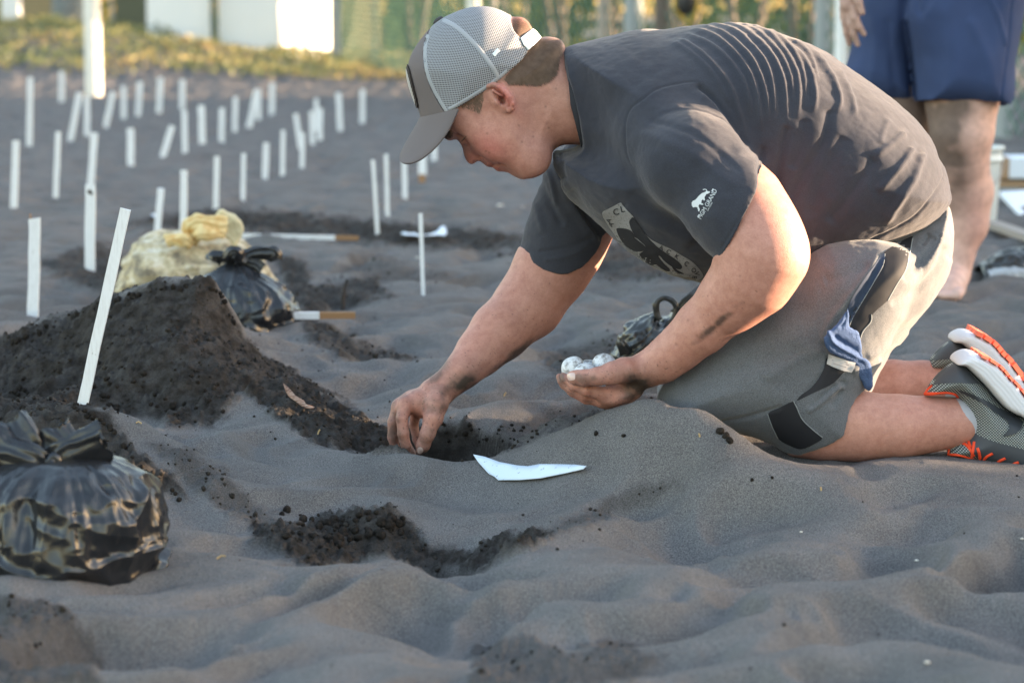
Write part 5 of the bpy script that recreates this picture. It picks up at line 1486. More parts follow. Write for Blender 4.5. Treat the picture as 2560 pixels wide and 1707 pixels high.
paper('paper_scrap', [(377,540),(390,536),(400,541),(388,547)], 6, 10, 'tiny white scrap on the sand beside the weathered stake', 'paper', m_paper, .006, .004, 4)
m_leaf = mat('dry_leaf', (.38, .20, .12), .7, .2); t = NT(m_leaf); t.base(t.ramp(t.noise(160, 3, .7), [(.35, (.10, .045, .03)), (.5, (.26, .14, .09)), (.7, (.42, .30, .23))]))
Z4b = lambda L: [(a / 2.352, 500 + b / 2.352) for a, b in L]
paper('dry_leaf', Z4b([(1665,1110),(1700,1125),(1740,1160),(1790,1190),(1800,1215),(1850,1245),(1840,1262),(1800,1245),(1765,1215),(1740,1190),(1700,1165),(1680,1140)]), 3.4, 4.3, 'curled brown dry leaf on the dark slope left of the reaching hand', 'leaf', m_leaf, .004, .010, 5, .002)
m_straw = mat('straw', (.45, .32, .16), .7, .2); m_shell = mat('shell_bit', (.65, .60, .52), .5, .3)
for i, (X, Y, L, an, lb) in enumerate(((797,1084,16,-65,'short straw standing in the sand left of the reaching hand'),(553,1397,24,-15,'small straw on the dry sand right of the nearest black bag'),(347,1061,14,10,'straw bit on the sand under the big dark mound'),(1748,1092,10,70,'tiny straw on the ridge in front of the knee'),(2052,1226,9,75,'tiny straw in the sand below the shin'),(1262,990,14,-60,'thin straw in the hollow behind the paper sheet'))):
    h_ = hit(X, Y); r = L * h_.y / FPX / 2; a = math.radians(an); d = Vector((math.cos(a), .2, -math.sin(a))) * r
    V_, F_ = tube_mesh([[h_ - d + Vector((0, 0, .002)), h_ + Vector((0, 0, .004)), h_ + d + Vector((0, 0, .002))]], .0012, 5)
    tag(link('straw', py_mesh('straw', V_, F_), m_straw), lb, 'straw', 'straws on the sand')
for i, (X, Y, s, lb) in enumerate(((2292,1402,5,'broken white shell bit in the hollow at lower right'),(2318,1657,7,'pale shell bit near the bottom right corner'),(2003,1331,4,'small tan shell bit on the slope at right'),(1250,515,7,'pale pebble on the far sand right of the chin'),(1305,520,4,'tiny pale pebble beside the larger one under the chin'),(1045,645,5,'pale crumb beside the thin lone stake'),(995,1011,4,'pale shell crumb in the hollow above the reaching hand'),(2555,1348,4,'white shell crumb at the right edge'))):
    h_ = hit(X, Y); bm = bmesh.new(); bmesh.ops.create_icosphere(bm, subdivisions=2, radius=s * h_.y / FPX)
    for v in bm.verts: v.co = Vector((v.co.x * 1.2, v.co.y, v.co.z * .5)) * random.uniform(.8, 1.2)
    me = bpy.data.meshes.new('shell_bit'); bm.to_mesh(me); bm.free(); o = link('shell_bit', me, m_shell); o.location = h_ + Vector((0, 0, .001)); tag(o, lb, 'shell', 'shell bits on the sand')

# ------------------------------------------------------------------ BAGS
def bag_mat(name, col, rough):
    m = mat(name, col, rough, .6); t = NT(m)
    vv = t.n('TexVoronoi', feature='DISTANCE_TO_EDGE', Scale=17.0); nn = t.noise(12, 3, .6, None, 'Color')
    add = t.mix(.18, t.obj(), nn, 'ADD'); t.l(add, vv.inputs['Vector'])
    w = t.n('TexWave', Scale=9.0, Distortion=9.0, Detail=3.0); t.l(t.obj(), w.inputs['Vector'])
    h = t.math('ADD', t.math('MULTIPLY', vv.outputs['Distance'], .9), t.math('MULTIPLY', w.outputs['Fac'], .30))
    t.bump(h, .30, .006); return m
m_bag = bag_mat('black_polythene', (.014, .015, .018), .27)
def ridged(v, s, seed): return 1 - np.abs(fbm3(v, s, 2, seed))
def make_bag(name, base, rx, ry, H, knot_off, m, lb, seed, pleats=15, lean=0.0, prof=None):
    """a knotted plastic bag: sagging body whose pleats run up into the neck"""
    e = empty(name, base, lb, 'bag', 'knotted black plastic bags')
    nt, nz = 420, 200
    th = np.linspace(0, 2 * np.pi, nt, endpoint=False); tt = np.linspace(0, 1, nz)
    prof = prof or [(0, .55, 0), (.06, .86, .02), (.16, .99, .12), (.30, 1.0, .28), (.45, .93, .48), (.60, .76, .66), (.74, .52, .80), (.86, .28, .90), (.94, .13, .96), (1.0, .075, 1.0)]
    pr = np.array(prof); R = np.interp(tt, pr[:, 0], pr[:, 1]); Z = np.interp(tt, pr[:, 0], pr[:, 2])
    k = np.ones(9) / 9; R = np.convolve(np.pad(R, 4, 'edge'), k, 'valid'); Z = np.convolve(np.pad(Z, 4, 'edge'), k, 'valid')
    TH, TT = np.meshgrid(th, tt, indexing='ij'); RR = np.broadcast_to(R, TH.shape).copy(); ZZ_ = np.broadcast_to(Z, TH.shape)
    rg = np.random.default_rng(seed); pl = np.zeros_like(TH)
    for j in range(pleats * 2):
        c = rg.uniform(0, 2 * np.pi); wd = rg.uniform(.035, .17); d = np.angle(np.exp(1j * (TH - c - .25 * (TT - .5) * rg.normal())))
        s0 = rg.uniform(.0, .35)
        pl += rg.uniform(.02, .10) * np.exp(-(d / (wd * (1.25 - .75 * TT))) ** 2) * sstep(s0, s0 + .35, TT)
    # creases across the belly
    P3 = np.stack([np.cos(TH) * RR, np.sin(TH) * RR, ZZ_ * 1.2], -1).reshape(-1, 3)
    cre = ridged((P3 + .35 * np.stack([noise3(P3, 1.3, seed), noise3(P3, 1.3, seed + 1), noise3(P3, 1.3, seed + 2)], 1)) * np.array((1, 1, 1.25)), 1.5, seed + 5).reshape(TH.shape); cre2 = ridged(P3 * np.array((1.0, 1.0, 1.5)), 3.4, seed + 9).reshape(TH.shape)
    body = (1 - sstep(.55, .85, TT))
    cx_, sx_ = np.cos(TH), np.sin(TH); w0 = .25 * noise3(P3, 2.0, seed + 3).reshape(TH.shape)
    top = ridged(np.stack([np.cos(TH + .9 * w0 + .25 * TT) * 2.6, np.sin(TH + .9 * w0 + .25 * TT) * 2.6, TT * 1.1 + w0], -1).reshape(-1, 3), 1.15, seed + 11).reshape(TH.shape)
    top2 = ridged(np.stack([cx_ * 5.5, sx_ * 5.5, TT * 1.2 + w0], -1).reshape(-1, 3), 1.7, seed + 17).reshape(TH.shape)
    bot = ridged(np.stack([cx_ * 1.1, sx_ * 1.1, (TT + .10 * np.sin(TH * 2 + seed) + .2 * w0) * 5.0], -1).reshape(-1, 3), 1.3, seed + 23).reshape(TH.shape)
    up_ = sstep(.12, .5, TT)
    md = .5 + .9 * np.clip(noise3(P3, 1.4, seed + 40).reshape(TH.shape) + .3, 0, 1)
    RR = RR * (1 + .17 * up_ * md * (top - .6) + .035 * up_ * (top2 - .6) + .16 * (1 - up_ * .7) * body * (bot - .6) + .10 * (cre - .6) * body + .045 * (cre2 - .6)) + pl * .45 * (1 - .5 * TT)
    RR *= 1 + .05 * np.cos(2 * TH + seed)
    x = np.cos(TH) * RR * rx + TT ** 1.5 * knot_off[0]; y = np.sin(TH) * RR * ry + TT ** 1.5 * knot_off[1]
    z = ZZ_ * H - .012 + .012 * body * (cre - .5) * sstep(.1, .3, TT)
    V = np.stack([x + base[0], y + base[1], z + base[2]], -1).reshape(-1, 3)
    I = np.arange(nt * nz).reshape(nt, nz); J_ = np.roll(I, -1, 0)
    Q = np.stack([I[:, :-1], J_[:, :-1], J_[:, 1:], I[:, 1:]], -1).reshape(-1, 4)
    link('bag_body', np_mesh('bag_body', V, Q), m, e)
    return e, Vector((base[0] + knot_off[0], base[1] + knot_off[1], base[2] + H))
def ear(name, path, w0, w1, m, e, seed, thick=.4, open_=1.0):
    """crumpled flap of plastic: a flattened tube flaring outwards"""
    rg = np.random.default_rng(seed); pp = smooth_poly([tuple(p) for p in path], 6, False); n = len(pp); seg = 48; V = []
    tg = np.gradient(pp, axis=0); tg /= np.linalg.norm(tg, axis=1, keepdims=True)
    ph_ = rg.uniform(0, 6.28, 6); kk = rg.integers(3, 11, 6)
    for i in range(n):
        s = i / (n - 1); w = w0 + (w1 - w0) * s ** .8
        a = np.cross(tg[i], (0, -1, 0)); a /= np.linalg.norm(a) + 1e-9; b = np.cross(tg[i], a)
        for j in range(seg):
            th_ = 2 * math.pi * j / seg
            r = 1 + .22 * sum(math.sin(kk[q] * th_ + ph_[q] + s * 1.5) for q in range(6)) / 3
            end = .16 * w * math.sin(3 * th_ + ph_[0]) * (s > .98)
            V.append(pp[i] + a * w * r * math.cos(th_) + b * w * thick * r * math.sin(th_) + tg[i] * end)
    F = []
    for i in range(n - 1):
        for j in range(seg): F.append((i * seg + j, i * seg + (j + 1) % seg, (i + 1) * seg + (j + 1) % seg, (i + 1) * seg + j))
    V = np.array(V); V = V + .35 * w1 * np.stack([fbm3(V, .55 / max(w1, .008), 3, seed), .4 * fbm3(V, .55 / max(w1, .008), 3, seed + 5), fbm3(V, .55 / max(w1, .008), 3, seed + 9)], 1)
    me = np_mesh(name, V, np.array(F)); link(name, me, m, e)
def Pt(X, Y, y): return tuple(P(X, Y, y))

# the bag nearest the camera
b1, k1 = make_bag('plastic_bag', (-.512, 2.67, P(120, 1490, 2.60).z), .122, .106, .160, (.006, -.01), m_bag, 'glossy black knotted bag nearest the camera, cut by the left edge', 3, 22, prof=[(0, .45, 0), (.08, .76, .02), (.2, .96, .14), (.35, 1.0, .34), (.5, .97, .56), (.62, .87, .75), (.74, .68, .90), (.84, .44, .97), (.92, .20, .975), (1, .08, .98)])
yk = k1.y; kp = P(128, 1166, yk)
ear('bag_ear', [Pt(128,1170,yk), Pt(160,1140,yk-.01), Pt(205,1112,yk-.005), Pt(258,1096,yk)], .008, .025, m_bag, b1, 1, .5)
ear('bag_ear', [Pt(126,1172,yk), Pt(95,1140,yk), Pt(62,1092,yk), Pt(38,1062,yk+.01)], .008, .018, m_bag, b1, 2, .5)
ear('bag_ear', [Pt(124,1176,yk), Pt(70,1145,yk-.02), Pt(10,1110,yk-.01), Pt(-60,1080,yk)], .009, .026, m_bag, b1, 4, .5)
ear('bag_knot', [Pt(104,1186,yk-.006), Pt(118,1164,yk-.016), Pt(138,1160,yk-.016), Pt(152,1184,yk-.006)], .010, .012, m_bag, b1, 6, .9)
ear('bag_ear', [Pt(130,1172,yk+.01), Pt(150,1120,yk+.01), Pt(120,1090,yk+.02)], .010, .030, m_bag, b1, 9, .5)
# the bag behind the mound
b2, k2 = make_bag('plastic_bag', (P(598, 820, 4.78).x, 4.78, P(598, 846, 4.74).z + .002), .116, .105, .162, (-.008, -.012), m_bag, 'black knotted bag resting behind the big dark mound, before the yellow sack', 8, 24)
yk = k2.y
ear('bag_knot', [Pt(566,655,yk-.01), Pt(574,636,yk-.018), Pt(592,634,yk-.018), Pt(602,652,yk-.01)], .010, .012, m_bag, b2, 12, .9)
ear('bag_ear', [Pt(584,652,yk), Pt(580,636,yk), Pt(588,628,yk)], .006, .010, m_bag, b2, 13, .6)
ear('bag_ear', [Pt(582,650,yk), Pt(560,640,yk), Pt(538,640,yk), Pt(530,652,yk)], .008, .014, m_bag, b2, 14, .6)
ear('bag_ear', [Pt(590,648,yk), Pt(615,642,yk), Pt(650,632,yk), Pt(686,634,yk), Pt(690,650,yk)], .009, .014, m_bag, b2, 15, .6)
ear('bag_ear', [Pt(592,654,yk), Pt(618,652,yk), Pt(640,662,yk), Pt(655,676,yk)], .008, .012, m_bag, b2, 16, .5)
# the small bag behind the forearm
m_bag3 = bag_mat('thin_black_polythene', (.030, .032, .032), .28)
b3 = empty('plastic_bag', P(1640, 890, 4.0), 'small open black bag with a loop handle lying behind the forearm', 'bag', 'knotted black plastic bags')
B3 = [(1533,892),(1541,872),(1552,843),(1570,813),(1600,800),(1620,784),(1640,780),(1652,800),(1690,782),(1725,765),(1765,800),(1760,880),(1690,915),(1590,915)]
V3 = Vol((P(1520, 930, 3.9).x, 3.88, P(1520, 930, 4.1).z - .02), (P(1780, 740, 4.1).x, 4.14, P(1780, 740, 3.9).z + .01), .0024)
V3.inflate(smooth_poly(q2(B3, 4.0), 3), 4.0, .06, .07, 0)
def d3(v, n):
    w = np.stack([v[:, 0] * .75 + v[:, 2] * .66, v[:, 1], (-v[:, 0] * .66 + v[:, 2] * .75) * 4.5], 1)
    return .010 * (ridged(w, 22, 3) - .6) + .004 * (ridged(w, 55, 7) - .6)
vol_obj('bag_body', V3, m_bag3, b3, d3)
c_ = [(1652,800),(1644,790),(1640,770),(1644,752),(1658,744),(1676,747),(1687,758),(1690,775),(1684,795),(1672,808)]
ear('bag_handle', [Pt(a, b, 3.965) for a, b in c_], .0045, .0045, m_bag3, b3, 21, .8)
ear('bag_handle', [Pt(1688, 785, 3.98), Pt(1718, 752, 3.98), Pt(1750, 722, 3.99), Pt(1790, 690, 4.0)], .010, .005, m_bag3, b3, 22, .3)
ear('bag_ear', [Pt(1565, 880, 3.95), Pt(1556, 865, 3.94), Pt(1553, 850, 3.94)], .012, .006, m_bag3, b3, 23, .5)

# pale yellow sack
m_sack = mat('yellowed_sack', (.42, .36, .19), .8, .2); t = NT(m_sack)
mp = t.n('Mapping'); t.l(t.obj(), mp.inputs[0]); mp.inputs['Scale'].default_value = (1, 1, 5)
st = t.noise(9, 4, .65, mp.outputs[0]); st2 = t.noise(22, 4, .7)
c_ = t.ramp(st2, [(.35, (.18, .15, .11)), (.50, (.50, .42, .27)), (.66, (.68, .63, .52))])
t.base(t.mix(t.ramp(st, [(.52, (0, 0, 0)), (.66, (.75, .75, .75))]), c_, (.13, .115, .09))); t.bump(st, .6, .01)
sk_ = empty('yellow_sack', P(460, 725, 5.25), 'pale yellow knotted sack with stained folds behind the black bag', 'sack')
SA = [(300,735),(304,690),(312,655),(330,620),(365,592),(410,582),(450,580),(500,582),(560,590),(610,612),(655,650),(680,700),(680,740),(500,760)]
V3 = Vol((P(280, 780, 5.1).x - .02, 5.05, -.02), (P(710, 560, 5.5).x, 5.50, .24), .0032)
V3.inflate(smooth_poly(q2(SA, 5.27), 3), 5.27, .10, .16, 0)
def dsk(v, n):
    w = v * np.array((1, 1, 3.2)); w2 = np.stack([v[:, 0] + v[:, 2] * .8, v[:, 1], v[:, 2] * .5 - v[:, 0] * .3], 1)
    return .014 * (ridged(w, 9, 31) - .6) + .007 * (ridged(w2, 24, 37) - .6)
vol_obj('sack_body', V3, m_sack, sk_, dsk)
m_knot = mat('orange_yellow_film', (.66, .42, .12), .5, .4); t = NT(m_knot); t.base(t.ramp(t.noise(60, 3), [(.3, (.60, .36, .12)), (.6, (.72, .58, .30))]))
m_film = mat('translucent_film', (.72, .63, .40), .5, .3); m_film.node_tree.nodes['Principled BSDF'].inputs['Transmission Weight'].default_value = .15
ear('sack_knot', [Pt(476,592,5.16), Pt(472,566,5.15), Pt(490,556,5.14), Pt(530,562,5.14), Pt(566,566,5.15)], .015, .018, m_knot, sk_, 31, .6)
ear('sack_knot', [Pt(478,596,5.17), Pt(500,584,5.13), Pt(530,586,5.13), Pt(560,576,5.15)], .014, .014, m_knot, sk_, 32, .6)
ear('sack_knot', [Pt(420,604,5.14), Pt(440,598,5.13), Pt(460,600,5.12), Pt(474,604,5.14)], .010, .014, m_knot, sk_, 33, .8)
ear('sack_flap', [Pt(472,575,5.18), Pt(490,560,5.18), Pt(515,552,5.18)], .014, .006, m_film, sk_, 34, .4)
FL = [(526,560),(538,538),(548,526),(566,530),(584,538),(600,550),(609,572),(604,588),(599,604),(588,618),(578,602),(562,592),(548,574)]
V3 = Vol((P(510, 640, 5.2).x, 5.14, P(510, 630, 5.2).z), (P(625, 510, 5.2).x, 5.24, P(600, 510, 5.2).z), .0022)
V3.inflate(smooth_poly(q2(FL, 5.19), 3), 5.19, .006, .005, 0); vol_obj('sack_flap', V3, m_film, sk_, lambda v, n: .004 * fbm3(v, 45, 3, 12))

# ------------------------------------------------------------------ STANDING PERSON (seen from the thighs down)
man = empty('person', P(2400, 745, 5.35), 'standing person in navy shorts, bare sandy legs, behind the kneeling teenager', 'person')
m_skin2 = mat('sandy_skin', (.36, .22, .17), .6, .3); t = NT(m_skin2); t.base(t.mix(1.0, t.attr('tint', 'Color'), t.ramp(t.noise(60, 3), [(.3, (.85, .85, .85)), (.7, (1.1, 1.1, 1.1))]), 'MULTIPLY'))
mv = Vol((.70, 5.0, -.02), (1.36, 5.62, 1.75), .0062)
yl = 5.34
legR = [J(2410,120,yl,98), J(2405,250,yl-.01,88), J(2405,330,yl-.02,76), J(2402,400,yl,66), J(2412,480,yl+.03,68), J(2412,560,yl+.03,56), J(2396,640,yl+.02,36), J(2390,690,yl+.01,31)]
legL = [J(2230,120,yl+.12,90), J(2245,250,yl+.12,82), J(2262,330,yl+.1,66), J(2268,400,yl+.12,60), J(2258,500,yl+.14,60), J(2262,640,yl+.12,34), J(2270,688,yl+.10,30)]
for L in (legR, legL): mv.chain(L, .02)
for (X, Y, y0) in ((2390, 690, yl + .02), (2270, 690, yl + .11)):
    mv.chain([J(X, Y, y0, 32), J(X - 10, Y + 20, y0 - .06, 32), J(X - 14, Y + 34, y0 - .12, 33)], .02)
mvp = P(2330, -200, 5.4)
mv.cone((mvp.x, 5.40, .80), (mvp.x, 5.40, .98), .15, .14, .04); mv.cone((mvp.x, 5.40, .95), (mvp.x, 5.39, 1.30), .14, .155, .05, sy=.8)
mv.cone((mvp.x - .14, 5.4, 1.33), (mvp.x + .14, 5.4, 1.33), .06, .06, .04); mv.cone((mvp.x, 5.40, 1.33), (mvp.x, 5.38, 1.46), .055, .052, .03); mv.ell((mvp.x, 5.36, 1.56), (.078, .095, .115), 0, .03)
mv.cone((mvp.x + .19, 5.4, 1.31), (mvp.x + .24, 5.42, 1.02), .047, .040, .03); mv.cone((mvp.x + .24, 5.42, 1.02), (mvp.x + .26, 5.36, .78), .038, .028, .02); mv.ell((mvp.x + .26, 5.34, .71), (.022, .045, .06), 0, .02)
mv.cone((mvp.x - .19, 5.4, 1.31), (P(2100, -560, 5.36).x, 5.42, 1.03), .047, .040, .03); mv.cone((P(2100, -560, 5.36).x, 5.42, 1.03), P(2112, -70, 5.26), .038, .024, .02)
bv, bf = mv.mesh(); bv = relax(bv, bf, 3)
fo = Vol(P(2310, 775, 5.1) - Vector((.02, .02, .02)), P(2440, 640, 5.45) + Vector((.02, .05, .02)), .0032)
fo.chain([J(2390,660,yl+.02,34), J(2388,692,yl-.0,33), J(2380,716,yl-.06,33), J(2372,730,yl-.11,30)], .012)
for i, (X, Y, r, yy) in enumerate(((2345,737,9.5,yl-.15),(2357,739,8,yl-.165),(2368,740,8,yl-.17),(2379,740,8.5,yl-.17),(2394,738,13,yl-.17))): fo.cone(J(X+6, Y-10, yy+.05, r)[0], J(X, Y, yy, r)[0], r*5.2/FPX, r*5.2/FPX, .004)
fv, ff = fo.mesh()
ha = Vol(P(2085, 130, 5.2) - Vector((.01, .03, .01)), P(2175, -100, 5.3) + Vector((.01, .04, .01)), .0026)
ha.chain([J(2112,-80,5.27,22), J(2116,-30,5.26,20), J(2124,10,5.25,25)], .008, sy=.7)
for L in ([J(2134,20,5.24,11), J(2138,45,5.235,10), J(2148,68,5.235,9), J(2160,86,5.24,7)], [J(2124,30,5.25,11), J(2127,60,5.245,10), J(2134,85,5.245,9), J(2144,112,5.25,7)], [J(2115,28,5.265,11), J(2113,58,5.265,9.5), J(2117,84,5.265,8.5), J(2123,110,5.27,7)], [J(2108,20,5.28,10), J(2108,45,5.285,8), J(2114,70,5.285,7)], [J(2132,-15,5.235,12), J(2146,5,5.225,10), J(2155,32,5.225,8)]): ha.chain(L, .003)
hv2, hf2 = ha.mesh(); hv2 = relax(hv2, hf2, 1)
VV = np.concatenate([bv, fv, hv2]); FF = np.concatenate([bf, ff + len(bv), hf2 + len(bv) + len(fv)])
me = np_mesh('body', VV, FF)
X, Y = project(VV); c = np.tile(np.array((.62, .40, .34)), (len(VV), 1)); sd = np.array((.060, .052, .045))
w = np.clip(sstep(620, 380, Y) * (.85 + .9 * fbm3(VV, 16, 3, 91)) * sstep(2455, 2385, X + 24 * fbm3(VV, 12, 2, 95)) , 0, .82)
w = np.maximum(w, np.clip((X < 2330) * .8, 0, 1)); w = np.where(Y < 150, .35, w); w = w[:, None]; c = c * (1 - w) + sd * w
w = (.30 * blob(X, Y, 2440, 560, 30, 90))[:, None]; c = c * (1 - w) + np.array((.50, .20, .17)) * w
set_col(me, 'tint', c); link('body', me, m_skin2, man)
m_sh = mat('navy_cotton', (.04, .06, .13), .85, .15); t = NT(m_sh); t.base(t.ramp(t.noise(8, 3), [(.3, (.032, .050, .115)), (.7, (.044, .068, .155))])); t.bump(t.noise(500, 2), .2, .001)
ns = Vol((.70, 5.12, .36), (1.26, 5.62, .95), .0042)
SL_ = [(2175,-200),(2160,-60),(2152,0),(2142,80),(2116,165),(2112,176),(2150,262),(2290,262),(2288,246),(2284,150),(2300,-10),(2340,-200)]
SR_ = [(2270,-200),(2284,-60),(2268,10),(2262,60),(2276,150),(2286,244),(2288,275),(2400,275),(2522,290),(2536,150),(2558,10),(2566,-60),(2560,-200)]
ns.inflate(smooth_poly(q2(SL_, yl + .12), 2), yl + .12, .08, .115, .0, cuts=[q2([(2000,-400),(2700,-400),(2700,250),(2286,248),(2230,243),(2150,236),(2100,200)], yl + .12)])
R_ = Vol(ns.lo, ns.lo + (ns.n - 1) * ns.h, ns.h); R_.F = R_.F[:ns.n[0], :ns.n[1], :ns.n[2]]
R_.inflate(smooth_poly(q2(SR_, yl), 2), yl, .08, .125, .0, cuts=[q2([(2000,-400),(2700,-400),(2700,270),(2520,268),(2480,250),(2400,247),(2330,249),(2286,253),(2000,253)], yl)])
R_.chain([J(2440,230,yl,92), J(2440,300,yl-.02,96)], .004, 's')
ns.F = smin(ns.F, R_.F, .006)
NF = [([(2262,60),(2275,150),(2284,250)], 7, -9), ([(2530,0),(2522,100),(2508,200),(2502,250)], 3, -4), ([(2478,0),(2500,50),(2515,110)], 5, 4), ([(2290,0),(2300,30),(2330,-20)], 10, -6), ([(2430,60),(2470,150),(2480,230)], 14, 4), ([(2340,60),(2350,150),(2340,240)], 22, -4), ([(2170,0),(2190,100),(2180,200)], 14, 5), ([(2220,60),(2230,150),(2240,230)], 12, -5)]
def nd(v, n):
    X, Y = project(v); r = .003 * fbm3(v, 10, 3, 14)
    for L, w_, a in NF:
        L = smooth_poly(L, 5, False); d, tt, sg = line_dist(X, Y, L); r += a * .001 * np.exp(-(d / w_) ** 2)
    return r
vol_obj('shorts', ns, m_sh, man, nd, None, 2)
ts = Vol((.66, 5.12, .80), (1.40, 5.66, 1.42), .008)
ts.cone((mvp.x, 5.40, .84), (mvp.x, 5.40, 1.28), .175, .175, .05, sy=.85); ts.cone((mvp.x - .15, 5.4, 1.31), (mvp.x + .15, 5.4, 1.31), .075, .075, .05)
ts.cone((mvp.x + .19, 5.4, 1.31), (mvp.x + .235, 5.42, 1.10), .065, .07, .03); ts.cone((mvp.x - .19, 5.4, 1.31), (mvp.x - .235, 5.42, 1.10), .065, .07, .03)
vol_obj('t_shirt', ts, mat('grey_tee', (.3, .3, .3), .9, .1), man)

# ------------------------------------------------------------------ bucket, boxes and planks at the right
m_wpl = mat('white_bucket_plastic', (.62, .68, .68), .4, .4)
def lathe(prof, seg=48):
    V, F = [], []
    for r, z in prof:
        for s in range(seg): V.append((r * math.cos(2 * math.pi * s / seg), r * math.sin(2 * math.pi * s / seg), z))
    for i in range(len(prof) - 1):
        for s in range(seg): F.append((i * seg + s, i * seg + (s + 1) % seg, (i + 1) * seg + (s + 1) % seg, (i + 1) * seg + s))
    return V, F
gb = hit(2400, 578, 5.5); bk = empty('bucket', Vector((P(2412, 583, 7.0).x, 7.0, P(2412, 583, 6.93).z)), 'tall white plastic bucket standing behind the sandy legs', 'bucket')
V_, F_ = lathe([(0, .004), (.085, .0), (.088, .01), (.101, .235), (.101, .24), (.097, .24), (.085, .012), (0, .012)])
b_ = link('tub', py_mesh('tub', V_, F_), m_wpl); b_.parent = bk
V_, F_ = lathe([(.101, .205), (.106, .205), (.106, .211), (.102, .213), (.102, .236), (.107, .238), (.107, .246), (.099, .246), (.099, .205), (.101, .205)])
b_ = link('rim', py_mesh('rim', V_, F_), m_wpl); b_.parent = bk
V_, F_ = tube_mesh([[Vector((.104 * math.cos(a), -.104 * math.sin(a) - .01, .22 - .10 * math.sin(a))) for a in np.linspace(0, math.pi, 16)]], .002, 6)
b_ = link('bail_handle', py_mesh('bail_handle', V_, F_), mat('wire', (.3, .3, .3), .4, .5, Metallic=.8)); b_.parent = bk
def cuboid(c, s, rz=0, rx=0, bev=.004):
    bm = bmesh.new(); bmesh.ops.create_cube(bm, size=1)
    for v in bm.verts: v.co = Vector((v.co.x * s[0], v.co.y * s[1], v.co.z * s[2]))
    if bev: bmesh.ops.bevel(bm, geom=bm.edges[:], offset=bev, segments=2, affect='EDGES')
    bmesh.ops.rotate(bm, verts=bm.verts, matrix=Matrix.Rotation(rx, 3, 'X')); bmesh.ops.rotate(bm, verts=bm.verts, matrix=Matrix.Rotation(rz, 3, 'Z'))
    bmesh.ops.translate(bm, verts=bm.verts, vec=c); me = bpy.data.meshes.new('m'); bm.to_mesh(me); bm.free(); return me
m_foam = mat('white_foam', (.70, .76, .84), .8, .2); m_tape = mat('brown_tape', (.34, .22, .13), .5, .3)
fb = P(2590, 420, 8.6); fe = empty('foam_box', fb, 'white foam box closed with brown tape at the right edge', 'box')
s_ = 8.6 / FPX
gz = P(2590, 450, 8.6).z
link('box_body', cuboid(Vector((P(2506, 0, 8.6).x + .15, 8.70, (P(0, 395, 8.6).z + P(0, 447, 8.6).z) / 2)), (.30, .2, 52 * s_)), m_foam, fe, False)
link('tape', cuboid(Vector((P(2520, 0, 8.6).x, 8.70, (P(0, 395, 8.6).z + P(0, 447, 8.6).z) / 2)), (28 * s_, .206, 54 * s_), bev=.001), m_tape, fe, False)
link('tape', cuboid(Vector((P(2506, 0, 8.6).x + .15, 8.70, P(0, 461, 8.6).z)), (.31, .208, 15 * s_), bev=.001), m_tape, fe, False)
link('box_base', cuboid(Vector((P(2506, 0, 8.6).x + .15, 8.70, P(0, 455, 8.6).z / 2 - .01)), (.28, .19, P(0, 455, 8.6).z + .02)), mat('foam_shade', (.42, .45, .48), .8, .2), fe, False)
sh_ = empty('foam_sheet', P(2560, 500, 7.8), 'slanting white foam sheet leaning below the taped box at the right edge', 'sheet')
V_ = [P(2500, 480, 7.8), P(2640, 470, 8.1), P(2660, 585, 7.3), P(2556, 540, 7.35)]; V_ += [v + Vector((0, .012, -.012)) for v in V_]
link('sheet', py_mesh('sheet', V_, [(0, 3, 2, 1), (4, 5, 6, 7), (0, 1, 5, 4), (1, 2, 6, 5), (2, 3, 7, 6), (3, 0, 4, 7)]), m_foam, sh_, False)
V_ = [P(2560, 560, 7.5), P(2575, 560, 7.5), P(2575, 520, 7.6), P(2560, 520, 7.6)]
link('prop', cuboid(Vector((P(2590, 0, 7.7).x, 7.75, P(0, 540, 7.7).z / 2)), (.03, .03, P(0, 520, 7.7).z)), m_bare, sh_, False)
m_plk = mat('grey_plank', (.30, .27, .25), .8, .2); t = NT(m_plk); t.bump(t.noise(60, 4), .4, .003)
pe = empty('plank', P(2520, 592, 6.75), 'pale weathered plank lying on the sand beside the bucket', 'plank')
a, b = P(2478, 578, 6.85), P(2640, 640, 6.2); a.z = col_interp(a.x, a.y) + .012; b.z = col_interp(b.x, b.y) + .014
ax = (b - a).normalized(); sd_ = ax.cross(Vector((0, 0, 1))).normalized() * .022; up_ = Vector((0, 0, .009)); V_ = []
for q in (a, b):
    for s, h in ((-1, -1), (1, -1), (1, 1), (-1, 1)): V_.append(q + sd_ * s + up_ * h)
link('board', py_mesh('board', V_, [(0, 1, 2, 3), (7, 6, 5, 4), (0, 4, 5, 1), (1, 5, 6, 2), (2, 6, 7, 3), (3, 7, 4, 0)]), m_plk, pe, False)
db = empty('crumpled_bag', P(2530, 715, 5.7), 'flat crumpled black and silvery plastic bag lying at the right edge', 'bag')
V3 = Vol((P(2440, 735, 5.7).x, 5.45, -.02), (P(2680, 670, 5.7).x, 5.95, .09), .004)
for X, r in ((2478, .024), (2500, .030), (2525, .036), (2550, .040), (2580, .044), (2610, .045), (2640, .04)):
    p = P(X, 712, 5.65); V3.ell((p.x, 5.68, col_interp(p.x, 5.68) + r * .4), (.06, .07, r * .9), 0, .03)
def dd_(v, n): return .010 * (ridged(v, 24, 3) - .6) + .006 * (ridged(v, 60, 4) - .6)
vol_obj('bag_body', V3, m_bag3, db, dd_)
m_sil = mat('silvery_film', (.40, .43, .46), .25, .6); t = NT(m_sil); t.bump(t.noise(50, 3), .8, .006)
V3 = Vol((P(2470, 705, 5.6).x, 5.50, .0), (P(2640, 660, 5.6).x, 5.80, .09), .0035)
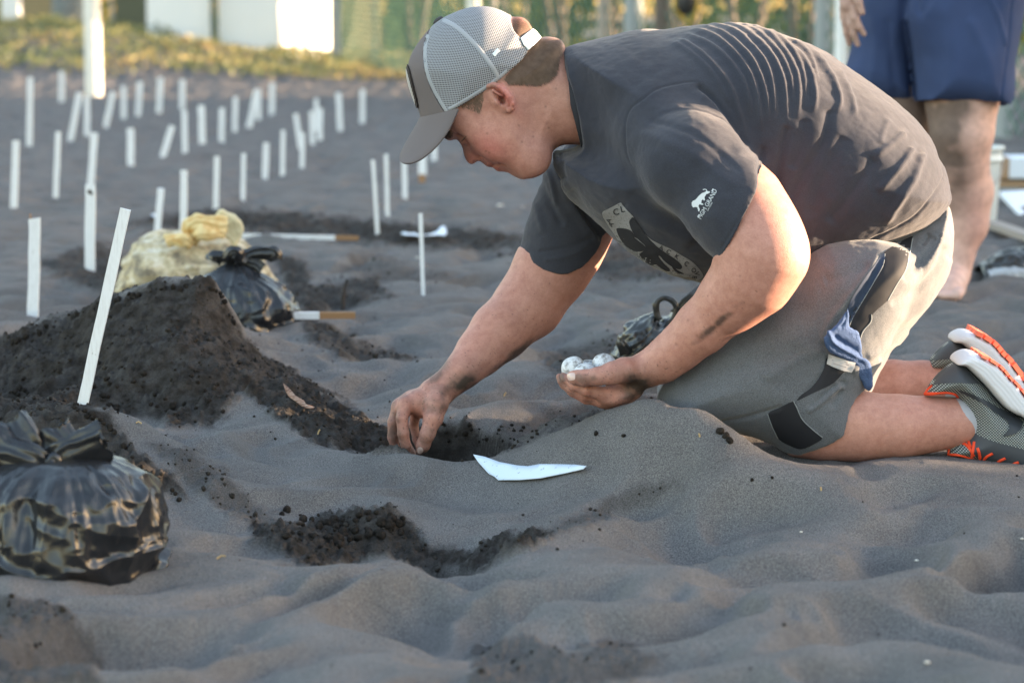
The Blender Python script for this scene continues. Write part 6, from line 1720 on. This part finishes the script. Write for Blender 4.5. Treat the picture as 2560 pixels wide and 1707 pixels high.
for X, Y, r in ((2492, 702, .014), (2515, 690, .016), (2540, 686, .018), (2570, 684, .018)):
    V3.ell(P(X, Y, 5.62), (.055, .035, r * .8), 0, .02)
vol_obj('silvery_lining', V3, m_sil, db, lambda v, n: .005 * (ridged(v, 50, 9) - .6))

# ------------------------------------------------------------------ FENCE, POSTS, BOARDS
m_grn = mat('green_metal', (.055, .10, .085), .5, .4); m_wood = mat('weathered_post', (.36, .32, .28), .85, .15); t = NT(m_wood)
mp = t.n('Mapping'); t.l(t.obj(), mp.inputs[0]); mp.inputs['Scale'].default_value = (1, 1, .1); t.base(t.ramp(t.noise(40, 3, .6, mp.outputs[0]), [(.3, (.24, .21, .18)), (.7, (.46, .42, .37))])); t.bump(t.noise(40, 3, .6, mp.outputs[0]), .5, .01)
m_board = mat('white_board', (.80, .82, .82), .8, .2); t = NT(m_board); t.base(t.ramp(t.noise(1.6, 3), [(.3, (.76, .78, .79)), (.7, (.84, .85, .85))]))
m_white_post = mat('whitewashed_post', (.78, .76, .70), .8, .2); t = NT(m_white_post); t.bump(t.noise(25, 3), .6, .01)
m_olive = mat('olive_board', (.14, .145, .10), .85, .15); m_tan = mat('tan_board', (.34, .28, .17), .85, .15); m_greyp = mat('grey_post', (.30, .33, .34), .8, .2); m_darkw = mat('dark_post', (.13, .11, .095), .85, .15)
def gx(X, y): return (X - 1280) * y / FPX
def post_obj(name, X, y, wpx, m, lb, cat='post', H=2.1, lean=0.0, depth=None, group=None, taper=1.0, round_=True, wz=None):
    x = gx(X, y); z0 = col_interp(x, y) - .25; W = wpx * y / FPX; n = 10 if round_ else 4
    V, F = [], []
    for i in range(9):
        s = i / 8; r = W * .5 * (1 + (taper - 1) * s) * (1 + .03 * random.uniform(-1, 1))
        for k in range(n):
            a = 2 * math.pi * (k + .5) / n; kk = 1 if round_ else 1.414
            V.append((lean * s * H + r * kk * math.cos(a), r * kk * math.sin(a), s * (H + .25)))
    for i in range(8):
        for k in range(n): F.append((i * n + k, i * n + (k + 1) % n, (i + 1) * n + (k + 1) % n, (i + 1) * n + k))
    F.append(tuple(8 * n + k for k in range(n)))
    o = link(name, py_mesh(name, V, F), m, None, round_); o.location = (x, y, z0); return tag(o, lb, cat, group)
post_obj('white_post', 240, 18.3, 42, m_white_post, 'thick whitewashed post standing in the sand among the far stakes', H=2.2)
def fence_y(X):
    k = (X - 1280) / FPX; s = (1.9 + k * 24) / (4.5 + k * 12.5); return 24 - 12.5 * s
FG = 'posts along the back fence'
post_obj('fence_post', 543, 24.0, 15, m_grn, 'dark green metal post between the two grey-white boards', group=FG)
post_obj('fence_post', 843, 24.1, 24, m_greyp, 'grey post at the right end of the bright white board', group=FG, round_=False)
post_obj('fence_post', 940, 23.0, 11, m_wood, 'thin brown post in front of the dark green netting', group=FG)
post_obj('fence_post', 41, 26.5, 42, m_board, 'pale wide post at the top left corner of the photo', group=FG, round_=False)
post_obj('fence_post', 218, 25.6, 22, m_wood, 'brown wooden post just left of the thick white post', group=FG)
post_obj('fence_post', 1185, fence_y(1185), 36, m_white_post, 'pale sunlit post directly above the cap', group=FG)
post_obj('fence_post', 1235, fence_y(1235), 16, m_wood, 'narrow sunlit post just right of the cap top', group=FG)
post_obj('fence_post', 1508, fence_y(1508), 34, m_wood, 'brown trunk-like post above the neck, sunlit on its right side', group=FG)
post_obj('fence_post', 1582, fence_y(1582), 48, m_greyp, 'wide pale grey post left of the dark post above the shoulder', group=FG)
post_obj('fence_post', 1655, fence_y(1655), 44, m_darkw, 'dark wooden post above the shoulder beside the wide grey one', group=FG)
post_obj('fence_post', 2052, fence_y(2052), 44, m_greyp, 'grey post left of the whitish post by the standing person\'s hand', group=FG)
post_obj('fence_post', 2100, fence_y(2100) - .4, 34, m_board, 'whitish post just behind the standing person\'s hand', group=FG, lean=-.01)
post_obj('fence_post', 2502, fence_y(2502), 46, m_greyp, 'pale grey leaning post right of the standing person\'s legs', group=FG, lean=.03)
st_ = post_obj('leaning_stick', 298, 25.0, 10, m_wood, 'thin lit stick leaning beside the thick white post', 'stick', H=1.6, lean=-.10)
tr = empty('tree_trunk', Vector((gx(175, 27), 27, .45)), 'blue-grey tree trunk flaring at its base behind the planted bank', 'tree')
V_, F_ = [], []
for i in range(12):
    s = i / 11; r = .11 + .09 * (1 - s) ** 2 
    for k in range(14): a = 2 * math.pi * k / 14; V_.append((gx(175, 27) + r * math.cos(a) * (1 + .1 * math.sin(3 * a)) + .12 * s, 27 + r * math.sin(a), .1 + s * 4.2))
for i in range(11):
    for k in range(14): F_.append((i * 14 + k, i * 14 + (k + 1) % 14, (i + 1) * 14 + (k + 1) % 14, (i + 1) * 14 + k))
m_bark = mat('grey_bark', (.20, .23, .24), .9, .1); t = NT(m_bark); t.bump(t.noise(12, 4), .8, .03)
link('trunk', py_mesh('trunk', V_, F_), m_bark, tr)
def board(name, X0, X1, y0, y1, Yb0, Yb1, m, lb, H=2.0, cat='board', group='boards fixed to the back fence'):
    a = Vector((gx(X0, y0), y0, P(X0, Yb0, y0).z - .12)); b = Vector((gx(X1, y1), y1, P(X1, Yb1, y1).z - .12)); t_ = Vector((0, .03, 0)); up = Vector((0, 0, H))
    V = [a, b, b + up, a + up, a + t_, b + t_, b + up + t_, a + up + t_]
    c = (a + b) / 2; o = link(name, py_mesh(name, [v - c for v in V], [(0, 1, 2, 3), (7, 6, 5, 4), (0, 4, 5, 1), (1, 5, 6, 2), (2, 6, 7, 3), (3, 7, 4, 0)]), m, None, False); o.location = c
    return tag(o, lb, cat, group)
board('fence_board', 375, 532, 24.1, 24.1, 96, 115, m_board, 'grey-white board left of the dark green fence post')
board('fence_board', 553, 702, 24.1, 24.1, 125, 136, m_board, 'grey-white board right of the dark green fence post')
board('fence_board', 704, 832, 24.1, 25.6, 138, 158, m_board, 'brightly sunlit white board at the right end of the row')
board('fence_board', 66, 160, 27.4, 27.4, 72, 72, m_tan, 'tan board behind the bank at the top left')
board('fence_board', 296, 374, 25.2, 25.2, 76, 84, m_olive, 'dull olive board between the white post and the white boards')
board('fence_board', 860, 955, 27.0, 27.4, 150, 150, m_olive, 'dull olive board seen through the netting beside the grey post')
for X, w, Y, lb in ((775, 14, 128, 'small brown block at the foot of the bright white board'), (800, 8, 134, 'smaller brown block beside it at the foot of the bright board')):
    y = 23.6; me = cuboid(Vector((0, 0, 0)), (w * y / FPX, .05, 22 * y / FPX)); o = link('wood_block', me, m_wood, None, False); o.location = (gx(X, y), y, P(X, Y + 10, y).z); tag(o, lb, 'block', 'blocks at the foot of the board')

# chain-link netting between the posts: every wire is real
def netting(name, A, B, z0f, H, pitch, lb, m):
    e = empty(name, A, lb, 'netting', 'chain-link netting of the back fence')
    d = (B - A); L = d.length; d = d / L; nrm = Vector((-d.y, d.x, 0)); V, F = [], []
    r = .0055
    def wire(p, q, off):
        t_ = (q - p).normalized(); s = t_.cross(nrm).normalized() * r; n_ = nrm * r; b0 = len(V)
        for c in (p, q):
            c = c + nrm * off
            V.extend([c + s, c - s * .5 + n_, c - s * .5 - n_])
        for k in range(3): F.append((b0 + k, b0 + (k + 1) % 3, b0 + 3 + (k + 1) % 3, b0 + 3 + k))
    k = -H
    while k < L:
        for sgn in (1, -1):
            s0, s1 = max(k, 0), min(k + H, L)
            if s1 - s0 < .02: continue
            za, zb = (s0 - k, s1 - k) if sgn > 0 else (H - (s0 - k), H - (s1 - k))
            wire(A + d * s0 + Vector((0, 0, za)), A + d * s1 + Vector((0, 0, zb)), .003 * sgn)
        k += pitch * 1.414
    o = link('wire_mesh', py_mesh('wire_mesh', V, F), m, e, False); o['kind'] = 'stuff'
    V_, F_ = tube_mesh([[A + Vector((0, 0, H)), B + Vector((0, 0, H))]], .02, 8); link('top_rail', py_mesh('top_rail', V_, F_), m, e)
m_net = mat('green_netting', (.07, .15, .11), .5, .4)
def gp(X, y): x = gx(X, y); return Vector((x, y, col_interp(x, y) + .02))
netting('chain_link_netting', gp(852, 24.1), gp(1185, fence_y(1185)), None, 1.9,   .075, 'green chain-link netting between the grey post and the cap', m_net)
netting('chain_link_netting', gp(1185, fence_y(1185)), gp(1582, fence_y(1582)), None, 1.9,   .075, 'green chain-link netting behind the neck and shoulder', m_net)
netting('chain_link_netting', gp(1582, fence_y(1582)), gp(2052, fence_y(2052)), None, 1.9,   .075, 'green chain-link netting above the kneeling person\'s back', m_net)
netting('chain_link_netting', gp(2052, fence_y(2052)), gp(2760, fence_y(2760)), None, 1.9,   .075, 'green chain-link netting behind the standing person', m_net)
# dark thing hung on the fence by a yellow rope
hy = fence_y(1715) - .2; he = empty('hanging_float', P(1715, 20, hy), 'dark round float hanging on the fence from a yellow rope', 'float')
bm = bmesh.new(); bmesh.ops.create_uvsphere(bm, u_segments=20, v_segments=14, radius=.06)
for v in bm.verts: v.co = Vector((v.co.x * 1.0, v.co.y, v.co.z * 1.5)) + P(1715, 5, hy)
me = bpy.data.meshes.new('float'); bm.to_mesh(me); bm.free(); link('float_body', me, mat('dark_float', (.03, .03, .032), .5, .3), he)
V_, F_ = tube_mesh([[P(1685, 20, hy), P(1705, 45, hy), P(1722, 62, hy), P(1738, 40, hy), P(1745, 5, hy), P(1735, -60, hy)], [P(1685, 20, hy), P(1690, -40, hy), P(1712, -90, hy), P(1735, -60, hy)]], .012, 6)
link('rope', py_mesh('rope', V_, F_), mat('yellow_rope', (.62, .42, .08), .7, .2), he)

# ------------------------------------------------------------------ PLANTS
def leaf_mat(name, cols, trans=.35):
    m = bpy.data.materials.new(name); m.use_nodes = True; nt = m.node_tree; b = nt.nodes['Principled BSDF']; out = nt.nodes['Material Output']
    at = nt.nodes.new('ShaderNodeAttribute'); at.attribute_name = 'leafc'
    r = nt.nodes.new('ShaderNodeValToRGB'); nt.links.new(at.outputs['Fac'], r.inputs[0]); e = r.color_ramp.elements
    while len(e) > 1: e.remove(e[-1])
    e[0].position = 0; e[0].color = (*cols[0], 1)
    for i, c in enumerate(cols[1:]): q = e.new((i + 1) / (len(cols) - 1)); q.color = (*c, 1)
    nt.links.new(r.outputs[0], b.inputs['Base Color']); b.inputs['Roughness'].default_value = .6; b.inputs['Specular IOR Level'].default_value = .25
    tr_ = nt.nodes.new('ShaderNodeBsdfTranslucent'); nt.links.new(r.outputs[0], tr_.inputs[0]); mx = nt.nodes.new('ShaderNodeMixShader'); mx.inputs[0].default_value = trans
    nt.links.new(b.outputs[0], mx.inputs[1]); nt.links.new(tr_.outputs[0], mx.inputs[2]); nt.links.new(mx.outputs[0], out.inputs[0]); return m
m_lf = leaf_mat('shrub_leaf', [(.07, .12, .05), (.13, .18, .06), (.27, .30, .08), (.45, .40, .10)], .5)
m_lf2 = leaf_mat('dark_leaf', [(.025, .065, .045), (.045, .10, .06), (.10, .15, .07)], .35)
m_gc = leaf_mat('bank_creeper', [(.09, .13, .07), (.16, .19, .09), (.30, .29, .13), (.38, .29, .14), (.27, .16, .11)], .3)
def leaves(centers, size, rg, flat=0.0):
    n = len(centers); a = rg.normal(size=(n, 3)); a[:, 2] *= (1 - flat); a /= np.linalg.norm(a, axis=1, keepdims=True)
    b = rg.normal(size=(n, 3)); b -= (b * a).sum(1, keepdims=True) * a; b /= np.linalg.norm(b, axis=1, keepdims=True)
    s = size * rg.uniform(.6, 1.3, (n, 1)); c = centers
    nn_ = np.cross(a, b) * s * .15
    V = np.stack([c - a * s, c + b * s * .42 + nn_, c + a * s, c - b * s * .42 + nn_], 1).reshape(-1, 3)
    return V, np.arange(n * 4).reshape(n, 4)
def shrub(name, x, y, z, rx, ry, rz, n, size, m, lb, cat, seed, group, stems=5):
    rg = np.random.default_rng(seed); e = empty(name, (x, y, z), lb, cat, group)
    k = max(6, int(n / 60)); cc = rg.normal(size=(k, 3)); cc /= np.linalg.norm(cc, axis=1, keepdims=True); cc *= rg.uniform(.35, 1.0, (k, 1)) ** .6
    w = rg.integers(0, k, n); p = cc[w] + rg.normal(size=(n, 3)) * .17; p[:, 2] = np.abs(p[:, 2] + .1) if rz > rx * .6 else p[:, 2]
    c = np.array((x, y, z + rz * .55)) + p * np.array((rx, ry, rz * .62)); c[:, 2] = np.maximum(c[:, 2], z + .02)
    V, F = leaves(c, size, rg); me = np_mesh('crown', V, F)
    lc = np.clip(rg.random(k)[w] * .7 + .3 * rg.random(n) , 0, 1); set_attr(me, 'leafc', np.repeat(lc, 4)); link('crown', me, m, e, False)
    paths = []
    for i in range(stems):
        a = rg.uniform(0, 6.28); paths.append([Vector((x + .06 * math.cos(a), y + .06 * math.sin(a), z - .05)), Vector((x + .3 * rx * math.cos(a), y + .3 * ry * math.sin(a), z + rz * .4)), Vector((x + .6 * rx * math.cos(a), y + .6 * ry * math.sin(a), z + rz * .95))])
    V_, F_ = tube_mesh(paths, [.035, .022, .008], 6); link('trunk', py_mesh('trunk', V_, F_), m_darkw, e)
PG = 'shrubs beyond the fence'
SHR = [ # X px, depth, rx, rz, n, material, label
 (-120, 30, 1.4, 2.6, 1500, m_lf, 'loose green shrub beyond the fence at the far left'),
 (110, 31, 1.0, 2.4, 1200, m_lf, 'green shrub rising behind the tan board'),
 (900, 27.5, .55, 1.9, 1200, m_lf2, 'dark shrub behind the netting right of the grey post'),
 (1030, 27, .8, 2.3, 1800, m_lf2, 'dark green shrub behind the netting left of the cap'),
 (1290, 26, .7, 2.2, 1500, m_lf, 'bright shrub above the back of the cap'),
 (1400, 25, .75, 2.4, 1700, m_lf, 'yellow-green sunlit shrub between cap and shoulder'),
 (1540, 24.5, .6, 2.0, 1200, m_lf2, 'dull green shrub behind the trunk-like post'),
 (1700, 23.5, .8, 2.4, 1800, m_lf, 'yellowish shrub behind the hanging float'),
 (1860, 23, .75, 2.2, 1700, m_lf, 'sunlit yellow-green shrub above the middle of the back'),
 (2000, 22, .6, 2.3, 1400, m_lf2, 'dark shrub left of the standing person'),
 (2180, 21.5, .8, 2.5, 1400, m_lf, 'green shrub behind the standing person'),
 (2440, 20.5, .8, 2.6, 1600, m_lf2, 'deep green shrub right of the standing person'),
 (2640, 19, .9, 2.6, 1400, m_lf, 'green shrub beyond the right edge of the fence'),
]
for i, (X, y, rx, rz, n, m, lb) in enumerate(SHR):
    x = gx(X, y); shrub('shrub', x, y, col_interp(x, y), rx, rx * .9, rz, n, .085, m, lb, 'shrub', 40 + i, PG)
# far belt of trees that reads as one mass
rg = np.random.default_rng(77); n = 26000
c = np.stack([rg.uniform(-26, 30, n), rg.uniform(33, 40, n), rg.uniform(.0, 5.5, n)], 1)
c[:, 2] *= .75 + .25 * np.sin(c[:, 0] * .9) * np.cos(c[:, 0] * .37)
V, F = leaves(c, .20, rg); me = np_mesh('tree_belt', V, F); set_attr(me, 'leafc', np.repeat(np.clip(.5 + .5 * noise3(c, .8, 3) + .25 * rg.random(n) - .1, 0, 1), 4))
tag(link('tree_belt', me, m_lf, None, False), 'soft mass of green trees far behind the fence', 'trees', kind='stuff')
# creeper and grass on the bank
n = 26000; bxx = rg.uniform(-9, 1.2, n); byy = rg.uniform(19.6, 27.5, n) + np.where(bxx > -1.5, 1.5, 0)
edge = 21.2 + .7 * noise2(bxx * .8, bxx * 0 + 3, 4) - .5 * sstep(-2, -5, bxx); k_ = (byy > edge - .4 * rg.random(n)); bxx, byy = bxx[k_], byy[k_]
bz = np.array([col_interp(a, b) for a, b in zip(bxx, byy)]); patch = noise2(bxx * 1.7, byy * 1.1, 9)
hh = .03 + .10 * np.clip(patch + .5, 0, 1) * rg.random(len(bxx))
c = np.stack([bxx, byy, bz + hh], 1); V, F = leaves(c, .035, rg); me = np_mesh('bank_creeper', V, F)
set_attr(me, 'leafc', np.repeat(np.clip(.35 + .45 * noise2(bxx * 1.3 + 5, byy * 1.5, 12) + .3 * rg.random(len(bxx)) - .05, 0, 1), 4))
tag(link('bank_creeper', me, m_gc, None, False), 'low yellow and green creeper covering the bank', 'ground cover', kind='stuff')
# leafy blocker added out of view at the right; its profile shapes the shade
def blocker_top(y):
    h = 1.75 + .10 * math.sin(y * 2.1) + .07 * math.sin(y * 5.3 + 1)
    h += -.86 * math.exp(-((y - 4.50) / .50) ** 4)  # notch cut to let the low sun onto the kneeling person
    h += -.30 * math.exp(-((y - 6.35) / .4) ** 2)
    h += -.18 * sstep(15.5, 18, y)
    return h
V_, F_ = [], []; hy_ = np.arange(-3, 19.5, .06); XH = 8.0
for y in hy_:
    h = blocker_top(float(y)) - .05 + .02 * random.uniform(-1, 1)
    V_ += [(XH - .35, y, -.2), (XH - .3, y, h * .7), (XH - .1, y, h), (XH + .12, y, h), (XH + .35, y, h * .7), (XH + .4, y, -.2)]
for i in range(len(hy_) - 1):
    for k in range(5): F_.append((i * 6 + k, i * 6 + k + 1, i * 6 + k + 7, i * 6 + k + 6))
F_.append((0, 1, 2, 3, 4, 5)); F_.append(tuple(len(V_) - 6 + k for k in (5, 4, 3, 2, 1, 0)))
he = empty('shade_blocker', (XH, 8, 0), 'unseen leafy screen added at the right to cast shade on the sand', 'shade_blocker')
link('blocker_core', py_mesh('blocker_core', V_, F_), m_lf2, he, False)
n = 15000; yy = rg.uniform(-3, 19.3, n); xx = XH + rg.uniform(-.45, .45, n); tp = np.array([blocker_top(float(a)) for a in yy]); zz = np.where(rg.random(n) < .4, tp + rg.uniform(-.08, .05, n), rg.uniform(0, 1, n) * tp)
V, F = leaves(np.stack([xx, yy, zz], 1), .05, rg); me = np_mesh('blocker_leaves', V, F); set_attr(me, 'leafc', np.repeat(rg.random(n), 4)); link('blocker_leaves', me, m_lf2, he, False)
